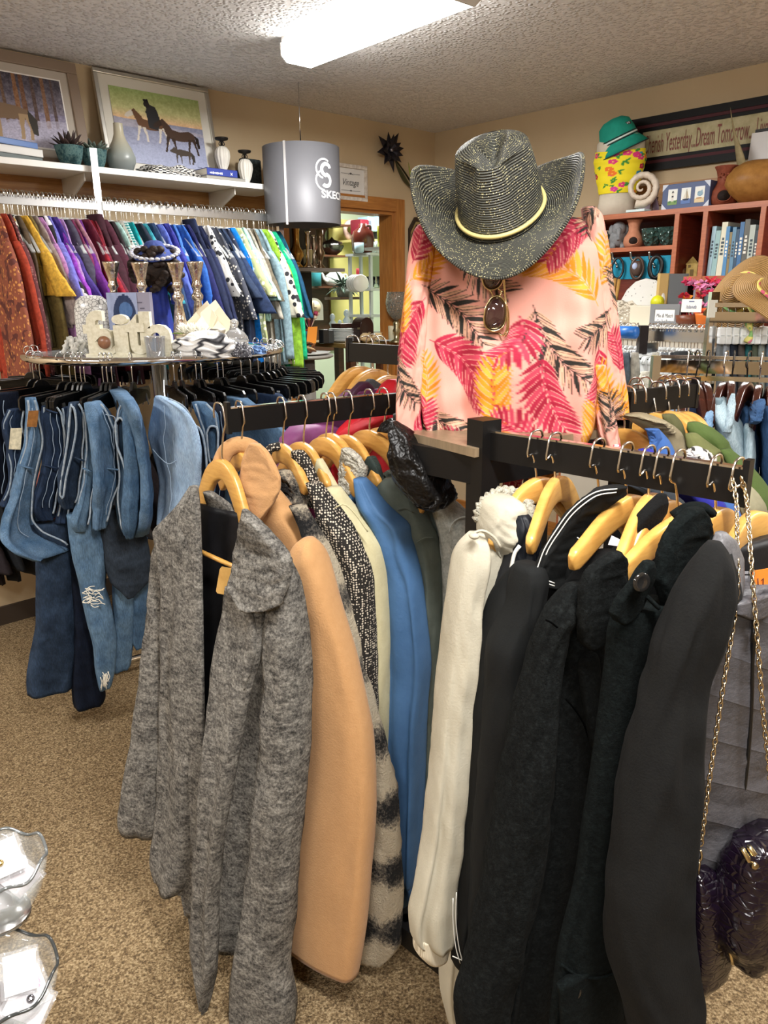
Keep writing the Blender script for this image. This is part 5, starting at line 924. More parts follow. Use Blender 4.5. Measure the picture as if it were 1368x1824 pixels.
HM=rotm((0, 0, 1), -yaw)@rotm((0, 1, 0), rol)@rotm((1, 0, 0), -pit)
def hat_pt(P):return ho+np.asarray(P)@HM.T
nphi=120;ph=np.linspace(0, 2*PI, nphi, endpoint=False);c_, s_=np.cos(ph), np.sin(ph);G=[];UV=[]
for q in np.linspace(0, 1, 34):
 a=.073+(np.where(c_>0, .166, .16)-.073)*q;b=.088+(.15-.088)*q;lift=np.where(c_>0, .068, .098)*np.abs(c_)**2.0*q**1.9+(-.02*np.abs(s_)**2.5*np.where(s_<0, 1.0, .6))*q**1.3
 x=a*c_*(1-.15*q**3*np.abs(c_)**2);y=b*s_;zz=lift+.003*np.sin(6*ph+1)*q;G.append(hat_pt(np.stack([x, y, zz], 1)));UV.append(np.stack([ph/6.28, np.full(nphi, q*.1)], 1))
m=MB();m.grid(G, closed=True, UV=UV);m.build('brim', HAT, ht, solid=.0035)
m=MB();m.tube(G[-1], .0035, 8, closed=True);m.build('brim_edge', HAT, ht)
G=[];UV=[]
def crown(a, b, z, squeeze, ph=ph):
 x=a*c_;y=b*s_;fr=np.clip(-s_, 0, 1)**1.2;x=x*(1-squeeze*fr*np.abs(c_)**.5);return x, y, np.full(nphi, z)
for q in np.linspace(0, 1, 26):
 sc=1-.06*q-.12*q**3;x, y, z=crown(.073*sc, .088*sc, .118*q, .34*q);dent=.012*q*np.exp(-((np.abs(ph-PI*1.5)-.85)/.35)**2);y=y+dent*0;x=x-np.sign(c_)*dent;z=z+.012*q*np.clip(s_*-1, -1, 1)*.4;G.append(hat_pt(np.stack([x, y, z], 1)));UV.append(np.stack([ph/6.28, np.full(nphi, .1+q*.118)], 1))
for q in np.linspace(0, 1, 16)[1:]:
 k=1-q;sc=.82;x, y, z=crown(.073*sc*k, .088*sc*k, .118, .34);z=z+.014*math.sin(PI*min(q*1.3, 1)*.5)-.034*np.exp(-(x/.018)**2)*np.clip(q*2.2, 0, 1)*(1-.0*k)+.012*.4*np.clip(-s_, -1, 1)*k;G.append(hat_pt(np.stack([x, y, z], 1)));UV.append(np.stack([ph/6.28, np.full(nphi, .22+q*.06)], 1))
m=MB();m.grid(G, closed=True, UV=UV, cap1=True);m.build('crown', HAT, ht)
m=MB();m.tube([hat_pt((.0755*math.cos(a)*(1-.05*max(0, -math.sin(a))), .0905*math.sin(a), .016))for a in np.linspace(0, 2*PI, 60, endpoint=False)], .0036, 8, closed=True);m.build('hat_cord', plain('#c9b878', .5), ht, label='pale gold cord band')
sg=thing('sunglasses', 'gold-rimmed aviator sunglasses hanging from the shirt front', 'sunglasses', PY(885, 560, 1.335));sy=1.335
LENS=plain('#3a2422', .05, 0., .9, .5);GR=metal('#e2cf9f', .18)
for pts in([(858, 490), (862, 508), (872, 516), (886, 513), (895, 500), (896, 484), (884, 476), (866, 478)], [(862, 566), (864, 580), (874, 589), (888, 588), (898, 578), (902, 556), (899, 538), (888, 527), (876, 530), (866, 546)]):
 P=spl([PY(x, y, sy)for x, y in pts+pts[:1]], 40)[:-1];c=P.mean(0)+V3(0, -.006, 0);m=MB();m.grid([P, P*.5+c*.5-V3(0, .0025, 0), P*.15+c*.85-V3(0, .002, 0)], closed=True, cap1=True);m.build('lens', LENS, sg, solid=.0015)
 m=MB();m.tube(P, .0016, 6, closed=True);m.build('rim', GR, sg)
m=MB();m.tube(spl(pxs([(887, 514), (893, 520), (890, 528)], sy), 8), .0015, 6);m.tube(spl(pxs([(872, 516), (876, 522), (878, 529)], sy), 8), .0013, 6);m.build('bridge', GR, sg)
m=MB();m.tube(spl(pxs([(897, 478, sy), (899, 520, sy+.004), (903, 560, sy), (903, 585, sy), (896, 598, sy+.006), (885, 590, sy+.02)], sy), 24), .0018, 6);m.build('temple', GR, sg)
m=MB();m.tube(spl(pxs([(902, 540), (906, 560), (905, 590), (900, 600)], sy+.01), 14), .0016, 6);m.build('temple', GR, sg)
nD=V3(-dA[0], -dA[1], 0)*0+nrm(V3(-.7, -.714, 0));nC=nA
hl=['wooden hanger nearest the end of the far left arm over a grey collar', 'middle wooden hanger on the far left arm over the plum collar', 'wooden hanger on the far left arm over the red puffer']
for(x, y), (hx0, hy0), lb in zip(((638, 652), (664, 657), (692, 668)), ((628, 607), (652, 608), (676, 608)), hl):
 a=PY(x, y, 1.98);rt=PY(hx0, hy0, 2.0);a[2]=min(a[2], 1.33);e1=a+nD*.13-UP*.08;e2=a-nD*.13-UP*.08
 whanger('wooden_coat_hanger', a, e1, e2, rt, lb, HG, hookside=nrm(V3(.9, -.4, 0)))
rt=PY(664, 607, 2.0);m=MB();m.tube(spl(hook_path(rt, nrm(V3(.9, -.3, 0)), .08), 24), .0019, 6);
tag(m.build('hanger_hook', metal('#d2cdc4', .22), None), 'bare metal hanger hook between two others on the far left arm', 'hanger hook')
k=coat('grey_two_tone_jacket', 'two-tone grey jacket on the far left arm', PY(660, 760, 1.9), 'jacket');lf('body', [(683, 652, 668), (696, 636, 680), (712, 622, 690), (740, 600, 690), (800, 580, 690), (1000, 570, 690)], 1.95, nD, .03, fabric('#8b8f90', '#74787a'), k, nt=40, wr=.004);lf('collar', [(675, 655, 664), (686, 644, 678), (700, 640, 682)], 1.93, nD, .014, fabric('#454a4c'), k, nt=10)
k=coat('plum_puffer', 'plum purple puffer jacket on the far left arm', PY(600, 790, 1.9), 'jacket');PLM=fabric('#6d3a62', '#5a2f52', 14, .25, 60, .55)
lf('body', [(694, 615, 668), (720, 580, 680), (745, 535, 690), (765, 508, 690), (790, 500, 690), (900, 490, 690), (1050, 490, 690)], 1.9, nD, .035, PLM, k, nt=50, wr=.006);lf('collar', [(680, 640, 655), (690, 628, 664), (704, 618, 668)], 1.88, nD, .016, fabric('#45283c', None, 14, .25, 60, .5), k, nt=12)
lf('sleeve', [(755, 520, 560), (765, 508, 600), (785, 500, 610), (850, 496, 600), (1000, 490, 590)], 1.8, nD, .04, fabric('#85497a', '#6f3d66', 14, .25, 60, .55), k, nt=40, wr=.006)
k=coat('red_puffer', 'bright red puffer jacket on the far left arm beside the shirt', PY(660, 790, 1.85), 'jacket');RP=fabric('#c9212f', '#b01825', 12, .3, 40, .5)
lf('body', [(676, 690, 712), (684, 678, 720), (700, 668, 730), (735, 630, 735), (760, 604, 735), (790, 596, 735), (900, 590, 735), (1050, 590, 735)], 1.86, nD, .035, RP, k, nt=50, wr=.006)
lf('sleeve', [(738, 660, 712), (752, 630, 712), (770, 606, 710), (790, 598, 705), (900, 592, 690), (1000, 590, 680)], 1.78, nD, .04, RP, k, nt=40, wr=.008)
BC='wooden hangers on the back right arm'
for(x, y), lb in zip(((1112, 762), (1132, 749), (1168, 735), (1192, 731), (1208, 733), (1226, 732)), ('wooden hanger nearest the shirt sleeve on the back right arm', 'wooden hanger left of the blue jacket on the back right arm', 'wooden hanger inside the khaki jacket collar', 'wooden hanger over the olive brown jacket', 'wooden hanger before the dark olive sleeve', 'wooden hanger showing its round top above the green jacket')):
 f=(x-1112)/114.;a=PY(x, y, 1.40+.12*f);rt=a+UP*.1;rt[2]=ZC;q=.15-.09*f;e1=a+nC*q-UP*q*.66;e2=a-nC*.1-UP*.06;whanger('wooden_coat_hanger', a, e1, e2, rt, lb, HG, hookside=nC*-1)
def jk(name, label, parts, cat='jacket'):
 k=None
 for nm, rows, Yc, b, mt in parts:
  if k is None:k=coat(name, label, PY((rows[-1][1]+rows[-1][2])/2, rows[-1][0], Yc), cat)
  lf(nm, rows, Yc, nC, b, mt, k, nt=40, fold=.004, wr=.004)
 return k
KH=fabric('#8a7f66', '#766c55', 20);OL=fabric('#5b5a3a', '#4a4a2e', 20);GRN=fabric('#4d5f2e', '#3e4e25', 16);BL2=fabric('#3f63a0', '#34568e', 14);ROY=fabric('#2d2f96', '#24267e', 14)
jk('green_parka', 'moss green parka furthest right on the back right arm', [('body', [(752, 1226, 1245), (765, 1226, 1270), (785, 1240, 1292), (800, 1262, 1300), (830, 1290, 1330), (870, 1300, 1365), (920, 1300, 1390), (1010, 1300, 1400), (1200, 1300, 1400)], 1.36, .03, GRN), ('sleeve', [(800, 1284, 1300), (830, 1300, 1335), (870, 1325, 1366), (920, 1340, 1395), (1000, 1345, 1400), (1150, 1345, 1400)], 1.31, .03, GRN)])
jk('olive_jacket', 'olive jacket with rolled shoulder on the back right arm', [('body', [(772, 1222, 1240), (790, 1224, 1262), (812, 1238, 1292), (832, 1260, 1312), (860, 1280, 1330), (1000, 1290, 1350), (1150, 1290, 1350)], 1.33, .03, fabric('#66693f', '#565933', 20))])
jk('olive_brown_jacket', 'olive brown jacket beneath the khaki one on the back right arm', [('body', [(738, 1180, 1200), (752, 1184, 1212), (775, 1192, 1221), (800, 1210, 1235), (860, 1230, 1280), (1000, 1250, 1300)], 1.38, .025, OL)])
jk('khaki_jacket', 'khaki cord-collared jacket on the back right arm', [('body', [(737, 1116, 1150), (748, 1122, 1180), (765, 1150, 1205), (790, 1180, 1222), (820, 1200, 1240), (880, 1220, 1290), (1000, 1230, 1300), (1150, 1230, 1300)], 1.34, .03, KH), ('collar', [(740, 1114, 1140), (748, 1116, 1182), (758, 1140, 1192), (770, 1165, 1200)], 1.325, .014, stripes('#7c7159', '#968b70', 130, 'X', 'UV'))])
jk('cobalt_jacket', 'mid blue jacket with open collar on the back right arm', [('body', [(764, 1152, 1172), (785, 1158, 1190), (815, 1166, 1206), (850, 1190, 1250), (900, 1230, 1312), (960, 1250, 1330), (1150, 1250, 1330)], 1.27, .03, BL2), ('collar', [(764, 1150, 1172), (780, 1160, 1177), (800, 1158, 1172), (812, 1152, 1164)], 1.26, .012, BL2)])
jk('royal_blue_jacket', 'royal violet-blue jacket showing under the right arm', [('body', [(800, 1138, 1158), (812, 1140, 1175), (850, 1165, 1240), (868, 1180, 1262), (890, 1190, 1284), (915, 1200, 1296), (1000, 1210, 1300), (1150, 1210, 1300)], 1.21, .03, ROY)])
jk('charcoal_striped_jacket', 'charcoal jacket with white trim showing under the right arm', [('body', [(845, 1075, 1110), (862, 1085, 1180), (880, 1110, 1206), (905, 1130, 1228), (940, 1140, 1240), (1100, 1140, 1240)], 1.15, .03, fabric('#2b3036', '#23282d', 16))])
z=spots('#b9b5b0', '#26241f', 30, .3, el=(3, 1, 1));k=MB();loft(k, [(796, 1232, 1246), (806, 1224, 1260), (818, 1228, 1272), (830, 1240, 1274)], 1.27, nC, .03, ns=40, nt=30, wr=.01);tag(k.build('zebra_scarf', z, None), 'grey and black zebra striped scarf bunched between the jackets', 'scarf', 'coats on the rack')
jk('khaki_shirt_jacket', 'khaki jacket with seamed cuff dangling behind the chain strap', [('body', [(862, 1320, 1332), (880, 1318, 1348), (905, 1322, 1362), (930, 1330, 1366), (1000, 1330, 1372), (1100, 1330, 1372)], 1.12, .025, fabric('#8d886f', '#79745d', 20))])
HOOK2=[(x, y)for x, y in((1132, 702), (1149, 697), (1182, 702), (1194, 690), (1206, 692), (1212, 688), (1222, 685), (1230, 693))]
for i, (x, y)in enumerate(HOOK2[:5]):
 p=PY(x, y, 1.5+.012*i);p[2]=ZC+.001;m=MB();hd=nrm(V3(-.5, .86, 0));m.tube(hook_path(p, nC*-1, .1), .0019, 6)
 tag(m.build('hanger_hook', metal('#d2cdc4', .22), None), 'metal hanger hook looped over the back right arm', 'hanger hook', 'hooks over the back right arm')
RC=V3(-.87, 2.98, 0);RR=.47;RZ2=1.31;TR=.014
rr=thing('round_clothes_rack', 'round chrome clothes rack hung with jeans on black hangers', 'clothes rack', RC)
th=np.linspace(0, 2*PI, 72, endpoint=False)
m=MB();m.tube([RC+V3(RR*math.cos(a), RR*math.sin(a), RZ2-TR)for a in th], TR, 12, closed=True);m.build('ring', CH, rr)
m=MB();m.lathe([(RR-.03, 0), (RR-.02, .002), (RR-.02, .008), (.001, .008)], RC+UP*(RZ2-.02), 64);m.lathe([(RR-.03, 0), (.001, 0)], RC+UP*(RZ2-.02), 64);m.build('glass_top', clear('#dfe6e6', .5, .05), rr, smooth=False)
m=MB();m.lathe([(.028, 0), (.028, RZ2-.02)], RC+UP*.0, 20);m.build('centre_post', CH, rr)
for k in range(4):
 a=k*PI/2+.6;d=V3(math.cos(a), math.sin(a), 0);m=MB();m.tube([RC+UP*.05, RC+d*.4+UP*.05, RC+d*.44+UP*.03], .014, 8);m.build('leg', CH, rr)
 m=MB();m.lathe([(.018, .0), (.02, .01), (.02, .025), (.01, .03)], RC+d*.44, 12);m.build('foot', plain('#d8d4c8', .5), rr)
 m=MB();bar(m, RC+UP*(RZ2-.03), RC+d*RR+UP*(RZ2-.02), .012, .012);m.build('spoke', CH, rr)
def make_trouser_hanger():
 r=thing('trouser_hanger', 'black plastic clip hanger with metal hook on the round rack', 'hanger', (0, 0, 0), 'black clip hangers on the round rack');x=V3(1, 0, 0)
 m=MB();m.tube(hook_path(V3(0, 0, 0), x, .085, .0165), .0019, 6);m.build('hook', metal('#cfcfcf', .2), r)
 m=MB();P=[(-.168, -.158), (-.172, -.145), (-.17, -.122), (-.16, -.112), (-.03, -.106), (-.022, -.09), (-.012, -.082), (.012, -.082), (.022, -.09), (.03, -.106), (.16, -.112), (.17, -.122), (.172, -.145), (.168, -.158)]
 Q=[(px_*(1-.09*1), z-.013)if abs(px_)>.1 else(px_, z-.022)for px_, z in P[1:-1]]
 m.prism([P[0]]+P[1:-1]+[P[-1], (.152, -.158)]+Q[::-1]+[(-.152, -.158)], V3(0, .0045, 0), x, UP, .009);m.build('bar', BLACKPL(), r, smooth=False, bevel=.0015)
 m=MB();m.tube([V3(-.15, 0, -.142), V3(.15, 0, -.142)], .0015, 6);m.build('wire', metal('#d8d8d8', .2), r)
 for s in(-1, 1):
  m=MB();m.box(V3(s*.125, .006, -.15), (.014, .003, .045), az=V3(0, -.18, 1));m.box(V3(s*.125, -.006, -.15), (.014, .003, .045), az=V3(0, .18, 1));m.build('clip', metal('#cfd2d2', .25), r, smooth=False)
 return r
PTH=make_trouser_hanger();_f2=[True]
def ring_theta(px, front=True):
 best=None
 for a in np.linspace(-PI, 0, 721)if front else np.linspace(0, PI, 721):
  a2=a-.28;P=RC+V3(RR*math.cos(a2), RR*math.sin(a2), RZ2);d=abs(proj(P)[0]-px)
  if best is None or d<best[0]:best=(d, a2)
 return best[1]
angs=[ring_theta(x)for x in(50, 55, 60, 67, 74, 81, 107, 121, 131, 140, 147, 180, 187, 196, 232, 307, 321, 347, 356, 386, 395, 428, 445, 458, 470, 481, 491, 500, 508, 514, 518)]
angs+=list(np.linspace(.1, PI-.1, 22)-.28)
rg=np.random.default_rng(11)
for i, a in enumerate(angs):
 p=RC+V3(RR*math.cos(a), RR*math.sin(a), RZ2+.001);yaw_=a+rg.uniform(-.12, .12)
 if _f2[0]:PTH.location=p.tolist();PTH.rotation_euler=(0, 0, yaw_);_f2[0]=False
 else:dup(PTH, p, yaw_)
EDGE=fabric('#a3adb5', '#77889a', 60, .3)
DK=denim('#1b2638', '#2b3b54');MID=denim('#43607d', '#7089a1');MID2=denim('#38516a', '#5c768f');LT=denim('#8ba5bf', '#a9bdd0');SL=denim('#48617a', '#6d879c');NV=denim('#0d121e', '#171f2f');FD=denim('#1e2836', '#35455a');GB=denim('#22282f', '#373f49')
def jeans(label, rows, Y, mt, patch=None, loops=(), mouth=None, legs=(), b=.024, pipe=(.02, .95), pocket=None, seams=(), edges=(1, 1)):
 y0=rows[0][0];c=PY((rows[0][1]+rows[0][2])/2, y0, Y);h=nrm((c-CC)*V3(1, 1, 0));rad=nrm((c-RC)*V3(1, 1, 0));A=rad
 if abs(A@V3(h[1], -h[0], 0))<.3:A=nrm(rad+V3(h[1], -h[0], 0)*.35)
 r=thing('folded_jeans', label, 'jeans', c, 'jeans on the round rack');lf('body', rows, Y, A, b, mt, r, nt=70, ns=48, fold=.006, nf=5, seed=y0, wr=.0025, wf=(4, 9), e=.8);R=cr(rows, 60)
 def edge(side, q0, q1, off, dy=-.03, rad_=.0031, nm='seam_edge', mat_=EDGE):
  i0, i1=int(q0*59), int(q1*59);P=[]
  for i in range(i0, i1+1):y, xl, xr=R[i][:3];P.append(PY(xl+off+.9*math.sin(i*.4)if side<0 else xr-off+.9*math.sin(i*.37+1), y, Y+dy))
  m=MB();m.tube(P, rad_, 6);m.build(nm, mat_, r)
 if edges[0]:edge(-1, *pipe, 2.5)
 if edges[1]:edge(1, *pipe, 2.5)
 for q in seams:i0, i1=int(.08*59), int(.92*59);m=MB();m.tube([PY(R[i][1]+(R[i][2]-R[i][1])*q+math.sin(i*.6), R[i][0], Y-.042)for i in range(i0, i1)], .0011, 5);m.build('stitching', plain('#8fa3b8', .9), r)
 for(x0, x1, y)in loops:m=MB();m.tube(pxs([(x0, y-4), ((x0+x1)/2, y), (x1, y+3)], Y-.05), .0045, 6, flat=.6);m.build('belt_loop', mt, r)
 if patch:(x0, y0_, x1, y1_, col)=patch;m=MB();o=PY(x0, y1_, Y-.052);m.prism([(0, 0), (1, -.02), (1, 1), (.02, .98)], o, PY(x1, y1_, Y-.05)-o, PY(x0+3, y0_, Y-.05)-o, .002);m.build('waist_patch', fabric(col, None, 60, .2), r, smooth=False)
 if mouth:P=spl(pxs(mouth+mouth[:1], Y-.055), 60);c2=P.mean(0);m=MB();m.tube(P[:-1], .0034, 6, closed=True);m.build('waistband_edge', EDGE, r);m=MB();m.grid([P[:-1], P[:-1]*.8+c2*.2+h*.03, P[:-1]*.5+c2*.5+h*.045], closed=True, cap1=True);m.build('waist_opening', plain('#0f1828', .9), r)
 if pocket:m=MB();m.tube(spl(pxs(pocket, Y-.045), 20), .0014, 5);m.build('pocket_stitching', plain('#8fa3b8', .9), r)
 for lr in legs:lf('trouser_leg', lr[0], lr[1], A if len(lr)<4 else lr[3], .035, lr[2], r, nt=60, ns=40, fold=.005, nf=3, wr=.004, e=.85)
 return r
AXF=nrm(V3(.96, .28, 0))
jeans('dark navy jeans at the left frame edge of the round rack', [(700, -30, 30), (760, -30, 32), (830, -20, 26), (870, -10, 14), (900, -10, 6)], 2.5, NV, seams=(.6, ), edges=(0, 0))
jeans('dark indigo jeans with a cream waist patch', [(728, 16, 44), (755, 6, 42), (800, 14, 50), (850, 18, 40), (900, 2, 28)], 2.45, DK, patch=(16, 762, 37, 800, '#d8d0b4'), seams=(.35, ), edges=(1, 1))
j3=jeans('mid blue jeans with a tan leather waist patch', [(708, 46, 62), (730, 48, 68), (780, 46, 78), (830, 34, 70), (880, 22, 60), (920, 8, 60), (945, 4, 75), (968, 30, 120), (985, 60, 130)], 2.38, MID, patch=(48, 731, 66, 760, '#8f5f2e'), loops=((33, 60, 832), ), seams=(.45, ), legs=(([(930, 50, 120), (1000, 66, 128), (1100, 66, 131), (1170, 54, 130), (1210, 50, 126), (1232, 52, 124)], 2.42, FD, AXF), ))
jeans('deep blue jeans with a wide belt loop, third from the tan patch pair', [(722, 76, 100), (740, 75, 112), (800, 80, 120), (850, 72, 112), (900, 60, 100), (925, 70, 95)], 2.40, DK, loops=((77, 108, 832), (82, 102, 733)), seams=(.4, .7))
jeans('dark jeans with a narrow cream patch below their waistband', [(724, 108, 124), (760, 112, 132), (820, 112, 134), (870, 108, 128), (930, 100, 122)], 2.41, DK, patch=(118, 733, 128, 770, '#c9c2a8'))
jeans('washed jeans with frayed white inner waist edge', [(716, 124, 140), (740, 122, 152), (800, 118, 150), (850, 106, 146), (885, 106, 140), (905, 114, 132)], 2.36, FD, mouth=[(126, 722), (132, 728), (136, 760), (130, 800), (118, 850), (112, 888), (107, 880), (112, 840), (120, 790), (124, 750)], loops=((133, 150, 818), ))
jeans('faded grey blue jeans with white edged waist between the frayed pair and mid blue pair', [(730, 146, 160), (780, 152, 168), (830, 150, 172), (890, 140, 166), (930, 128, 160), (945, 136, 156)], 2.35, SL, loops=((148, 166, 838), ))
jeans('mid blue jeans with bright washed panel and rear pocket', [(716, 152, 178), (740, 158, 196), (800, 166, 214), (850, 170, 216), (900, 168, 200), (940, 168, 190)], 2.33, MID, loops=((168, 212, 834), ), seams=(.3, .75), pocket=[(188, 738), (205, 744), (202, 770), (204, 800)], legs=(([(905, 180, 215), (960, 182, 260), (1030, 196, 268), (1060, 225, 240)], 2.40, GB, AXF), ([(930, 198, 240), (1000, 200, 242), (1100, 201, 240), (1185, 197, 232), (1190, 200, 230)], 2.44, SL, AXF), ([(960, 222, 262), (1050, 232, 266), (1130, 230, 262), (1150, 240, 256)], 2.47, MID2, AXF)))
jeans('blue jeans with a dark open waist mouth facing out', [(708, 222, 234), (735, 208, 240), (790, 206, 246), (840, 210, 246), (880, 208, 244), (930, 212, 240), (956, 222, 236)], 2.31, MID2, mouth=[(206, 752), (214, 744), (222, 756), (222, 790), (232, 830), (238, 850), (230, 855), (218, 820), (208, 790)], loops=((226, 240, 846), ))
jeans('smooth mid blue jeans with a square back pocket', [(700, 180, 250), (715, 182, 262), (760, 200, 268), (820, 214, 274), (870, 220, 277), (920, 224, 270), (945, 230, 262)], 2.39, MID, pocket=[(238, 752), (246, 752), (250, 790), (249, 826)], seams=(.7, ), edges=(0, 0), legs=(([(930, 70, 140), (1020, 120, 188), (1120, 130, 176), (1200, 128, 178), (1245, 131, 186), (1256, 134, 182)], 2.46, NV, AXF), ([(915, 120, 170), (985, 130, 190), (1040, 142, 186), (1090, 152, 198), (1150, 166, 206), (1190, 170, 205), (1222, 176, 198)], 2.38, SL, AXF)))
jeans('pale washed jeans with ripped waist edge, the lightest pair', [(706, 278, 294), (725, 276, 330), (750, 272, 346), (790, 266, 352), (830, 276, 352), (870, 286, 350), (915, 284, 345), (945, 282, 320)], 2.27, LT, mouth=[(328, 772), (338, 762), (352, 760), (362, 780), (368, 830), (366, 880), (352, 890), (340, 868), (330, 820)], edges=(0, 1), b=.014, seams=(.3, .5), pocket=[(272, 800), (285, 815), (300, 826), (315, 820)])
jeans('blue jeans with curved waistband just right of the palest pair', [(716, 344, 366), (740, 352, 386), (770, 362, 390), (820, 364, 388), (860, 352, 384), (920, 340, 372)], 2.36, MID2, mouth=[(368, 772), (374, 760), (386, 762), (388, 790), (384, 830), (374, 822)])
jeans('plain navy jeans with copper stitching behind the rack arm end', [(716, 358, 384), (740, 370, 400), (800, 372, 402), (880, 368, 398), (960, 350, 390)], 2.44, NV, edges=(0, 0), seams=(.8, ))
jeans('bright blue jeans glimpsed beneath the left coat rack arm', [(708, 400, 440), (730, 396, 470), (780, 396, 520), (830, 396, 520), (950, 396, 500)], 2.5, MID2, edges=(0, 0), seams=(.3, .6))
jeans('dark jeans on the far right of the round rack beside the plum jacket', [(700, 448, 500), (725, 440, 520), (780, 440, 530), (950, 440, 520)], 2.62, DK, edges=(0, 0))
WHTF=plain('#d9d4c6', .9)
jl=[o for o in bpy.data.objects if o.get('category')=='jeans'][9];m=MB()
for k in range(26):x=146+rg.random()*28;y=1046+rg.random()*32;m.tube(spl(pxs([(x, y), (x+6, y+rg.uniform(-6, 6)), (x+14, y+rg.uniform(-5, 7))], 2.315), 6), .0016, 5)
m.build('ripped_threads', WHTF, jl, label='white frayed threads at the knee');m=MB()
for k in range(12):x=176+rg.random()*18;y=1195+rg.random()*14;m.tube(spl(pxs([(x, y), (x+rg.uniform(-5, 5), y+9), (x+rg.uniform(-6, 6), y+18+6*rg.random())], 2.32), 6), .0015, 5)
m.build('ripped_threads', WHTF, jl, label='white frayed threads at the hem')
TZ=RZ2-.011
def top_at(x, Y):p=PY(x, 600, Y);p[2]=TZ;return p
def W_(px_, Y):return px_*Y*1.0/FPX*1.02
HXA=V3(1, 0, 0)
CREAMP=fabric('#e4dfcb', '#cfc8ae', 70, .3, 200, .7)
fs=thing('faith_sign', 'cream distressed wooden word sign reading faith', 'word sign', top_at(235, 2.62));o=top_at(152, 2.63)
def text_solid(txt, o, ax, ay, size, depth, fit=None, bold=.02, font_h=None):
 cu=bpy.data.curves.new('t', 'FONT');cu.body=txt;cu.size=1.;cu.extrude=.5;cu.offset=bold;cu.resolution_u=3;ob=bpy.data.objects.new('t', cu);COL.objects.link(ob);me=bpy.data.meshes.new_from_object(ob.evaluated_get(bpy.context.evaluated_depsgraph_get()))
 V=np.array([v.co[:]for v in me.vertices]);Fc=[list(p.vertices)for p in me.polygons];bpy.data.objects.remove(ob);bpy.data.curves.remove(cu);bpy.data.meshes.remove(me)
 V[:, 2]*=depth;V[:, 0]-=V[:, 0].min();V[:, 1]-=V[:, 1].min();V[:, 0]*=fit/V[:, 0].max();V[:, 1]*=size/V[:, 1].max();ax=nrm(ax);ay=nrm(ay);m=MB();m.add(o+V[:, :1]*ax+V[:, 1:2]*ay+V[:, 2:]*np.cross(ax, ay), Fc);return m
wf_=np.linalg.norm(top_at(316, 2.63)-o)
for i, (ch, x0, x1, y1, dz)in enumerate((('f', 152, 188, 553, 0), ('a', 170, 205, 585, 0), ('i', 204, 232, 560, 0), ('t', 226, 262, 560, 0), ('h', 252, 306, 555, 0))):
 a=top_at(x0, 2.63-.006*(i%2));wd=np.linalg.norm(top_at(x1, 2.63)-top_at(x0, 2.63));hh=PY(x0, y1, 2.63)[2]-TZ;text_solid(ch, a+UP*.012, HXA, UP, hh-.012, .03, wd, .035).build('letter', CREAMP, fs, smooth=False)
m=MB();m.box(o+HXA*wf_/2+UP*.008, (wf_, .035, .016));m.box(o+HXA*wf_*.35+UP*.055+V3(0, .014, 0), (wf_*.62, .006, .075));m.build('base_board', CREAMP, fs, smooth=False, bevel=.003)
m=MB();m.lathe([(.001, 0), (.021, 0), (.021, .004), (.001, .004)], PY(186, 610, 2.6), 20, az=V3(0, -1, 0));m.build('letter_inlay', wood('#7a5238', '#93664a', (30, 4, 30)), fs)
MOS=NT('crackle_mosaic');q=MOS.n('ShaderNodeTexVoronoi', feature='DISTANCE_TO_EDGE');q.inputs['Scale'].default_value=75;MOS.l(MOS.co(), q.inputs['Vector']);MOS.color(MOS.ramp(q.outputs['Distance'], [(0, '#5c5c5c'), (.1, '#d8d8d6')]));MOS.set(Roughness=.25);MOS=MOS.m
m=MB();c=top_at(170, 2.8);loftw=[(0, .062), (.02, .066), (.1, .067), (.16, .064), (.19, .055), (.205, .035), (.208, .001)];m.lathe([(r, z)for z, r in loftw], c, 32, sy=.55);tag(m.build('mosaic_vase', MOS, None), 'tall rounded white vase with black crackle mosaic behind the faith sign', 'vase')
m=MB();P=[]
cR=top_at(132, 2.66)
for t_ in np.linspace(0, 1, 60):P.append(cR+V3(-.045+.10*t_, .02*math.sin(9*t_), .012+.055*abs(math.sin(PI*2.2*t_))*(1-.3*t_)))
m.tube(P, [.009+.003*math.sin(i*1.9)for i in range(60)], 8);m.tube([p+V3(.012, .02, -.004*i/30)for i, p in enumerate(P)], .008, 8);tag(m.build('braided_garland', fabric('#d6d4cc', '#a9a8a2', 90, .5), None), 'white braided cord garland at the left end of the round rack top', 'garland')
cv=Canvas(90, 80, '#8d9cc0');cv.vgrad(0, 80, '#9aa6c8', '#8a93b4');cv.ell(50, 30, 34, 28, '#2c3a5c');cv.ell(52, 58, 26, 26, '#e0dcd8');cv.poly([(14, 80), (18, 40), (30, 28), (28, 80)], '#1f1f28');cv.poly([(78, 80), (80, 45), (72, 30), (70, 80)], '#1f1f28');cv.ell(54, 22, 20, 10, '#4a6a9c');cv.noise(.03, 6)
pb=thing('photo_box', 'upright box with a bluish portrait photograph behind the faith sign', 'box', top_at(232, 2.72));o=top_at(197, 2.72);wd=np.linalg.norm(top_at(250, 2.72)-o);hh=PY(200, 521, 2.72)[2]-TZ
w2=np.linalg.norm(top_at(272, 2.72)-o);m=MB();m.box(o+HXA*w2/2+UP*hh/2+V3(0, .02, 0), (w2, .036, hh));m.build('carton', plain('#8f8ca0', .5), pb, smooth=False);panel(cv, o+V3(0, .0, 0)+UP*.001, HXA, UP, wd, hh-.002, 'front_photo', pb, vcol(.3, .02))
m=MB()
for k in range(7):m.box(o+HXA*(wd+.008+.004*(k%3))+UP*(hh*(.3+.09*k))+V3(0, .0008, 0), (.018-.003*(k%2), .001, .004))
m.build('side_print', plain('#5a566a', .6), pb, smooth=False)
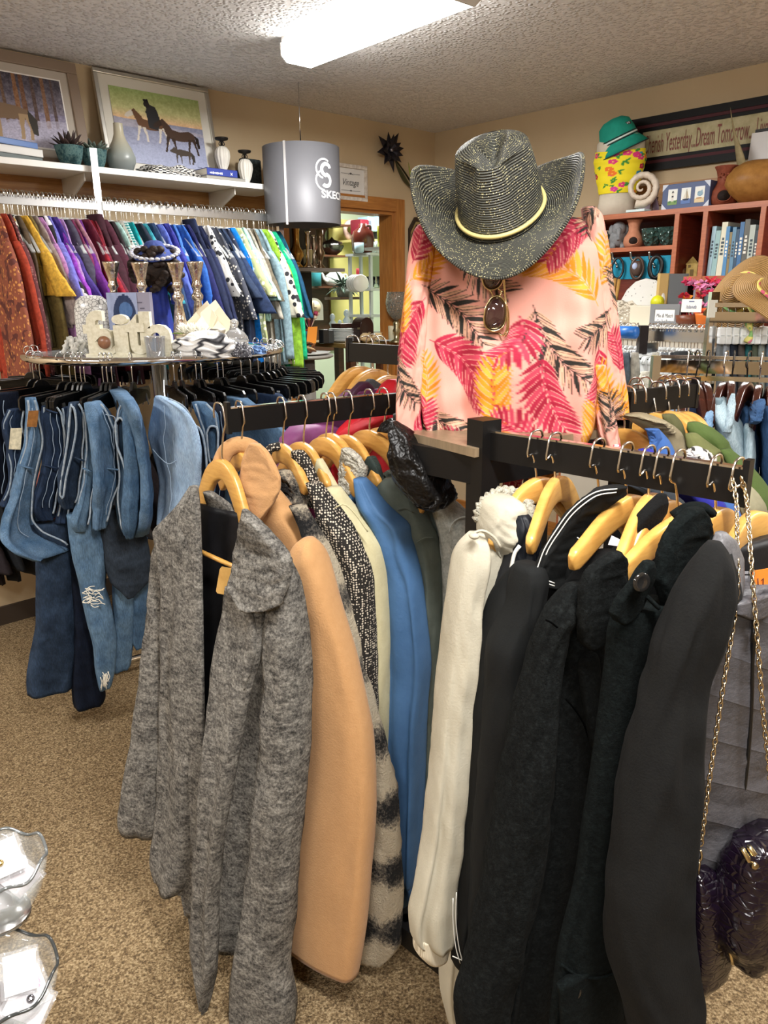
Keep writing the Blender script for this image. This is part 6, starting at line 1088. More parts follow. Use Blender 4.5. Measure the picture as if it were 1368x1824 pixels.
MERC=NT('mercury_glass');MERC.color(MERC.ramp(MERC.noise(MERC.co(), 45, 5, .75), [(.35, '#8f7f6c'), (.55, '#e2d8cb')]));MERC.set(Metallic=.9, Roughness=.16);MERC.bump(MERC.noise(MERC.co(), 40, 3), .3, .01);MERC=MERC.m
for x, Y, yt, lb in((211, 2.9, 466, 'mercury glass candlestick farthest left, behind the photo box'), (261, 2.8, 467, 'mercury glass candlestick left of the doll'), (323, 2.8, 467, 'mercury glass candlestick just right of the doll'), (357, 2.86, 466, 'mercury glass candlestick in front of the paper napkins')):
 c=top_at(x, Y);H=PY(x, yt, Y)[2]-TZ;k=H/.22;m=MB();m.lathe([(r*k*.92, z*k)for r, z in((.026, 0), (.027, .006), (.018, .014), (.02, .03), (.021, .05), (.016, .09), (.010, .125), (.015, .132), (.016, .14), (.010, .148), (.010, .156), (.015, .162), (.012, .17), (.011, .178), (.016, .195), (.022, .215), (.023, .22), (.017, .22), (.011, .2), (.001, .198))], c, 28, ripple=.03, rn=8);tag(m.build('candlestick', MERC, None), lb, 'candlestick', 'mercury glass candlesticks')
dl=thing('doll', 'dark-curled doll in royal blue dress and ruffled hat seen from behind', 'doll', top_at(292, 2.95));c=top_at(290, 2.95);DRS=fabric('#1d2f86', '#16256c', 30, .2, 200, .6)
zt=lambda y:PY(290, y, 2.95)[2]-TZ
m=MB();m.lathe([(.075, 0), (.07, .02), (.055, .06), (.042, .1), (.03, zt(525)), (.034, zt(512)), (.04, zt(500)), (.03, zt(492)), (.015, zt(488))], c, 40, ripple=.08, rn=9);m.build('dress', DRS, dl)
for s in(-1, 1):
 m=MB();m.tube(spl([c+V3(s*.035, 0, zt(505)), c+V3(s*.06, -.005, zt(520)), c+V3(s*.062, -.03, zt(540))], 10), [.016, .018, .019, .02, .019, .018, .016, .015, .013, .012], 10);m.build('sleeve', DRS, dl)
 m=MB();m.tube([c+V3(s*.05, -.01, zt(532)), c+V3(s*.064, -.012, zt(534))], .017, 10, flat=.5);m.build('lace_cuff', plain('#d8d4cc', .8), dl)
m=MB();m.ball(c+UP*zt(478), .045, 10);m.build('head', fabric('#d9b79c'), dl)
m=MB();rg2=np.random.default_rng(4)
for k in range(90):
 a=rg2.uniform(0, 2*PI);q=rg2.random();rad=.058+.034*math.sin(PI*q)*1;p=c+V3(rad*math.cos(a), rad*math.sin(a)*.8, zt(517-72*q));m.ball(p, .0135+.006*rg2.random(), 5, (1, 1, .8))
m.ball(c+UP*zt(478), .066, 10, (1.05, .9, 1.2));m.build('curly_hair', fabric('#2f221b', '#1d1511', 90, .8, 90, .6), dl)
m=MB();hp=c+UP*zt(447)+V3(0, -.008, 0);m.lathe([(.001, .036), (.03, .03), (.04, .012), (.045, 0), (.072, -.012), (.09, -.006), (.088, -.012), (.045, -.006), (.001, 0)], hp, 36, az=V3(.05, -.35, .94), ripple=.05, rn=9);m.build('hat', fabric('#3b4a86', '#2f3d72', 30), dl)
m=MB()
for a in np.linspace(0, 2*PI, 26, endpoint=False):d=V3(math.cos(a), math.sin(a), 0);az_=nrm(V3(.05, -.35, .94));ax_=nrm(np.cross(V3(0, 1, 0), az_));ay_=np.cross(az_, ax_);p=hp+ax_*.083*d[0]+ay_*.083*d[1]-az_*.004;m.ball(p, .011, 4, (1, 1, .6))
m.build('lace_trim', fabric('#dcd9d2', '#8d92b0', 150, .4), dl)
tr=thing('flower_tray', 'white chrysanthemum blooms in a small pale wooden tray', 'flower arrangement', top_at(338, 2.7));o=top_at(318, 2.7)
m=MB();m.box(top_at(345, 2.7)+UP*.055, (.1, .05, .03), taper=1.1);m.box(top_at(345, 2.7)+UP*.02, (.11, .07, .04));m.build('tray', fabric('#e4dfd2', '#c9b795', 20), tr, smooth=False, bevel=.003)
m=MB();m.tube([top_at(345, 2.7)+UP*.045+V3(.053*math.cos(a), .028*math.sin(a)-.0, .003*math.sin(3*a))for a in np.linspace(0, 2*PI, 24, endpoint=False)], .004, 6, closed=True);m.build('jute_cord', fabric('#b59a6a', '#8f7648', 120, .6), tr)
for cx in(330, 345, 360):
 fc=top_at(cx, 2.7)+UP*.075
 for k in range(34):
  a=k*2.4;el=.15+1.3*(k/34);L=.036;d=V3(math.cos(a)*math.cos(el), math.sin(a)*math.cos(el), math.sin(el));m=MB()if k==0 else m;m.tube(spl([fc, fc+d*L*.6, fc+d*L+UP*.003], 5), [.003, .005, .0055, .004, .001], 5, flat=.4)
 m.build('bloom', plain('#f1efe2', .7), tr)
m=MB()
for x, s in((312, -1), (378, 1)):b0=top_at(345+s*18, 2.68)+UP*.075;m.tube(spl([b0, b0+V3(s*.025, -.01, .004), b0+V3(s*.05, -.012, 0)], 7), [.003, .007, .009, .008, .006, .003, .001], 6, flat=.3)
m.build('leaves', fabric('#7f9a4a'), tr)
PAP=plain('#ece2c8', .8);pn=thing('paper_napkins', 'cream folded paper napkins fanned in a ribbed grey tin', 'napkin tin', top_at(372, 2.8));c=top_at(386, 2.8)
m=MB();m.lathe([(.034, 0), (.036, .01)]+[(.036+.0015*(k%2), .012+.006*k)for k in range(12)]+[(.037, .088), (.034, .088), (.033, .02), (.001, .02)], c, 28);m.build('tin', metal('#b9b4a8', .4), pn)
for k, (dx, dy, dz, s, rz)in enumerate(((-.075, .0, .075, .075, .2), (-.05, .012, .11, .08, -.3), (-.02, .01, .12, .075, .3), (.01, .0, .1, .07, -.1), (-.035, -.015, .075, .07, .5), (.02, -.02, .075, .05, .2))):
 m=MB();o=c+V3(dx, dy, dz-.02);m.prism([(-s/2, 0), (s/2, -.01), (s*.62, s*.5), (0, s*1.25), (-s*.6, s*.6)], o, V3(math.cos(rz), math.sin(rz), 0), nrm(V3(.2*math.sin(k), .35, 1)), .003);m.build('napkin', PAP, pn, smooth=False)
scm=NT('swirl_scarf');wv=scm.n('ShaderNodeTexWave', wave_type='RINGS');wv.inputs['Scale'].default_value=6;wv.inputs['Distortion'].default_value=14;scm.l(scm.co(), wv.inputs['Vector']);scm.color(scm.ramp(wv.outputs['Fac'], [(.0, '#26262a'), (.16, '#7d7d80'), (.3, '#d6d4d0'), (.7, '#e2e0dc')]));scm.set(Roughness=.8);scm.bump(scm.noise(scm.co(), 20, 3), .6, .02);scm=scm.m
cloth_pile('swirl_scarf', top_at(365, 2.66), HXA, .26, .16, .07, scm, 'grey and white swirl scarf piled on the round rack top', 'scarf', 5, 5)
gl_=NT('cut_crystal');gl_.color('#e8e8e8');gl_.set(Transmission_Weight=.7, Roughness=.06, IOR=1.5, Metallic=.25);vq=gl_.n('ShaderNodeTexChecker');vq.inputs['Scale'].default_value=1;gl_.l(gl_.co('UV', (24, 26, 1)), vq.inputs['Vector']);gl_.bump(vq.outputs['Fac'], .8, .01);CUT=gl_.m
m=MB();m.lathe([(.027, 0), (.03, .004), (.034, .07), (.036, .074), (.033, .074), (.029, .008), (.001, .008)], top_at(275, 2.57), 24);tag(m.build('silver_tumbler', CUT, None), 'cut crystal tumbler standing before the letter h of the faith sign', 'glass')
cj_=thing('crystal_jar', 'lidded cut crystal jar with round knob at the right of the rack top', 'jar', top_at(418, 2.72));c=top_at(419, 2.72)
m=MB();m.lathe([(.03, 0), (.04, .012), (.046, .03), (.044, .05), (.04, .055)], c, 24);m.build('jar', CUT, cj_)
m=MB();m.lathe([(.044, .055), (.045, .06), (.03, .08), (.014, .09), (.01, .096), (.015, .104), (.015, .114), (.008, .122), (.001, .124)], c, 24);m.build('lid', CUT, cj_)
m=MB();rg3=np.random.default_rng(9)
cloth_pile('blue_beads', top_at(456, 2.75), HXA, .07, .05, .022, spots('#5f7fae', '#24406e', 120, .4), 'small heap of blue and white beads beside the crystal jar', 'bead heap', 3, 2)
cloth_pile('lace_bundle', top_at(432, 2.62), HXA, .07, .06, .04, spots('#4a4a50', '#b9b9bd', 140, .3), 'small grey lace bundle next to the crystal jar', 'lace bundle', 3, 6)
RW_=wood('#6b2a1c', '#8a3d28', (3, 3, 30), .4, .04, .2);RWE=wood('#9a5233', '#b96c45', (3, 3, 30), .4, .04, .2)
BT=1.876;bc=thing('bookcase', 'reddish brown built-in bookcase along the right wall', 'bookcase', RWp(2, 0, .15));S0, S1=1.28, 2.75;BO=.30
def rbox(m, s0, s1, z0, z1, o0, o1):m.box(RWp((s0+s1)/2, (z0+z1)/2, (o0+o1)/2), (abs(s1-s0), abs(o1-o0), abs(z1-z0)), ax=eR);return m
def rpart(nm, s0, s1, z0, z1, o0, o1, mt, par, **k):return rbox(MB(), s0, s1, z0, z1, o0, o1).build(nm, mt, par, smooth=False, **k)
rpart('back_panel', S0, S1, .0, BT-.02, .004, .014, RW_, bc);rpart('top_board', S0, S1, BT-.024, BT, .014, BO, RWE, bc)
for s in(S0+.01, 1.855, 1.992, 2.25, S1-.01):rpart('divider', s-.011, s+.011, .0, BT-.024, .014, BO-.002, RW_, bc);rpart('divider_edge', s-.011, s+.011, .0, BT-.024, BO-.002, BO+.004, RWE, bc)
for s0, s1, z in((S0+.021, 1.844, 1.713), (1.866, 1.981, 1.566), (2.003, 2.239, 1.566), (2.261, S1-.02, 1.62), (S0+.021, 1.844, 1.2), (1.866, S1-.02, 1.2)):rpart('shelf_board', s0, s1, z-.02, z, .014, BO, RWE, bc)
rpart('wall_strip', S0, S1, 1.93, 2.03, .0, .02, PINE, None);o=[x for x in bpy.data.objects if x.name.startswith('wall_strip')][-1];o.name='wall_plank';tag(o, 'pine plank on the right wall just above the bookcase top', 'board')
sgn=thing('word_sign', 'long black and maroon framed word sign on the right wall', 'sign', RWp(2.05, 2.1, .01));G0, G1, Z0, Z1=1.415, 2.80, 2.098, 2.356
BKF=plain('#100f11', .55, 0., .2);MAR=plain('#4a2228', .6, 0., .2)
for a, b, w_, mt, o1 in((0, .035, 0, BKF, .03), (.035, .05, 0, MAR, .024), (.05, .066, 0, BKF, .02)):
 for s0, s1, z0, z1 in((G0+a, G1-a, Z0+a, Z0+b), (G0+a, G1-a, Z1-b, Z1-a), (G0+a, G0+b, Z0+b, Z1-b), (G1-b, G1-a, Z0+b, Z1-b)):rpart('frame' if mt is BKF else 'frame_inlay', s0, s1, z0, z1, .002, o1, mt, sgn)
rpart('face', G0+.06, G1-.06, Z0+.06, Z1-.06, .004, .012, fabric('#c4bb98', '#a9a07c', 14, .3, 60, .8), sgn)
m=MB();text_mesh(m, 'Cherish Yesterday...Dream Tomorrow... Live Today', RWp(1.497, 2.185, .0135), eR, UP, .125, fit=.71);m.build('lettering', plain('#7d3d33', .6), sgn, smooth=False)
def on_bc(x, y, o):p=PRW(x, y, o);p[2]=BT+.001;return p
c=on_bc(1098, 370, .17);tf=thing('cream_torso_form', 'small cream display torso on the bookcase wearing the floral tube top', 'display form', c);zz=lambda y:PRW(1098, y, .17)[2]-c[2]
AXT=nrm(eR*.8+nR*-.25);CRM=fabric('#d3cab8', '#c8bfad', 20, .05, 100, .6)
px1=lambda n:n/334.
m=MB();m.lathe([(px1(34), 0), (px1(31), zz(358)), (px1(30), zz(345)), (px1(37), zz(318)), (px1(42), zz(290)), (px1(40), zz(270)), (px1(40), zz(256)), (px1(30), zz(243)), (px1(14), zz(236)), (px1(12), zz(222)), (.001, zz(221))], c, 40, ax=AXT, sy=.62);m.build('torso', CRM, tf)
cv=Canvas(340, 180, '#f4e02a');rg=np.random.default_rng(5)
for k in range(105):
 x, y=rg.uniform(0, 340), rg.uniform(0, 180);k_=rg.integers(0, 8)
 if k_<3:
  for _ in range(2):cv.ell(x+rg.uniform(-7, 7), y+rg.uniform(-7, 7), 8, 3.2, '#3f8f3a', rg.uniform(0, 3))
 else:
  cl_=['#e0387e', '#c2214a', '#2d8fb8', '#f07a2a', '#d83a9a'][k_-3]
  for a in range(5):cv.ell(x+6.6*math.cos(a*1.257), y+6.6*math.sin(a*1.257), 5.2, 5.2, cl_)
  cv.ell(x, y, 2, 2, '#f8d860')
th=np.linspace(0, 2*PI, 160, endpoint=False);AY=np.cross(UP, AXT);G=[];C=[]
for q in np.linspace(0, 1, 70):
 y=346-74*q;r=np.interp(y, [270, 290, 318, 346], [px1(41.5), px1(44), px1(38.5), px1(31.5)]);r2=r+.002*math.sin(q*26)*.6;zr=zz(y)+.006*np.cos(th*2)*q
 G.append(c+(r2*np.cos(th))[:, None]*AXT+(r2*.64*np.sin(th))[:, None]*AY+zr[:, None]*UP);C.append(cv.at((th/6.28*340), np.full(160, (1-q)*178)))
m=MB();m.grid(G, closed=True, C=C);tag(m.build('floral_tube_top', vcol(.7, .1), None), 'yellow tube top with bright flowers on the cream torso', 'top')
hc=c+UP*zz(252)+AXT*-px1(3);az_=nrm(UP+AXT*-.30+nR*.25);axh=nrm(AXT-az_*(AXT@az_))
TL=fabric('#22a08c', '#1c8f7d', 14, .15, 200, .75);bh=thing('bucket_hat', 'teal bucket hat with black and white striped band on the torso', 'hat', hc)
m=MB();m.lathe([(px1(44), px1(-17)), (px1(36), px1(-6)), (px1(31), 0), (px1(31), px1(6)), (px1(30), px1(14)), (px1(26), px1(28)), (px1(16), px1(35)), (.001, px1(37))], hc, 40, ax=axh, az=az_, sy=.85);m.build('crown', TL, bh, solid=.002)
for r_, z_, w_, mt in((31.6, 1, 1.6, plain('#1b1d26', .6)), (31.8, 3.6, 2.4, plain('#eeeeee', .7)), (31.6, 6.4, 1.6, plain('#1b1d26', .6))):
 m=MB();m.lathe([(px1(r_), px1(z_-w_/2)), (px1(r_+.4), px1(z_)), (px1(r_), px1(z_+w_/2))], hc, 40, ax=axh, az=az_, sy=.85);m.build('band_stripe', mt, bh)
m=MB();G=[hc+axh*px1(44.3)*math.cos(a)+np.cross(az_, axh)*px1(44.3)*.85*math.sin(a)+az_*px1(-17.2)for a in np.linspace(0, 2*PI, 60, endpoint=False)];m.tube(G, .0025, 6, closed=True);m.build('brim_piping', plain('#1b1d26', .6), bh)
p=hc+axh*px1(27)+nR*px1(14)+az_*px1(15);m=MB();m.box(p, (.03, .003, .014), ax=nrm(axh+nR*-.6), az=az_);m.build('badge', plain('#2a2d30', .4), bh, smooth=False)
m=MB()
for k in range(3):m.box(p+nR*.002+axh*(-.008+.008*k), (.005, .003, .008), ax=nrm(axh+nR*-.6), az=az_)
m.build('badge_mark', plain('#a9b0b0', .5), bh, smooth=False)
c=on_bc(1138, 370, .27);sl_=thing('shell_on_stand', 'white carved ammonite shell on a pin stand', 'shell ornament', c);ctr=PRW(1143, 335, .27);fwd=nrm(CC-ctr);fwd=nrm(V3(fwd[0], fwd[1], 0));sd=np.cross(UP, fwd)
SHL=fabric('#ddd2c2', '#cdbfae', 60, .3, 120, .5);m=MB();P=[];Rr_=[]
for t_ in np.linspace(0, 1, 90):a=-1.9+t_*4.4*PI;r=.072*(1-t_)**.9+.004;P.append(ctr+sd*r*math.cos(a)+UP*r*math.sin(a));Rr_.append((.026*(1-t_)+.006)*(1+.10*math.sin(t_*200)))
m.tube(P, Rr_, 10, flat=.6);m.build('shell', SHL, sl_);m=MB();m.tube([ctr-UP*.05, c+UP*.012], .0035, 8);m.build('pin', plain('#e6e2da', .4), sl_);m=MB();m.box(c+UP*.006, (.1, .07, .012), ax=eR);m.build('base', plain('#cfe0e2', .3), sl_, smooth=False, bevel=.002)
c=on_bc(1155, 366, .14);m=MB();m.box(c+UP*.03, (.09, .03, .06), ax=eR);tag(m.build('small_card', plain('#9a8a98', .5), None, smooth=False), 'small mauve card leaning behind the shell stand', 'card')
c=on_bc(1166, 366, .2);m=MB();m.lathe([(.02, 0), (.024, .01), (.02, .04), (.012, .05), (.016, .07), (.001, .07)], c, 16);tag(m.build('glass_stopper_bottle', glass('#d8d0e0'), None), 'tiny clear glass bottle next to the blue picture box', 'bottle')
o=on_bc(1178, 371, .26);e_=on_bc(1262, 364, .27);xb=nrm(e_-o);wb=np.linalg.norm(e_-o);hb=PRW(1178, 331, .26)[2]-BT;bx=thing('nautical_box', 'blue box front set with three nautical picture tiles', 'box', (o+e_)/2)
yb=np.cross(UP, xb);m=MB();m.box((o+e_)/2+UP*hb/2+yb*.05, (wb, .1, hb), ax=xb);m.build('box', plain('#47577f', .5), bx, smooth=False, bevel=.002)
for k in range(3):
 cv=Canvas(48, 72, '#e6e8e2');cv.poly([(0, 54), (48, 50), (48, 72), (0, 72)], ('#7a9a5a', '#5a78b0', '#d9c49a')[k]);cv.vgrad(0, 8, '#dfe4ea', '#e6e8e2')
 if k==0:cv.poly([(20, 18), (28, 18), (30, 56), (18, 56)], '#d8d4cc');cv.poly([(17, 18), (24, 6), (31, 18)], '#2c2c34');cv.poly([(19, 30), (29, 30), (29, 38), (19, 38)], '#2c2c34');cv.ell(10, 58, 7, 5, '#4a7a4a');cv.ell(38, 58, 6, 4, '#4a7a4a')
 if k==1:cv.poly([(26, 8), (26, 48), (10, 48)], '#d9d2c4');cv.poly([(28, 12), (28, 48), (40, 46)], '#b8a98e');cv.poly([(8, 50), (42, 48), (36, 57), (14, 57)], '#24304a');cv.line([(27, 6), (27, 52)], 1.4, '#222222')
 if k==2:cv.ell(26, 32, 14, 12, '#6f93a8');cv.poly([(12, 30), (36, 16), (40, 34), (20, 44)], '#89aabc');cv.ell(22, 52, 16, 3, '#b98c5a')
 panel(cv, o+xb*(wb*(.13+.285*k))+UP*hb*.18-yb*.0015, xb, UP, wb*.2, hb*.62, 'picture_tile', bx, vcol(.4, .02))
m=MB()
for x0, y0, sx, sy in((0, 0, 1, 1), (wb, 0, -1, 1), (0, hb, 1, -1), (wb, hb, -1, -1)):m.add([o+xb*x0+UP*y0-yb*.001, o+xb*(x0+sx*.03)+UP*y0-yb*.001, o+xb*x0+UP*(y0+sy*.03)-yb*.001], [[0, 1, 2]])
m.build('corner_ornament', plain('#c9d0dc', .5), bx, smooth=False)
TC=fabric('#8c4a35', '#7a3d2b', 60, .2, 200, .6)
def burner(c, k, mt, label, nm, open_h=(.02, .06)):
 r=thing(nm, label, 'oil burner', c);n=40;fwd_=nrm((CC-c)*V3(1, 1, 0));prof=[(.034, 0), (.048, .01), (.054, .03), (.05, .055), (.036, .075), (.029, .09), (.03, .11), (.035, .13), (.042, .142), (.043, .146), (.036, .144), (.03, .135), (.001, .132)]
 m=MB();m.lathe([(a*k, b*k)for a, b in prof], c, n);m.build('body', mt, r)
 m=MB();Q=[]
 for a in np.linspace(0, 2*PI, 24, endpoint=False):u=.026*math.cos(a);v=.032+.024*math.sin(a)*(1 if math.sin(a)>0 else.75);rr_=np.interp(v, [p[1]for p in prof[:9]], [p[0]for p in prof[:9]])+.0008;ang=u/rr_;sdv=np.cross(UP, fwd_);Q.append(c+k*(fwd_*rr_*math.cos(ang)+sdv*rr_*math.sin(ang)+UP*v))
 Q=np.array(Q);cc_=Q.mean(0)+fwd_*.02*k;m.grid([Q, Q*.8+cc_*.2, Q*.5+cc_*.5+fwd_*.001, Q*.05+cc_*.95], closed=True, cap1=True);m.build('burner_opening', plain('#1c0f0b', .9), r)
 m=MB();m.tube(list(Q+fwd_*.001), .0025*k, 6, closed=True);m.build('opening_rim', mt, r);return r, fwd_
c=on_bc(1288, 360, .2);r, fw=burner(c, 1.18, TC, 'tall terracotta oil burner with carved face on the bookcase top', 'terracotta_burner')
m=MB();sdv=np.cross(UP, fw);f0=c+UP*.128+fw*.037
for dx, dz, rr_ in((-.012, .006, .006), (.012, .006, .006), (0, -.002, .005), (0, -.014, .007)):m.ball(f0+sdv*dx+UP*dz, rr_, 6)
for k in range(7):a=-.2+k*.58;m.tube([f0+sdv*.022*math.cos(a)+UP*.022*math.sin(a), f0+sdv*.032*math.cos(a)+UP*.03*math.sin(a)-fw*.004], .003, 6)
m.build('carved_face', TC, r)
c=on_bc(1352, 356, .17);m=MB();m.lathe([(.05, 0), (.07, .006), (.115, .045), (.135, .085), (.13, .12), (.105, .155), (.075, .175), (.06, .18), (.055, .175), (.07, .16), (.001, .15)], c, 44, sx=1.15);gd=tag(m.build('carved_gourd', fabric('#a9793f', '#8f6330', 26, .3, 120, .45), None), 'large round carved brown gourd bowl at the right end', 'gourd bowl')
m=MB();P=spl([PRW(x, y, .12)for x, y in((1326, 345), (1322, 300), (1314, 262), (1307, 232), (1303, 208), (1301, 191))], 24);m.tube(P, [.008+.022*math.sin(PI*min(1, i/15.)**.8)*(i<15)+.004 if i<15 else.012-.0115*(i-15)/8 for i in range(24)], 8, flat=.4);tag(m.build('dried_stalk', fabric('#a89a76', '#8d7f5c', 30, .3), None), 'tall pale dried seed stalk in front of the word sign', 'dried plant')
ca=thing('leaning_canvas', 'small white canvas with black edge leaning against the sign', 'canvas', on_bc(1352, 350, .06));oo=PRW(1332, 300, .05);oo[2]=1.99;m=MB();m.box(oo+eR*.14+UP*.09, (.28, .018, .24), ax=eR, az=nrm(UP-nR*.1));m.build('sheet', plain('#d6d5d6', .6), ca, smooth=False);m=MB();m.box(oo+eR*.15+UP*.108-nR*.02, (.29, .014, .24), ax=eR, az=nrm(UP-nR*.1));m.build('black_edge', plain('#151515', .5), ca, smooth=False)
def on_sh(x, z, o):
 d=ray(x, 430);oo=CORN+nR*o;p=CC+d*((oo-CC)@nR)/(d@nR);p=p.copy();p[2]=z+.001;return p
SZ=1.713
c=on_sh(1075, SZ, .22);mg=thing('floral_mug', 'white mug with orange flower print half behind the shirt', 'mug', c);m=MB();m.lathe([(.034, 0), (.038, .004), (.04, .08), (.041, .09), (.036, .09), (.034, .01), (.001, .01)], c, 24);m.build('mug', spots('#d9d4c8', '#c77a30', 60, .35, c3='#2c3a3a'), mg)
c=on_sh(1101, SZ, .22);el_=thing('elephant_burner', 'grey stone elephant figurine between the mug and pink clay burner', 'figurine', c);EG=fabric('#8e9092', '#777a7d', 40, .3, 120, .7);fw=nrm((CC-c)*V3(1, 1, 0));sdv=np.cross(UP, fw)
m=MB();m.ball(c+UP*.05, .046, 10, (1, .85, .95));
for a, b in((-.025, .02), (.025, .02), (-.025, -.02), (.025, -.02)):m.lathe([(.016, 0), (.014, .03)], c+sdv*a+fw*b, 10)
m.build('body', EG, el_);m=MB();m.ball(c+UP*.095+fw*.012, .036, 9, (1, .9, 1));m.tube(spl([c+UP*.09+fw*.045, c+UP*.07+fw*.06, c+UP*.05+fw*.062, c+UP*.04+fw*.07], 8), [.014, .012, .011, .01, .009, .008, .008, .009], 8);m.build('head', EG, el_)
for s in(-1, 1):m=MB();m.ball(c+UP*.09+sdv*s*.036, .026, 7, (.55, .5, 1));m.build('ear', EG, el_)
c=on_sh(1128, SZ, .22);burner(c, .92, fabric('#c58a6c', '#b57a5e', 40, .15, 200, .7), 'pink clay oil burner painted with small blue flowers', 'clay_burner')
TG=NT('pressed_green_glass');TG.color('#7fb0a6');TG.set(Transmission_Weight=.85, Roughness=.08, IOR=1.5);vq=TG.n('ShaderNodeTexVoronoi');vq.inputs['Scale'].default_value=60;TG.l(TG.co(), vq.inputs['Vector']);TG.bump(vq.outputs['Distance'], .8, .02);TG=TG.m
for x, lb in((1161, 'pressed sea-green glass bowl beside the pink clay burner'), (1190, 'smoky pressed glass bowl at the right end of its shelf')):c=on_sh(x, SZ, .2);m=MB();m.lathe([(.025, 0), (.03, .004), (.044, .03), (.052, .07), (.055, .088), (.05, .088), (.046, .06), (.03, .012), (.001, .01)], c, 28, ripple=.04, rn=10);tag(m.build('glass_bowl', TG, None), lb, 'bowl', 'pressed glass bowls')
hb_=thing('hook_board', 'turquoise hook board with three pewter hooks in the bookcase', 'hook board', on_sh(1145, 1.55, .06));TQ=fabric('#1f8fae', '#1a7d9a', 20, .15, 120, .6)
p0=PRW(1090, 470, .26);p1=PRW(1196, 463, .26);zb0, zb1=PRW(1140, 497, .26)[2], PRW(1140, 457, .26)[2];m=MB();m.box(V3(*((p0+p1)/2)[:2], (zb0+zb1)/2), (np.linalg.norm((p1-p0)[:2]), .014, zb1-zb0), ax=eR);m.build('board', TQ, hb_, smooth=False, bevel=.002)
for i, x in enumerate((1093, 1126, 1159)):
 a=PRW(x, 456, .275);m=MB();m.tube(spl([a+nR*.02+UP*.02, a+nR*.012+UP*.005, a+UP*-.01+nR*.01, a+eR*.02-UP*.04, a+eR*.035-UP*.055+nR*.02], 14), .006, 8);m.build('hook', metal('#b9b5ae', .3), hb_)
 b=PRW((1100, 1135, 1168)[i], (478, 478, 476)[i], .30);fw=nrm((CC-b)*V3(1, 1, 0));sdv=np.cross(UP, fw);it=thing(('beaded_necklace', 'masked_keyring', 'braided_bracelet')[i], ('black and silver looped necklace on the left pewter hook', 'round brown charm with blue and white face on the middle hook', 'thick black leather loop hung on the right pewter hook')[i], 'necklace', b)
 m=MB();m.tube([b+sdv*.028*math.cos(t_)+UP*.05*math.sin(t_)for t_ in np.linspace(0, 2*PI, 24, endpoint=False)], (.006, .008, .011)[i], 8, closed=True);m.build('loop', plain(('#1a1a1c', '#4a382e', '#131313')[i], .35), it)
 if i==1:
  m=MB();m.ball(b+fw*.005, .032, 8, (1, .5, 1.2));m.build('charm', plain('#4e3c34', .4), it);m=MB();m.ball(b+fw*.02-sdv*.012+UP*.01, .014, 6, (1, .5, 1.2));m.build('face', plain('#aab8d8', .4), it)
 else:m=MB();m.tube([b-UP*.05, b-UP*.09+sdv*.006], .006, 6);m.tube([b-UP*.05, b-UP*(.085+.08*(i==2))], .003, 6);m.build('tassel', plain('#20201f', .5), it)
c=on_sh(1237, 1.566, .2);hs=thing('clay_house', 'small yellow clay house figurine in the narrow bookcase cell', 'figurine', c);fw=nrm((CC-c)*V3(1, 1, 0));sdv=np.cross(UP, fw);YC=fabric('#c5ad6c', '#ae9656', 50, .2)
m=MB();m.box(c+UP*.03, (.05, .04, .06), ax=sdv);m.build('walls', YC, hs, smooth=False);m=MB();m.prism([(-.034, .055), (.034, .055), (0, .095)], c-fw*.024+UP*0, sdv, UP, -.048);m.build('roof', YC, hs, smooth=False);m=MB();m.box(c+fw*.02+UP*.018, (.016, .004, .03), ax=sdv);m.box(c+fw*.02+UP*.048-sdv*.012, (.012, .004, .012), ax=sdv);m.build('door_and_window', plain('#6f5b34', .8), hs, smooth=False)
c=on_sh(1217, 1.566, .2);m=MB();m.ball(c+UP*.024, .026, 8, (1.15, 1, .9));tag(m.build('pebble', fabric('#9a7658', '#7d5d44', 50, .4), None), 'rounded brown pebble next to the clay house', 'pebble')
c=on_sh(1236, 1.566, .06);m=MB();m.lathe([(.001, 0), (.06, .002), (.09, .012), (.088, .014), (.06, .005), (.001, .003)], c+UP*.092, 32, az=nrm(nR+UP*.12));tag(m.build('glass_plate', glass('#c8b0a8'), None), 'clear glass plate standing on edge behind the clay house', 'plate')
bl=['#9fc0cf', '#8fb3b5', '#d6d4be', '#4a86b8', '#8a7a52', '#5f8aa8', '#2c4d6a', '#3c6ea0', '#5e5f5a', '#b9c4bc', '#30404c', '#a8c0cc', '#5a4a80']
hs_=[.22, .20, .235, .215, .19, .21, .20, .23, .24, .215, .19, .235, .2];ws=[.02, .024, .028, .018, .012, .018, .014, .02, .024, .026, .016, .018, .012]
nm_=['pale blue book at the left end of the bookcase row', 'grey teal book second in the bookcase row', 'cream book with floral spine in the bookcase row', 'bright blue book right after the cream floral one', 'thin khaki book beside the bright blue one', 'dusty blue book in the middle of the bookcase row', 'thin dark navy book in the bookcase row', 'royal blue topped book left of the tall grey one', 'tall dark grey book in the bookcase row', 'pale sage book right of the tall grey one', 'thin charcoal book before the last two in the row', 'tall ice blue book near the right of the row', 'slim purple book ending the bookcase row']
s_=2.008
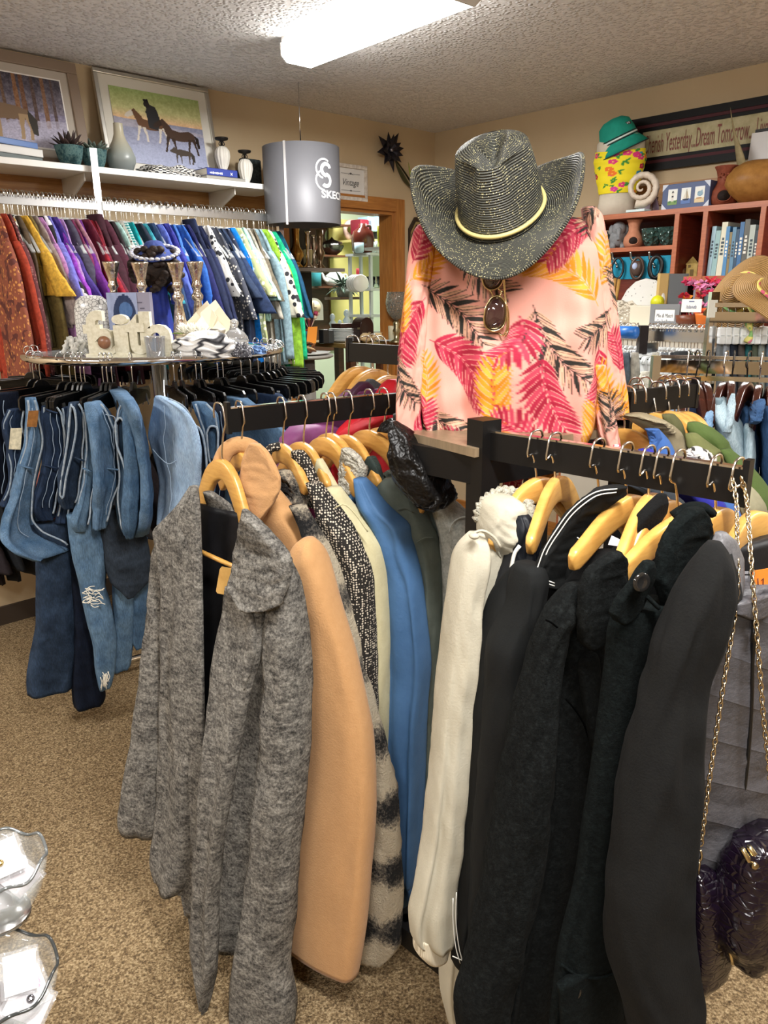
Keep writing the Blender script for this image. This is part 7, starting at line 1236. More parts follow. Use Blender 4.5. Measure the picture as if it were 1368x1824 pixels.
for i in range(13):
 w_, h_=ws[i]*.93, hs_[i];c=RWp(s_+w_/2, 1.567, .2);b=thing('standing_book', nm_[i], 'book', c, 'books in the bookcase');m=MB();t_=.0015;D=.13
 ln=.03 if i<3 else 0.0;up_=nrm(UP+eR*ln)
 m.box(c+up_*h_/2+nR*(D/2), (w_, .003, h_), ax=eR, az=up_);m.box(c+up_*h_/2-eR*(w_/2-t_/2), (t_, D, h_), ax=eR, az=up_);m.box(c+up_*h_/2+eR*(w_/2-t_/2), (t_, D, h_), ax=eR, az=up_);m.build('cover', plain(bl[i], .45), b, smooth=False)
 m=MB();m.box(c+up_*h_/2-nR*.002, (w_-2*t_, D-.006, h_-.006), ax=eR, az=up_);m.build('pages', plain('#e4dcc6', .8), b, smooth=False)
 m=MB();q=c+up_*h_*.55+nR*(D/2+.002);tcol='#f2efe4' if i in(3, 6, 7, 8, 10, 12)else '#3a4a54'
 for k in range(5):m.box(q+up_*(h_*.07*(k-2)), (w_*(.35+.2*((k*7+i)%3)/2), .0008, h_*.045), ax=eR, az=up_)
 m.build('spine_lettering', plain(tcol, .6), b, smooth=False);s_+=ws[i]
c=PRW(1364, 425, .2);m=MB();rg=np.random.default_rng(8)
for k in range(26):a=rg.uniform(0, 6.28);m.tube(spl([c+eR*.05*math.cos(a)+UP*(.06*math.sin(a)), c+eR*rg.uniform(-.05, .06)+UP*rg.uniform(-.05, .05)+nR*rg.uniform(-.03, .03), c+eR*.05*math.cos(a+2.2)+UP*(-.09*rg.random())], 10), .0018, 5)
tag(m.build('twig_ball', plain('#3a2a20', .7), None), 'tangled brown twig ball at the right frame edge', 'twig ball')
for i, (x, h_, cc_, lb)in enumerate(((1262, .17, '#8a8694', 'grey lilac folder below the row of books'), (1282, .15, '#6f8a8e', 'grey green case below the row of books'), (1304, .17, '#49504e', 'dark green case partly behind the straw hat'))):
 c=on_sh(x, 1.36, .2);m=MB();m.box(c+UP*h_/2, (.045, .12, h_), ax=eR);tag(m.build('file_box', plain(cc_, .4), None, smooth=False, bevel=.003), lb, 'box', 'file boxes under the books')
CT=1.345;ct=thing('display_counter', 'pale display counter in front of the bookcase behind the clothes racks', 'counter', RWp(2.0, 0, .47));m=rbox(MB(), 1.5, 2.7, 0, CT-.03, .34, .62);m.build('base', plain('#b9b2a4', .6), ct, smooth=False);m=rbox(MB(), 1.46, 2.74, CT-.03, CT, .32, .66);m.build('top', plain('#d9d4c8', .5), ct, smooth=False)
def on_ct(x, o):
 d=ray(x, 560);oo=CORN+nR*o;p=CC+d*((oo-CC)@nR)/(d@nR);p=p.copy();p[2]=CT+.001;return p
def crumple(nm, c, L, D, H, mt, lb, cat, seed, group=None):o=cloth_pile(nm, c, eR, L, D, H, mt, lb, cat, 3, seed, .3);
crumple('shell_bag', on_ct(1108, .42), .22, .16, .09, spots('#c9c0ae', '#7f7564', 45, .45, el=(1, 1, 2)), 'plastic bag of cream shells beside the shirt sleeve', 'bag of shells', 2)
crumple('rope_bag', on_ct(1130, .5), .2, .14, .07, spots('#a89e8c', '#e0d8c8', 70, .4), 'bag of tan rope and netting below the shell bag', 'bag', 4)
c=on_ct(1143, .36);m=MB();G=[[c+eR*.11*math.cos(t_)*k+UP*(.02+.15*q)+nR*(.02*(1-q))*s_2 for t_ in(PI, 0)]for q, k, s_2 in((0, 1, 1), )]
P=[(-.11, 0), (.11, 0), (.115, .06), (.1, .11), (.06, .145), (0, .155), (-.05, .14), (-.09, .1), (-.112, .05)];m.prism(P, c+UP*.06, eR, nrm(UP-nR*.2), .03);tag(m.build('spotted_pouch', spots('#d2d0ca', '#30302e', 55, .12), None, smooth=False, bevel=.012), 'pale grey speckled pouch standing in a clear bag', 'pouch')
for i, (x, y0_, x1, y1_, lb)in enumerate(((1088, 545, 1096, 496, 'tan reed stick nearest the shirt sleeve'), (1094, 545, 1103, 497, 'second tan reed stick, leaning right'))):
 m=MB();m.tube([PRW(x, y0_+12, .36), PRW(x1, y1_, .34)], .009, 8);tag(m.build('reed_stick', fabric('#b58a4a', '#96703a', 40), None), lb, 'stick', 'reed sticks')
mc=thing('mini_canvas', 'small pale wooden frame standing on edge by the bookcase divider', 'frame', on_ct(1180, .34));
for y0_, y1_ in((486, 545), ):
 a=PRW(1178, 545, .36);b=PRW(1178, 487, .36);b[:2]=a[:2];m=MB();m.box((a+b)/2, (.018, .06, np.linalg.norm(b-a)), ax=nrm(eR+nR*.4));m.build('front_edge', plain('#c9a96a', .6), mc, smooth=False);m=MB();m.box((a+b)/2+eR*.05-nR*.05, (.09, .012, np.linalg.norm(b-a)*.97), ax=nrm(eR-nR*1.0));m.build('panel', plain('#5c6062', .7), mc, smooth=False)
m=MB();c=PRW(1171, 538, .4);m.ball(c, .032, 9);tag(m.build('yellow_ball', plain('#cfd022', .4), None), 'small bright yellow ball behind the grey framed notice', 'ball')
m=MB();m.box(on_ct(1150, .56)+UP*.045, (.12, .08, .09), ax=eR);tag(m.build('cream_carton', plain('#c9c2ae', .7), None, smooth=False, bevel=.003), 'small cream carton left of the grey framed notice', 'box')
nt_=thing('framed_notice', 'grey framed handwritten notice standing before the bookcase', 'notice', on_ct(1183, .6));o=PRW(1157, 585, .6);e_=PRW(1209, 583, .6);o[2]=e_[2]=CT+.001;xn=nrm(e_-o);wn=np.linalg.norm(e_-o);hn=PRW(1160, 542, .6)[2]-CT;yn=np.cross(UP, xn)
for x0, x1, y0_, y1_ in((0, wn, 0, .022), (0, wn, hn-.022, hn), (0, .022, .022, hn-.022), (wn-.022, wn, .022, hn-.022)):m=MB();m.box(o+xn*(x0+x1)/2+UP*(y0_+y1_)/2, (x1-x0, .016, y1_-y0_), ax=xn);m.build('frame', plain('#77797b', .5), nt_, smooth=False)
m=MB();m.box(o+xn*wn/2+UP*hn/2, (wn-.03, .008, hn-.03), ax=xn);m.build('sheet', plain('#e9e9e6', .7), nt_, smooth=False)
m=MB()
for k, t_ in enumerate(('Mix & Match', 'Get 2nd Bottom', '$10 each')):text_mesh(m, t_, o+xn*(.03+.004*k)+UP*(hn-.058-.026*k)-yn*.0048, xn, UP, .024, shear=.3, fit=(wn-.06)*(1, 1.02, .8)[k])
m.build('handwriting', plain('#55555a', .7), nt_, smooth=False)
pc_=thing('price_card', 'small white handwritten card in front of the bright flowers', 'card', on_ct(1226, .62));o=PRW(1213, 557, .62);xn=eR;m=MB();m.box(o+xn*.045+UP*.03, (.09, .003, .055), ax=xn);m.build('card', plain('#ebe8e0', .6), pc_, smooth=False);m=MB();text_mesh(m, 'Islands', o+xn*.022+UP*.018+nR*.0022, xn, UP, .022, shear=.3, fit=.048);m.box(o+xn*.045+UP*.048+nR*.002, (.024, .0006, .004), ax=xn);m.build('handwriting', plain('#4a5a80', .7), pc_, smooth=False);m=MB();m.box(PRW(1226, 572, .61), (.004, .004, .11));m.build('holder', metal('#b9b9b9', .3), pc_, smooth=False)
LEIC=['#d23a6a', '#e0602a', '#e8932a', '#c2283a', '#d886b0', '#e2b03a']
fl=thing('silk_lei_bundle', 'bundle of pink, orange and red silk flowers on the counter', 'silk flowers', on_ct(1243, .5));rg=np.random.default_rng(12);c0=on_ct(1243, .48)
for k in range(46):
 q=rg.random();a=rg.uniform(0, 6.28);p=c0+eR*.085*math.cos(a)*(1-.3*q)+nR*.05*math.sin(a)+UP*(.02+.19*q);cl_=LEIC[(4, 0, 1, 2, 1, 3, 0)[k%7]]if q<.6 else LEIC[(0, 4, 3)[k%3]];m=MB()
 for j in range(6):d=nrm(V3(math.cos(j*1.05+k), math.sin(j*1.05+k), .5*math.sin(j*2+k)));m.add([p, p+d*.016+UP*.008, p+d*.03, p+d*.014-UP*.008+nrm(np.cross(d, UP))*.008], [[0, 1, 2, 3]])
 m.build('blossom', plain(cl_, .7), fl, smooth=False)
m=MB();m.lathe([(.03, 0), (.04, .05), (.042, .06), (.001, .06)], on_ct(1256, .6), 18);tag(m.build('orange_pot', plain('#d5702a', .5), None), 'small orange pot below the silk flowers', 'pot')
m=MB();m.lathe([(.02, 0), (.05, .02), (.055, .05), (.045, .052), (.001, .03)], on_ct(1226, .58), 20);tag(m.build('dark_bowl', plain('#6f3a22', .4), None), 'brown bowl holding orange petals under the price card', 'bowl')
CLRH=clear('#f4f8f8', .7, .1);CLRS=[CLRH, clear('#e2ece6', .55, .1)]
fr=thing('hanger_rack', 'chrome straight rack crowded with empty clear hangers', 'clothes rack', PY(1200, 900, 2.9));R0_, R1_=PY(1098, 588, 3.0), PY(1272, 586, 2.72);R0_[2]=R1_[2]=1.345;dR=nrm(R1_-R0_)
m=MB();bar(m, R0_-dR*.3, R1_, .02, .045);m.build('rail', metal('#cfd0cc', .2), fr, smooth=False);m=MB();bar(m, R0_-dR*.3-UP*.08+V3(.05, -.12, 0), R1_-UP*.08+V3(.05, -.12, 0), .012, .02);m.build('lower_rail', CH, fr, smooth=False)
pp=PY(1147, 575, 2.84);m=MB();m.box(V3(*pp[:2], .68), (.03, .03, 1.4));m.build('post', plain('#2b2524', .4, .5), fr, smooth=False);pp2=R1_+dR*.03;m=MB();m.box(V3(*pp2[:2], .7), (.03, .03, 1.4));m.build('post', CH, fr, smooth=False)
m=MB();m.box(V3(*pp[:2], 1.3)+V3(.03, -.02, 0), (.04, .02, .04));m.build('bracket', CH, fr, smooth=False)
p=PY(1118, 592, 2.8);m=MB();m.lathe([(.0, -.035), (.022, -.035), (.022, .035), (.0, .035)], p, 12, az=dR);m.build('blue_clamp', plain('#1f63b0', .4), fr, label='blue plastic sleeve')
def make_skirt_hanger():
 r=thing('clear_clip_hanger', 'empty clear plastic clip hanger on the far chrome rack', 'hanger', (0, 0, 0), 'empty clear hangers on the far rack');x=V3(1, 0, 0)
 m=MB();m.tube(hook_path(V3(0, 0, 0), x, .075), .002, 6);m.build('hook', metal('#dcdcdc', .15), r)
 m=MB();m.tube(spl([V3(-.16, 0, -.12), V3(-.155, 0, -.1), V3(-.03, 0, -.09), V3(0, 0, -.07), V3(.03, 0, -.09), V3(.155, 0, -.1), V3(.16, 0, -.12)], 20), .006, 7);m.build('bar', CLRH, r)
 for s in(-1, 1):m=MB();m.box(V3(s*.145, 0, -.13), (.02, .022, .05));m.build('clip', CLRH, r, smooth=False, bevel=.004)
 return r
PSH=make_skirt_hanger();rg=np.random.default_rng(21);k_=0
nR2=V3(dR[1], -dR[0], 0)
for i, x in enumerate([1094, 1099, 1104, 1109, 1158, 1163, 1168, 1173, 1178, 1183, 1188, 1222, 1228, 1234, 1240]+[1112, 1120, 1128, 1136, 1196, 1204, 1212, 1218, 1246, 1254, 1262]):
 p=onpl(x, 585, R0_, nR2);p[2]=1.369;a=math.atan2(nR2[1], nR2[0])+rg.uniform(-.35, .35)
 if i==0:PSH.location=p.tolist();PSH.rotation_euler=(0, 0, a)
 else:dup(PSH, p, a)
for i, x in enumerate(range(1088, 1275, 5)):
 p=onpl(x, 605, R0_+V3(.05, -.12, 0), nR2);p[2]=1.277;dup(PSH, p, math.atan2(nR2[1], nR2[0])+rg.uniform(-.5, .5), 'empty clear plastic clip hanger on the lower chrome bar', 'empty clear hangers on the lower bar')
for x0, x1, y0_, cc_, lb in((1142, 1160, 668, '#d6d2c2', 'folded cream garment under the clear hangers'), (1202, 1230, 632, '#2d3032', 'dark folded waistband among the clear hangers')):
 m=MB();loft(m, [(y0_-6, x0, x1-2), (y0_+10, x0-3, x1), (y0_+60, x0-4, x1+2)], 2.62, nR2, .02, ns=24, nt=20, wr=.003);tag(m.build('folded_skirt', fabric(cc_), None), lb, 'skirt')
for x, w_, cc_, lb, nm in((1284, 11, '#70767a', 'pale grey shorts clipped on the chrome rack below the straw hats', 'clipped_shorts'), (1295, 11, '#8d939a', 'light grey striped shorts beside the pale grey pair', 'clipped_shorts'), (1308, 11, '#1d2430', 'navy shorts clipped on the chrome rack', 'clipped_shorts'), (1322, 10, '#4a4440', 'taupe trousers clipped beside the navy shorts', 'clipped_trousers'), (1334, 9, '#1f5a5e', 'deep teal trousers clipped on the chrome rack', 'clipped_trousers'), (1346, 9, '#4d5546', 'olive trousers clipped right of the teal pair', 'clipped_trousers'), (1358, 10, '#7b837e', 'sage grey trousers clipped at the right frame edge', 'clipped_trousers'), (1372, 10, '#5a6a78', 'blue grey trousers cut by the right frame edge', 'clipped_trousers')):
 c=PY(x, 640, 2.3);r=thing(nm, lb, 'trousers', c, 'clothes clipped under the straw hats');lf('body', [(604, x-w_*.6, x+w_*.55), (625, x-w_*.65, x+w_*.6), (680, x-w_*.7, x+w_*.7), (760, x-w_*.8, x+w_*.8)], 2.3, nR2, .02, fabric(cc_, None, 60, .3), r, nt=24, ns=24, wr=.003)
 h_=thing('clear_clip_hanger', 'clear clip hanger holding the '+lb.split(' clipped')[0].split(' beside')[0].split(' cut')[0], 'hanger', c, 'clear hangers under the straw hats')
 for yy in(592, 604):m=MB();m.box(PY(x+1, yy, 2.28), (.02, .02, .03));m.build('clip', CLRH, h_, smooth=False, bevel=.004)
 m=MB();m.tube([PY(x+1, 588, 2.28), PY(x+2, 575, 2.28), PY(x+4, 562, 2.28), PY(x+3, 549, 2.28)], .0018, 5);m.build('hook', metal('#dcdcdc', .15), h_)
for i, (x, w_, cc_, nm)in enumerate(((1100, 13, '#8d9296', 'pale steel grey'), (1116, 12, '#55606a', 'slate'), (1131, 12, '#a8a498', 'oatmeal'), (1168, 11, '#b9b6aa', 'ecru'), (1184, 11, '#6a7076', 'pewter grey'), (1198, 9, '#2a2c30', 'charcoal'), (1211, 9, '#8a2436', 'raspberry red'), (1222, 8, '#b5482c', 'rust orange'), (1234, 9, '#5a5d4a', 'drab olive'), (1247, 9, '#c9a86a', 'straw yellow'), (1260, 9, '#3a4048', 'blue black'))):
 m=MB();loft(m, [(628, x-w_*.5, x+w_*.45), (640, x-w_*.6, x+w_*.55), (700, x-w_*.7, x+w_*.7), (800, x-w_*.75, x+w_*.75)], 2.72, nR2, .02, ns=24, nt=24, wr=.003, fold=.003);tag(m.build('hung_skirt', fabric(cc_, None, 60, .3), None), nm+' skirt hung on the far rack under the clear hangers', 'skirt', 'skirts on the far rack')
hr=thing('chrome_hat_rack', 'chrome rack frame carrying the straw sun hats', 'rack', PY(1330, 900, 2.3))
a, b=PY(1268, 543, 2.3), PY(1420, 545, 2.15);a[2]=b[2]=PY(1278, 543, 2.3)[2];m=MB();bar(m, a, b, .012, .012);m.build('top_bar', CH, hr, smooth=False)
a2, b2=a-UP*.035, b-UP*.035;m=MB();bar(m, a2, b2, .008, .03);m.build('mirror_strip', metal('#d9d6d0', .05), hr, smooth=False)
pp=PY(1270, 545, 2.32);m=MB();m.box(V3(*pp[:2], pp[2]/2+.02), (.024, .024, pp[2]+.04));m.build('post', CH, hr, smooth=False)
m=MB();m.box(PY(1269, 550, 2.29), (.026, .004, .05));m.build('price_label', plain('#d8d6c8', .6), hr, smooth=False, label='small white price label')
STW=mat_straw('#b98f52', '#8e6a38', None, 260)
def sunhat(nm, lb, c, az, k, parent=None, droop=.05):
 r=thing(nm, lb, 'hat', c, 'straw sun hats');az=nrm(az);ax=nrm(np.cross(V3(.2, 1, .1), az));ay=np.cross(az, ax);th=np.linspace(0, 2*PI, 72, endpoint=False)
 prof=[(.001, .1), (.03, .098), (.06, .085), (.078, .06), (.086, .03), (.09, 0)];m=MB();G=[c+k*(r_*np.cos(th)[:, None]*ax+r_*np.sin(th)[:, None]*ay)+k*z_*az for r_, z_ in prof];UVs=[np.stack([th/6.28, np.full(72, i*.025)], 1)for i in range(len(prof))];m.grid(G, closed=True, UV=UVs, cap0=True);m.build('crown', STW, r)
 G=[];UVs=[]
 for q in np.linspace(0, 1, 14):r_=.09+.1*q;z_=-droop*q**1.4+.016*q*np.sin(3*th+1);G.append(c+k*(r_*np.cos(th)[:, None]*ax+r_*np.sin(th)[:, None]*ay)+(k*z_)[:, None]*az);UVs.append(np.stack([th/6.28, np.full(72, q*.1)], 1))
 m=MB();m.grid(G, closed=True, UV=UVs);m.build('brim', STW, r, solid=.003)
 m=MB();m.tube([c+k*(.092*math.cos(a)*ax+.092*math.sin(a)*ay+(.012+.004*math.sin(5*a))*az)for a in th], .009*k, 8, closed=True);m.build('scarf_band', spots('#d8c46a', '#d0607a', 40, .4, c3='#7fae6a'), r, label='floral scarf band');return r
sunhat('straw_sun_hat', 'floppy tan straw sun hat with floral band, left one on the rack', PY(1322, 522, 2.34), V3(-.8, -.5, .3), .62)
sunhat('straw_sun_hat', 'second tan straw sun hat at the right frame edge', PY(1378, 522, 2.22), V3(.25, -.6, .75), .55)
sunhat('straw_sun_hat', 'tan straw hat hanging brim down beneath the chrome bar', PY(1312, 560, 2.42), V3(.05, -.25, -.95), .5)
m=MB();m.tube(spl(pxs([(1336, 540), (1340, 555), (1334, 575), (1338, 595), (1330, 610)], 2.25), 16), [.012+.006*math.sin(i)for i in range(16)], 8, flat=.5);tag(m.build('floral_scarf', spots('#d8d27a', '#7fae6a', 40, .4, c3='#d8829a'), None), 'narrow yellow and green floral scarf hanging from the chrome bar', 'scarf')
dr=thing('denim_rack', 'chrome rack with dark brown hangers of denim shirts', 'clothes rack', PY(1300, 1200, 1.95));a, b=PY(1176, 637, 1.98), PY(1420, 648, 1.86);a[2]=b[2]=1.338;dD=nrm(b-a);nDn=V3(dD[1], -dD[0], 0)
m=MB();bar(m, a, b, .008, .008);m.build('top_bar', CH, dr, smooth=False);m=MB();bar(m, a-UP*.024, b-UP*.024, .004, .032);m.build('mirror_bar', metal('#c9c6c0', .06), dr, smooth=False);m=MB();bar(m, a-UP*.052, b-UP*.052, .006, .012);m.build('lower_bar', CH, dr, smooth=False)
m=MB();m.box(V3(*(b+dD*.02)[:2], .67), (.025, .025, 1.34));m.build('post', CH, dr, smooth=False);m=MB();m.box(V3(*(a-dD*.01)[:2], .67), (.02, .02, 1.34));m.build('post', CH, dr, smooth=False)
DWD=wood('#2c130c', '#4d241a', (6, 6, 40), .22, .03, .6);HG2='dark brown hangers on the denim rack'
for i, (x, y, lb)in enumerate(((1222, 678, 'dark brown hanger at the left end of the denim rack'), (1238, 680, 'dark brown hanger seen edge-on second on the denim rack'), (1257, 680, 'dark brown hanger seen edge-on third on the denim rack'), (1289, 680, 'reddish brown hanger inside the pale denim shirt collar'), (1303, 678, 'dark brown hanger just behind the pale denim shirt one'), (1330, 680, 'dark brown hanger inside the mid-blue denim collar'), (1352, 684, 'brown hanger right of the mid-blue denim one'), (1372, 688, 'brown hanger cut by the right frame edge'))):
 p=onpl(x, y, a, nDn);rt=p.copy();rt[2]=1.342;ja=(0, .3, .2, -.2, 0, -.25, -.1, 0)[i];hd=nDn*math.cos(ja)+dD*math.sin(ja);whanger('brown_hanger', p, p+hd*.11-UP*.068, p-hd*.12-UP*.07, rt, lb, HG2, mat=DWD, thick=.009, h0=.024, hookmat=metal('#4a4642', .3)if i in(1, 2, 4, 5)else None)
def dj(nm, lb, parts, cat='shirt'):
 k=None
 for pn_, rows, Yc, b_, mt in parts:
  if k is None:k=thing(nm, lb, cat, PY((rows[-1][1]+rows[-1][2])/2, rows[-1][0], Yc), 'denim tops on the chrome rack')
  lf(pn_, rows, Yc, nDn, b_, mt, k, nt=44, fold=.004, wr=.004)
 return k
PALE=denim('#a9bcc4', '#c4d2d6');MIDB=denim('#2f4a6e', '#4a6a92');LTB=denim('#7d9fc0', '#a4bfd6');NVB=denim('#141b2c', '#232d45')
dj('dark_denim_jacket', 'dark navy denim jacket at the left end of the chrome rack', [('body', [(680, 1214, 1236), (700, 1206, 1250), (730, 1200, 1258), (800, 1195, 1260), (950, 1195, 1260)], 1.98, .03, NVB)], 'jacket')
dj('faded_denim_shirt', 'light blue denim shirt with stiff folded collar behind the khaki jackets', [('body', [(735, 1180, 1200), (745, 1150, 1262), (760, 1140, 1275), (800, 1140, 1275), (1000, 1140, 1275)], 1.93, .03, LTB), ('collar', [(728, 1262, 1272), (738, 1250, 1275), (752, 1246, 1276), (765, 1250, 1272)], 1.86, .014, LTB)])
p_=dj('pale_denim_shirt', 'pale ice-blue denim shirt with broad pointed collar', [('body', [(705, 1266, 1290), (730, 1260, 1316), (760, 1268, 1330), (800, 1280, 1338), (850, 1290, 1342), (1000, 1290, 1342)], 1.9, .03, PALE), ('sleeve', [(756, 1326, 1338), (768, 1322, 1346), (800, 1322, 1347), (840, 1318, 1346), (1000, 1316, 1344)], 1.82, .025, PALE), ('collar', [(702, 1302, 1310), (712, 1298, 1311), (730, 1290, 1312), (750, 1284, 1310), (764, 1282, 1306), (768, 1284, 1296)], 1.82, .012, PALE)])
lf('inner_neck', [(706, 1270, 1292), (730, 1268, 1290), (765, 1272, 1286)], 1.88, nDn, .01, denim('#7d9096', '#93a4a8'), p_, nt=14);m=MB();m.prism([(0, 0), (.012, 0), (.014, .045), (0, .045)], PY(1277, 758, 1.845), nrm(PY(1287, 758, 1.845)-PY(1277, 758, 1.845)), UP, .001);m.build('neck_label', plain('#1d2026', .6), p_, smooth=False, label='dark woven neck label')
dj('mid_denim_shirt', 'mid-blue denim shirt at the right frame edge', [('body', [(720, 1350, 1400), (745, 1344, 1410), (800, 1346, 1410), (870, 1348, 1410), (1000, 1350, 1410)], 1.84, .03, MIDB), ('collar', [(712, 1352, 1364), (722, 1334, 1366), (740, 1325, 1362), (752, 1332, 1350)], 1.79, .014, MIDB)])
dj('blue_denim_shirt', 'darker blue denim shirt glimpsed between the two collared ones', [('body', [(722, 1316, 1332), (740, 1316, 1352), (800, 1320, 1355), (950, 1320, 1355)], 1.94, .02, MIDB)])
m=MB();rg=np.random.default_rng(2)
for x, y, cc_ in((1186, 700, '#b5a58a'), ):
 dj('beige_folded_top', 'beige top hanging under the back right arm', [('body', [(716, 1126, 1150), (740, 1120, 1165), (800, 1115, 1170), (900, 1115, 1170)], 2.1, .03, fabric('#b9ad97'))], 'top')
def DW(x, y, o):return PLW(x, y, o)
def item(nm, prof, x, y, o, mt, lb, cat, group=None, k=1., n=24, z=None, **kw):
 c=DW(x, y, o)if z is None else DW(x, y, o)*V3(1, 1, 0)+UP*z;m=MB();m.lathe([(r*k, zz_*k)for r, zz_ in prof], c, n, **kw);return tag(m.build(nm, mt, None), lb, cat, group)
DKW=wood('#3a2114', '#5a3520', (3, 3, 30), .4, .05, .2);BRASS=metal('#b08d4a', .25, .2);PEW=metal('#b9b0a2', .25, .1)
sb=thing('brass_shelf', 'dark shelf unit of brassware just inside the doorway', 'shelf unit', DW(540, 900, -.3)*V3(1, 1, 0))
def lbox(s0, s1, z0, z1, o0, o1):m=MB();m.box(LWp((s0+s1)/2, (z0+z1)/2, (o0+o1)/2), (abs(s1-s0), abs(o1-o0), abs(z1-z0)), ax=eL);return m
sa=(DW(512, 470, -.3)-CORN)@eL;sb1=(DW(592, 470, -.3)-CORN)@eL;zs=DW(545, 478, -.3)[2]
lbox(sa-.1, sb1+.02, zs-.02, zs, -.2, -.45).build('shelf_board', plain('#8d8a86', .25), sb, smooth=False);lbox(sa-.1, sb1-.05, 0, 2.0, -.46, -.48).build('back_panel', plain('#191614', .7), sb, smooth=False)
lbox(sa-.1, sa-.08, 0, 2.0, -.2, -.46).build('side_panel', DKW, sb, smooth=False)
VASE=[(.03, 0), (.034, .006), (.018, .02), (.02, .03), (.038, .055), (.036, .075), (.02, .1), (.016, .13), (.02, .19), (.028, .21), (.022, .208), (.001, .2)]
item('brass_vase', VASE, 529, 478, -.28, BRASS, 'tall engraved brass vase with flared neck on the doorway shelf', 'vase', 'brassware on the doorway shelf', 1.25, z=zs+.001, ripple=.03, rn=10)
CST=[(.03, 0), (.03, .008), (.012, .03), (.008, .1), (.014, .14), (.01, .17), (.018, .19), (.001, .19)]
item('pewter_candlestick', CST, 549, 478, -.28, PEW, 'slim pewter candlestick right of the brass vase', 'candlestick', 'brassware on the doorway shelf', 1.15, z=zs+.001)
item('pewter_candlestick', CST, 560, 478, -.3, PEW, 'second slim pewter candlestick before the dark goblet', 'candlestick', 'brassware on the doorway shelf', 1.05, z=zs+.001)
item('bronze_goblet', [(.03, 0), (.03, .006), (.01, .03), (.02, .06), (.03, .09), (.014, .12), (.02, .17), (.022, .22), (.001, .2)], 571, 478, -.28, metal('#7d6a55', .3, .2), 'dark bronze goblet last on the doorway shelf', 'goblet', 'brassware on the doorway shelf', 1.05, z=zs+.001)
item('pillar_candle', [(.035, 0), (.036, .1), (.03, .102), (.001, .1)], 550, 440, -.45, plain('#d6cfa2', .5), 'pale yellow pillar candle behind the pewter candlesticks', 'candle', None, 1.2, z=zs+.001)
ws_=thing('corner_whatnot', 'dark wooden corner shelf with scalloped back beyond the doorway', 'shelf unit', DW(605, 900, -1.2)*V3(1, 1, 0));OC=-1.75
sm_=(DW(606, 460, -1.6)-CORN)@eL
m=MB();P=[]
for q in np.linspace(0, 1, 50):zz_=1.0+1.1*q;P.append((.16+.06*math.sin(q*19)-.04*q, zz_))
m.prism([(-.3, 1.0)]+P+[(-.3, 2.1)], LWp(sm_, 0, -1.88), eL, UP, -.02);m.build('back_panel', DKW, ws_, smooth=False)
zl=[]
for y in(455, 510, 400):
 z_=DW(590, y, -1.7)[2];zl.append(z_);lbox(sm_-.28, sm_+.14, z_-.015, z_, -1.62, -1.86).build('shelf_board', DKW, ws_, smooth=False)
SILV=metal('#6d6a66', .2, .3)
item('silver_bowl', [(.03, 0), (.07, .03), (.09, .07), (.075, .1), (.02, .12), (.01, .13), (.001, .14)], 592, 455, -1.72, SILV, 'lidded dark silver bowl on the upper corner shelf', 'bowl', None, 1.1, z=zl[0]+.001, ripple=.06, rn=8)
c=DW(597, 505, -1.7)*V3(1, 1, 0)+UP*(zl[1]+.001);tp=thing('china_teapot', 'white china teapot with long curved spout on the corner shelf', 'teapot', c);CHI=plain('#dfe3df', .25)
m=MB();m.lathe([(.05, 0), (.08, .02), (.095, .055), (.085, .09), (.05, .115), (.035, .12)], c, 28);m.build('body', CHI, tp);m=MB();m.lathe([(.045, .116), (.03, .13), (.01, .134), (.014, .145), (.001, .15)], c, 20);m.build('lid', CHI, tp)
m=MB();m.tube(spl([c-eL*.08+UP*.045, c-eL*.12+UP*.06, c-eL*.14+UP*.1, c-eL*.17+UP*.125], 12), [.022, .02, .018, .016, .014, .013, .012, .011, .01, .01, .009, .009], 8);m.build('spout', CHI, tp);m=MB();m.tube(spl([c+eL*.085+UP*.095, c+eL*.13+UP*.1, c+eL*.14+UP*.06, c+eL*.09+UP*.035], 14), .008, 8);m.build('handle', CHI, tp)
c=DW(562, 505, -1.6);m=MB();m.lathe([(.05, 0), (.05, .09), (.052, .1), (.052, .13), (.04, .14), (.001, .14)], V3(*c[:2], zl[1]+.001), 24);tag(m.build('teal_tin', plain('#3c8f98', .4), None), 'teal lidded tin left of the china teapot', 'tin')
c=DW(560, 570, -1.4);m=MB();ck=thing('arched_clock', 'cream arched mantel clock behind the dried flowers', 'clock', c);fw=nrm((CC-c)*V3(1, 1, 0));sd=np.cross(UP, fw);P=[(-.075, 0)]+[(-.075*math.cos(a), .1+.075*math.sin(a))for a in np.linspace(0, PI, 16)]+[(.075, 0)]
m.prism(P, c, sd, UP, .05);m.build('case', plain('#cfd2bf', .5), ck, smooth=False);m=MB();m.lathe([(.001, 0), (.055, .0), (.055, .004), (.001, .004)], c+UP*.1+fw*.05, 28, az=fw);m.build('dial', plain('#d9c9a4', .5), ck);m=MB();m.box(c+UP*.12+fw*.056, (.004, .002, .04), ax=sd);m.box(c+UP*.1+fw*.056+sd*.012, (.028, .002, .004), ax=sd);m.build('clock_hands', plain('#5a4030', .5), ck, smooth=False)
tb=thing('side_table', 'dark wooden table of crockery in the doorway', 'table', DW(640, 900, -.35)*V3(1, 1, 0));zt_=DW(640, 607, -.3)[2];t0=(DW(568, 607, -.4)-CORN)@eL;t1=(DW(712, 600, -.1)-CORN)@eL
lbox(t0, t1-.1, zt_-.03, zt_, -.08, -.6).build('table_top', wood('#7d6636', '#a38a50', (3, 3, 20)), tb, smooth=False, bevel=.004)
for s in(t0+.04, t1-.16):
 for o in(-.12, -.56):m=MB();m.box(LWp(s, (zt_-.03)/2, o), (.05, .05, zt_-.03), ax=eL);m.build('leg', DKW, tb, smooth=False)
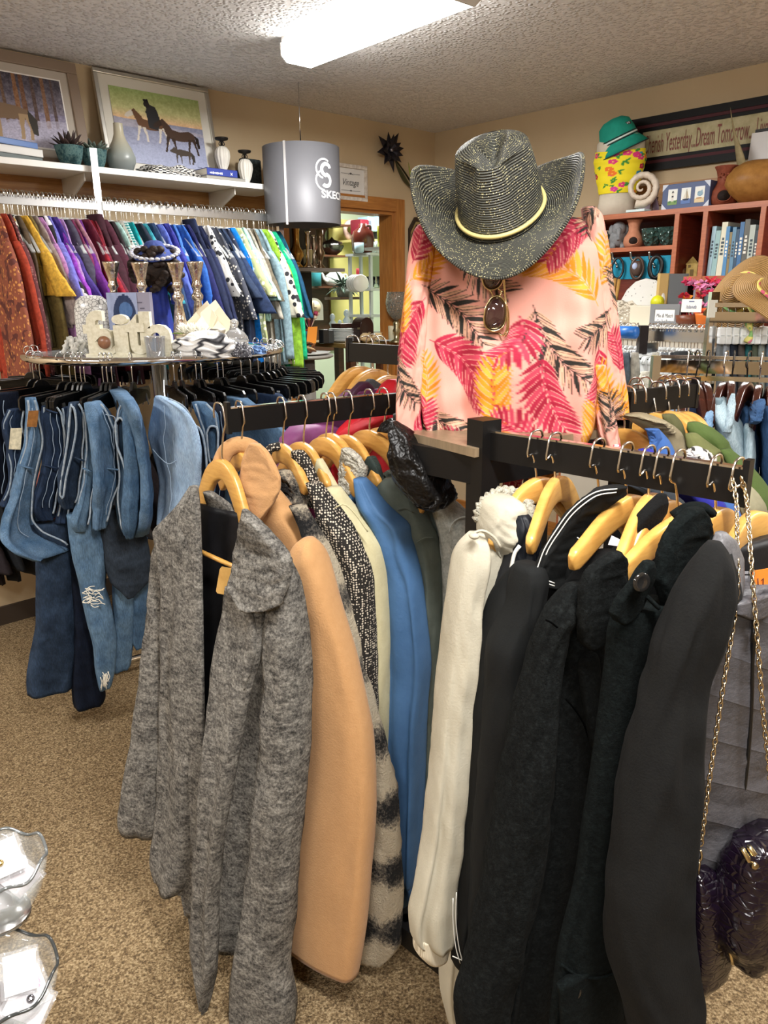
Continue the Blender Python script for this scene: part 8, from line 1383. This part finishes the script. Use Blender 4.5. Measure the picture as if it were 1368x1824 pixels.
PL=plain('#dfe2de', .3)
pc0=DW(612, 607, -.3)
for k in range(9):
 c=V3(*pc0[:2], zt_+.001+.0095*k);m=MB();m.lathe([(.05, 0), (.085, .006), (.095, .012), (.094, .0125), (.05, .004), (.001, .003)], c, 32);tag(m.build('stacked_plate', PL, None), 'pale plate in the stack on the doorway table', 'plate', 'plates stacked on the doorway table')
c=V3(*pc0[:2], zt_+.09);m=MB();m.box(c+UP*.016, (.13, .1, .03), ax=eL);tag(m.build('brown_box', plain('#3a211c', .35), None, smooth=False, bevel=.003), 'flat dark brown box on top of the plate stack', 'box')
c=DW(638, 605, -.2);c[2]=zt_+.001;ts=thing('bread_box', 'rounded dark brown chrome-striped breadbox on the doorway table', 'bread box', c);m=MB();P=[(-.06, 0)]+[(.06*math.cos(a), .1+.06*math.sin(a))for a in np.linspace(PI, 0, 12)]+[(.06, 0)];m.prism(P, c+V3(0, .04, .0), eL, UP, .09);m.build('body', plain('#31201c', .2), ts, smooth=False, bevel=.004);m=MB();m.box(c+UP*.09-V3(0, .0, 0)+nL*.055, (.11, .004, .012), ax=eL);m.build('chrome_stripe', CH, ts, smooth=False)
LADY=[(.05, 0), (.052, .01), (.04, .04), (.028, .07), (.014, .085), (.024, .11), (.014, .125), (.01, .13), (.018, .145), (.016, .16), (.008, .17), (.001, .172)]
for x, y, k, lb in((593, 588, 1.05, 'pale porcelain lady figurine in wide skirt left of the plates'), (618, 580, 1.2, 'pale porcelain figurine with tall hat behind the plates'), (606, 592, .8, 'small porcelain figurine between the two taller ladies')):item('porcelain_figurine', LADY, x, y+8, -.45, plain('#b9ccd0', .25), lb, 'figurine', 'porcelain figurines', k, z=zt_+.001)
for x, h_, cc_, lb in((577, .09, '#2a2d30', 'dark square jar at the left of the doorway table'), (586, .085, '#3d4448', 'smoked glass jar beside the dark square one')):c=DW(x, 600, -.25);c[2]=zt_+.001;m=MB();m.box(c+UP*h_/2, (.05, .05, h_), ax=eL);tag(m.build('dark_jar', plain(cc_, .15), None, smooth=False, bevel=.006), lb, 'jar')
for x, r_, lb in((655, .03, 'cream conch shell left on the doorway table'), (676, .028, 'cream conch shell right on the doorway table')):
 c=DW(x, 600, -.1);c[2]=zt_+.001;m=MB();P=spl([c+UP*r_-eL*.07, c+UP*(r_+.004)-eL*.03, c+UP*r_, c+UP*r_*.9+eL*.05], 22);m.tube(P, [max(.002, r_*math.sin(PI*(i/21.)**.8)*(1+.12*math.sin(i*2.4)))for i in range(22)], 10)
 for k in range(5):a=k*1.2;m.tube([c+UP*r_, c+UP*(r_+r_*1.3*abs(math.sin(a)))+eL*r_*1.6*math.cos(a)+nL*.01], [.007, .001], 6)
 tag(m.build('conch_shell', fabric('#d8c29a', '#c4a878', 30, .3), None), lb, 'shell', 'conch shells')
c=DW(690, 603, -.08);c[2]=zt_+.001;m=MB();m.lathe([(.04, 0), (.09, .008), (.1, .016), (.06, .006), (.001, .004)], c, 28);tag(m.build('blue_plate', plain('#b9c4cc', .3), None), 'grey blue plate at the right of the doorway table', 'plate')
GOB=glass('#f2f2ee', .05);c=DW(706, 600, .04);c[2]=zt_+.001;gb_=thing('crackle_goblet', 'large clear crackle glass goblet beside the pink shirt', 'goblet', c);H_=DW(706, 520, .04)[2]-zt_
vg=NT('crackle_glass');vg.color('#eef0ea');vg.set(Transmission_Weight=.9, Roughness=.08, IOR=1.45);vq=vg.n('ShaderNodeTexVoronoi', feature='DISTANCE_TO_EDGE');vq.inputs['Scale'].default_value=70;vg.l(vg.co(), vq.inputs['Vector']);vg.bump(vg.ramp(vq.outputs['Distance'], [(0, '#000000'), (.1, '#ffffff')]), .8, .015)
m=MB();m.lathe([(r*H_/.3, z_*H_/.3)for r, z_ in((.012, .13), (.03, .145), (.055, .18), (.066, .23), (.06, .28), (.056, .3), (.053, .3), (.057, .275), (.062, .23), (.052, .185), (.025, .15), (.001, .145))], c, 32);m.build('bowl', vg.m, gb_);m=MB();m.lathe([(r*H_/.3, z_*H_/.3)for r, z_ in((.045, 0), (.045, .006), (.016, .02), (.014, .05), (.024, .07), (.014, .09), (.02, .11), (.012, .132))], c, 24);m.build('stem', metal('#c2b894', .3, .1), gb_)
item('cream_pillar', [(.03, 0), (.032, .1), (.028, .105), (.001, .1)], 700, 605, -.02, plain('#cfc7a8', .6), 'cream pillar candle under the crackle goblet', 'candle', None, 1., z=zt_+.001)
rp=thing('round_pedestal', 'round grey pedestal table of dried bark left of the doorway', 'table', DW(548, 900, .1)*V3(1, 1, 0));zp=DW(548, 632, .1)[2];cp_=DW(548, 632, .1)
m=MB();m.lathe([(.13, -.02), (.15, -.012), (.15, 0), (.001, 0)], cp_, 40);m.build('top', plain('#8c8881', .5), rp);m=MB();m.lathe([(.12, 0), (.12, .01), (.05, .03), (.04, zp-.02)], cp_*V3(1, 1, 0), 24);m.build('pedestal', plain('#6d6760', .6), rp)
m=MB();m.lathe([(.06, .0), (.12, .008), (.135, .016), (.12, .012), (.001, .006)], cp_, 32);tag(m.build('white_dish', PL, None), 'white dish under the dried bark pieces', 'dish')
rg=np.random.default_rng(6)
for k in range(14):
 a=rg.uniform(0, 6.28);r_=rg.uniform(.0, .09);p=cp_+V3(r_*math.cos(a), r_*math.sin(a), .02+.05*rg.random()*(1-r_/.12));d=nrm(V3(rg.normal(), rg.normal(), .5*rg.random()));m=MB();L=rg.uniform(.04, .09);m.tube(spl([p-d*L/2, p+UP*.008, p+d*L/2], 8), [.006, .012, .014, .013, .015, .012, .01, .005], 6, flat=.5)
 tag(m.build('bark_piece', fabric(('#8a5a34', '#b98a58', '#5c3a24', '#c9a87c')[k%4], None, 60, .5), None), 'curl of dried bark in the heap on the round pedestal', 'bark piece', 'bark pieces on the pedestal')
fig=[('dried_flower_pot', 553, 600, 'crimson vase of dried pink and cream flowers', '#8c1f30', 1), ('rust_bouquet', 520, 600, 'rust and pink dried bouquet at the end of the clothes rail', '#8a4a2c', 2), ('wheat_basket', 520, 560, 'golden dried wheat in a small wicker basket', '#a4763c', 3)]
for nm, x, y, lb, cc_, sd_ in fig:
 c=DW(x, y+18, .0 if sd_==1 else.06);c[2]=zp if sd_!=3 else zp+.16;r=thing(nm, lb, 'dried flowers', c);m=MB();m.lathe([(.022, 0), (.03, .06), (.04, .13), (.042, .14), (.001, .135)], c, 18);m.build('pot', plain(cc_, .5), r);rg=np.random.default_rng(sd_)
 for k in range(14):
  a=rg.uniform(0, 6.28);tip=c+UP*(.19+.06*rg.random())+V3(.055*math.cos(a), .055*math.sin(a), 0)*rg.random()**.5;m=MB();m.tube([c+UP*.13, tip], .0015, 4);m.ball(tip, .014, 5, (1, 1, .8));m.build('dried_bloom', plain((['#b9476a', '#e2d0b4', '#5c2c34', '#c4603a']if sd_<3 else['#c49a4c', '#d8b468', '#96703a'])[k%(4 if sd_<3 else 3)], .8), r)
c=DW(545, 605, .02);c[2]=zp;m=MB();m.lathe([(.036, 0), (.03, .06), (.018, .11), (.02, .13), (.001, .13)], c, 20);tag(m.build('blue_feather_vase', fabric('#3f8090', '#2e6674', 60, .4), None), 'muted turquoise vase left of the crimson one', 'vase')
c=DW(556, 607, .1);c[2]=zp+.05;m=MB();m.box(c+UP*.06, (.07, .002, .1), ax=eL, az=nrm(UP+V3(.1, .3, 0)));tag(m.build('sunset_card', vcol(.5, .02)if False else plain('#e08a2c', .5), None, smooth=False, solid=.001)if False else m.build('sunset_card', plain('#dd8a30', .5), None, smooth=False), 'small orange sunset card stuck in the bark heap', 'card')
tg=thing('grey_tiered_shelf', 'pale grey glass-fronted tiered shelf beyond the doorway', 'shelf unit', DW(665, 900, -.9)*V3(1, 1, 0));g0=(DW(641, 450, -.9)-CORN)@eL;g1=(DW(684, 450, -.75)-CORN)@eL;GP=plain('#b9bfc2', .4)
for s in(g0, g1):
 for o in(-.78, -1.02):lbox(s, s+.022, 0, DW(660, 452, -.9)[2], o, o-.022).build('post', GP, tg, smooth=False)
for y in(452, 514, 560, 590):z_=DW(660, y, -.9)[2];lbox(g0-.02, g1+.04, z_-.018, z_, -.76, -1.05).build('shelf_board', GP, tg, smooth=False)
zA_=DW(660, 452, -.9)[2];zB_=DW(660, 514, -.9)[2]
jug=thing('brown_jug', 'big glossy brown ceramic jug on the pale grey tiered shelf', 'jug', DW(647, 445, -.9)*V3(1, 1, 0)+UP*zA_);c=V3(*jug.location);m=MB();m.lathe([(.07, 0), (.085, .02), (.09, .1), (.075, .16), (.03, .19), (.03, .215), (.022, .215), (.001, .2)], c, 28);m.build('body', plain('#4a1f16', .15), jug);m=MB();m.tube(spl([c+eL*.03+UP*.2, c+eL*.075+UP*.2, c+eL*.075+UP*.155], 10), .01, 8);m.build('handle', plain('#4a1f16', .15), jug)
for i, (x, z_, k, cc_, lb)in enumerate(((661, zA_, 1, '#c9d8d8', 'pale blue cup on top of the tiered shelf'), (671, zA_, 1.1, '#c4cdc8', 'pale sage patterned cup right of the blue one'), (640, zA_, .9, '#a9c6d6', 'light blue saucer stack left of the brown jug'))):item('pottery_cup', [(.03, 0), (.04, .01), (.042, .08), (.038, .08), (.034, .012), (.001, .01)], x, 450, -.86, plain(cc_, .35), lb, 'cup', 'pottery on the tiered shelf', k, z=z_+.001)
item('yellow_candle', [(.028, 0), (.03, .13), (.024, .135), (.001, .13)], 680, 436, -.55, plain('#b9b81c', .4), 'tall mustard yellow candle near the door jamb', 'candle', None, 1.1, z=DW(680, 440, -.55)[2])
o_=[x for x in bpy.data.objects if x.name=='yellow_candle'][0]
lbox((DW(676, 440, -.55)-CORN)@eL-.03, (DW(684, 440, -.55)-CORN)@eL+.05, DW(680, 440, -.55)[2]-.02, DW(680, 440, -.55)[2], -.45, -.68).build('candle_ledge', GP, tg, smooth=False)
for k in range(4):c=DW(630, 505, -.7)+eL*(.0)+UP*0;m=MB();m.lathe([(.001, 0), (.06, .0), (.062, .01), (.056, .018), (.001, .018)], c+nL*(.024*k), 32, az=nrm(nL+eL*-.5));tag(m.build('white_round_tin', plain('#dfe2e2', .35), None), 'white round lid in the leaning row below the mint wall', 'lid', 'white round lids')
rd=DW(637, 478, -.72);m=MB();m.tube([rd, rd-UP*.1], .012, 8);tag(m.build('red_ribbon', plain('#b02030', .6), None), 'short red ribbon hanging above the white round lids', 'ribbon')
for x, lb in((660, 'clear tumbler left on the grey shelf'), (670, 'clear tumbler right on the grey shelf')):item('clear_tumbler', [(.026, 0), (.032, .09), (.029, .09), (.024, .006), (.001, .006)], x, 512, -.9, glass('#eef2f0'), lb, 'glass', 'tumblers on the grey shelf', 1., z=zB_+.001)
sp_=thing('grey_plant', 'grey-green leafy artificial plant hanging beyond the doorway', 'plant', DW(612, 520, -1.2));c=DW(612, 520, -1.2);m=MB();rg=np.random.default_rng(14)
m.lathe([(.05, -.04), (.06, .0), (.062, .04), (.001, .03)], c, 18);m.build('pot', plain('#8a8f86', .6), sp_);m=MB()
for k in range(60):a=rg.uniform(0, 6.28);d=V3(math.cos(a), math.sin(a), rg.uniform(-.5, .9));L=rg.uniform(.08, .16);p=c+UP*.03;m.tube(spl([p, p+d*L*.6+UP*.02, p+d*L], 6), [.002, .008, .012, .012, .008, .001], 5, flat=.3)
m.build('foliage', fabric('#6d7f72', '#54665a', 40), sp_)
zq=DW(612, 520, -1.2)[2]-.04;lbox((c-CORN)@eL-.12, (c-CORN)@eL+.12, zq-.02, zq, -1.1, -1.3).build('plant_bracket', DKW, ws_, smooth=False)
ul=DW(626, 410, -1.75);m=MB();m.tube([ul+eL*.075*math.cos(a)+UP*.06*math.sin(a)for a in np.linspace(0, 2*PI, 26, endpoint=False)], [.02+.012*math.sin(a)**2 for a in np.linspace(0, 2*PI, 26, endpoint=False)], 9, closed=True);tag(m.build('wall_wreath', fabric('#d8a898', '#e6d4c8', 20, .2), None), 'pink and white ceramic heart ring on the mint wall', 'wall ornament')
lbox((DW(634, 420, -1.5)-CORN)@eL, (DW(690, 420, -1.5)-CORN)@eL+.1, 1.2, 2.15, -1.86, -1.88).build('x', plain('#d8d080', .6), None, smooth=False);x_=[o for o in bpy.data.objects if o.name=='x'][0];x_.name='yellow_shelf_back';tag(x_, 'pale yellow backed shelf panel at the far right of the mint wall', 'shelf panel')
for i, (x, y, cc_, w_, h_, lb)in enumerate(((643, 405, '#8a2436', .13, .12, 'maroon folded cloth high on the far shelf'), (655, 400, '#9fc6dc', .12, .12, 'pale blue folded cloth high on the far shelf'), (668, 396, '#a9cfe2', .08, .09, 'light blue box high on the far shelf'), (676, 412, '#3a3f44', .08, .14, 'charcoal box by the door jamb on the far shelf'))):
 c=DW(x, y, -1.6);m=MB();m.box(c, (w_, .14, h_), ax=eL);tag(m.build('shelf_bundle', plain(cc_, .6), None, smooth=False, bevel=.008), lb, 'bundle', 'bundles on the far shelf');
z_=DW(655, 410, -1.6)[2];fs2=lbox((DW(634, 410, -1.6)-CORN)@eL, (DW(690, 410, -1.6)-CORN)@eL+.05, z_-.1, z_-.08, -1.5, -1.86).build('far_shelf', plain('#d8d080', .6), None, smooth=False);tag(fs2, 'pale yellow shelf board carrying bundles beyond the doorway', 'shelf')
of_=thing('octagonal_frame', 'dark octagonal framed mirror half hidden by the shirt', 'mirror', DW(732, 460, .01));o=PLW(738, 470, .004);P=[(-.16, .3), (-.16, -.3), (-.06, -.42), (.1, -.42), (.2, -.3), (.2, .3), (.1, .40), (-.06, .40)];P=[(x_2*.55+.03, y_2*.72)for x_2, y_2 in P]
m=MB();m.prism(P, o, eL, UP, .016);m.build('frame', plain('#2a1c14', .4), of_, smooth=False);m=MB();m.prism([(x_2*.86, y_2*.9)for x_2, y_2 in P], o+nL*.016, eL, UP, .003);m.build('gold_edge', plain('#8f7a4c', .4), of_, smooth=False);m=MB();m.prism([(x_2*.78, y_2*.84)for x_2, y_2 in P], o+nL*.019, eL, UP, .002);m.build('mirror_pane', plain('#2e2620', .2), of_, smooth=False)
GB=clear('#cfd6d6', .2, .03);bs=thing('bowl_stand', 'two-tier stand holding the glass bowls at the lower left', 'stand', (-.56, .60, 0));
for i, (cx, Yc, yb, RX, lb)in enumerate(((-12, .62, 1452, .047, 'upper glass bowl with scalloped rim holding bagged earring cards'), (-8, .56, 1668, .05, 'lower glass bowl with smoky rim holding bagged earring cards'))):
 R_=.068;yc_=(1540, 1745)[i];c=PY(-12, yc_, Yc);n=96;th=np.linspace(0, 2*PI, n, endpoint=False);R_=np.linalg.norm(PY((76, 95)[i], yc_, Yc)-c);prof=[(.35, -.085), (.55, -.08), (.8, -.055), (.93, -.025), (1., 0), (.965, 0), (.9, -.022), (.77, -.05), (.5, -.074), (.001, -.076)];r=thing('glass_bowl', lb, 'bowl', c-UP*.085*R_/.07, 'glass bowls of earring cards')
 G=[c+(R_*p[0]*np.cos(th))[:, None]*V3(1, 0, 0)+(R_*p[0]*np.sin(th))[:, None]*V3(0, 1, 0)+(p[1]*R_/.07+.004*np.cos(th*7)*max(0, (p[0]-.7)/.3))[:, None]*UP for p in prof];m=MB();m.grid(G, closed=True, cap0=True, cap1=True);m.build('bowl', GB, r)
 m=MB();m.tube([c+V3(R_*.985*math.cos(a), R_*.985*math.sin(a), .001+.004*math.cos(a*7))for a in th], .0016, 8, closed=True);m.build('rim', plain('#3f4242' if i else '#6a6d6d', .08, .3, .8), r, label='smoky rim')
 zb_=c[2]-.085*R_/.07;m=MB();m.lathe([(R_*.55, 0), (R_*.55, .004), (.001, .004)], V3(c[0], c[1], zb_-.004), 28);m.build('plate', metal('#b9b9b9', .25), bs);m=MB();m.tube([V3(c[0], c[1], zb_-.003), V3(-.56, .60, zb_-.003)], .004, 8);m.build('arm', metal('#b9b9b9', .25), bs)
 cards=(((8, 1522, .0, .5, 1), (30, 1560, .4, .5, 0), (-10, 1590, -.3, .45, 0)), ((30, 1700, -.25, .55, 0), (52, 1762, -.1, .6, 1), (5, 1790, .3, .55, 0), (40, 1740, .5, .5, 0)))[i]
 lbs=(('white earring card with a gold stud on top in the upper bowl', 'clear bag corner under the top card in the upper bowl', 'white bagged card low in the upper bowl'), ('folded clear bag at the back of the lower bowl', 'white earring card with two jewelled studs in the lower bowl', 'blank bagged card at the front of the lower bowl', 'grey bagged card beneath the studded card'))[i]
 for j, (x, y, rot, sc, ear)in enumerate(cards):
  p=PY(x, y, Yc+.0-.006*j);p[2]=min(p[2], c[2]-.004+.006*(2-j));k=thing('earring_card', lbs[j], 'earring card', p, 'bagged earring cards');nrm_=nrm(nrm(CC-p)+V3(.1*j, .2, .5));axc=nrm(np.cross(UP, nrm_));axc=axc*math.cos(rot)+np.cross(nrm_, axc)*math.sin(rot);ayc=np.cross(nrm_, axc);W2, H2=.028, .036
  m=MB();m.prism([(-W2/2, -H2/2), (W2/2, -H2/2), (W2/2, H2/2), (-W2/2, H2/2)], p, axc, ayc, .0006);m.build('card', plain('#bcbab6' if ear or j==0 else '#a39d9f', .6), k, smooth=False)
  if ear:
   for q, (dx, dy)in enumerate(((-.004, .006), (-.002, -.009))if i else((-.006, -.004), )):m=MB();m.lathe([(.001, 0), (.003, .0006), (.0036, .002), (.002, .0032), (.001, .0034)], p+axc*dx+ayc*dy+nrm_*.0006, 14, az=nrm_);m.build('stud', metal('#c9b07a' if i==0 else('#c49a8c', '#8d8d92')[q], .2), k)
   if i:m=MB();m.box(p+axc*.009+ayc*.004+nrm_*.0008, (.0035, .0003, .014), ax=axc, ay=nrm_, az=ayc);m.build('card_print', plain('#d66a8a', .6), k, smooth=False);m=MB();m.box(p-axc*.011-ayc*.005+nrm_*.0008, (.001, .0003, .02), ax=axc, ay=nrm_, az=ayc);m.build('card_text', plain('#555555', .6), k, smooth=False)
  m=MB();W3, H3=.034, .042;GX, GY=np.meshgrid(np.linspace(-.5, .5, 16), np.linspace(-.5, .5, 16));Z=.0015+.003*vn(GX*5+j*3, GY*5+i, 3);m.grid(p+(GX*W3)[..., None]*axc+(GY*H3)[..., None]*ayc+Z[..., None]*nrm_);m.build('clear_bag', clear('#d6d7da', .2, .08), k)
m=MB();m.tube([V3(-.56, .60, .0), V3(-.56, .60, 1.3)], .006, 10);m.build('pole', metal('#b9b9b9', .25), bs);m=MB();m.lathe([(.14, 0), (.14, .012), (.02, .03)], V3(-.56, .60, 0), 32);m.build('base', metal('#b9b9b9', .25), bs)
def carry(root, child, part):
 for r in[o for o in bpy.data.objects if o.parent is None and o.name.split('.')[0]==root]:
  ps=[c for c in r.children if c.name.split('.')[0]==part]
  if not ps:continue
  for c in[c for c in r.children if c.name.split('.')[0]==child]:
   P=min(ps, key=lambda p:(p.location-c.location).length);l=c.location-P.location;c.parent=P;c.location=l
for a_ in(('teal_black_pea_coat', 'button', 'body'), ('teal_black_pea_coat', 'tab_loop', 'collar_tab'), ('teal_black_pea_coat', 'pocket_seam', 'pocket_flap'), ('charcoal_wool_coat', 'button', 'body'), ('grey_quilted_vest', 'zip_pull', 'zip'), ('grey_quilted_vest', 'pen_price', 'price_sticker'), ('grey_quilted_vest', 'neck_print', 'inner_back'), ('hanging_drum_sign', 'drum_lettering', 'drum_wall'), ('hanging_drum_sign', 'drum_emblem', 'drum_wall'), ('hanging_drum_sign', 'seam_strip', 'drum_wall'), ('straw_cowboy_hat', 'hat_cord', 'crown'), ('straw_cowboy_hat', 'brim_edge', 'brim'), ('bucket_hat', 'badge_mark', 'badge'), ('bucket_hat', 'band_stripe', 'crown'), ('bucket_hat', 'brim_piping', 'crown'), ('chain_strap_purse', 'clasp', 'flap'), ('chain_strap_purse', 'frame_bar', 'flap'), ('blue_zip_jacket', 'collar_edge', 'collar'), ('camel_wool_coat', 'sleeve_seam', 'sleeve'), ('pale_grey_cardigan', 'sleeve_seam', 'sleeve'), ('white_hooded_jacket', 'fleece_trim', 'hood'), ('white_hooded_jacket', 'cuff', 'sleeve'), ('black_leather_jacket', 'cuff', 'sleeve'), ('folded_jeans', 'waist_patch', 'body'), ('folded_jeans', 'belt_loop', 'body'), ('folded_jeans', 'pocket_stitching', 'body'), ('folded_jeans', 'ripped_threads', 'trouser_leg'), ('straw_sun_hat', 'scarf_band', 'crown'), ('standing_book', 'spine_lettering', 'cover'), ('lying_book', 'spine_title', 'cover'), ('trouser_hanger', 'wire', 'bar'), ('trouser_hanger', 'clip', 'bar'), ('doll', 'lace_cuff', 'sleeve'), ('doll', 'lace_trim', 'hat'), ('nautical_box', 'picture_tile', 'box'), ('nautical_box', 'corner_ornament', 'box'), ('earring_card', 'stud', 'card'), ('earring_card', 'card_print', 'card'), ('earring_card', 'card_text', 'card'), ('sunglasses', 'rim', 'lens'), ('palm_print_shirt', 'cuff', 'sleeve'), ('framed_notice', 'handwriting', 'sheet'), ('word_sign', 'lettering', 'face'), ('vintage_sign', 'lettering', 'face')):carry(*a_)
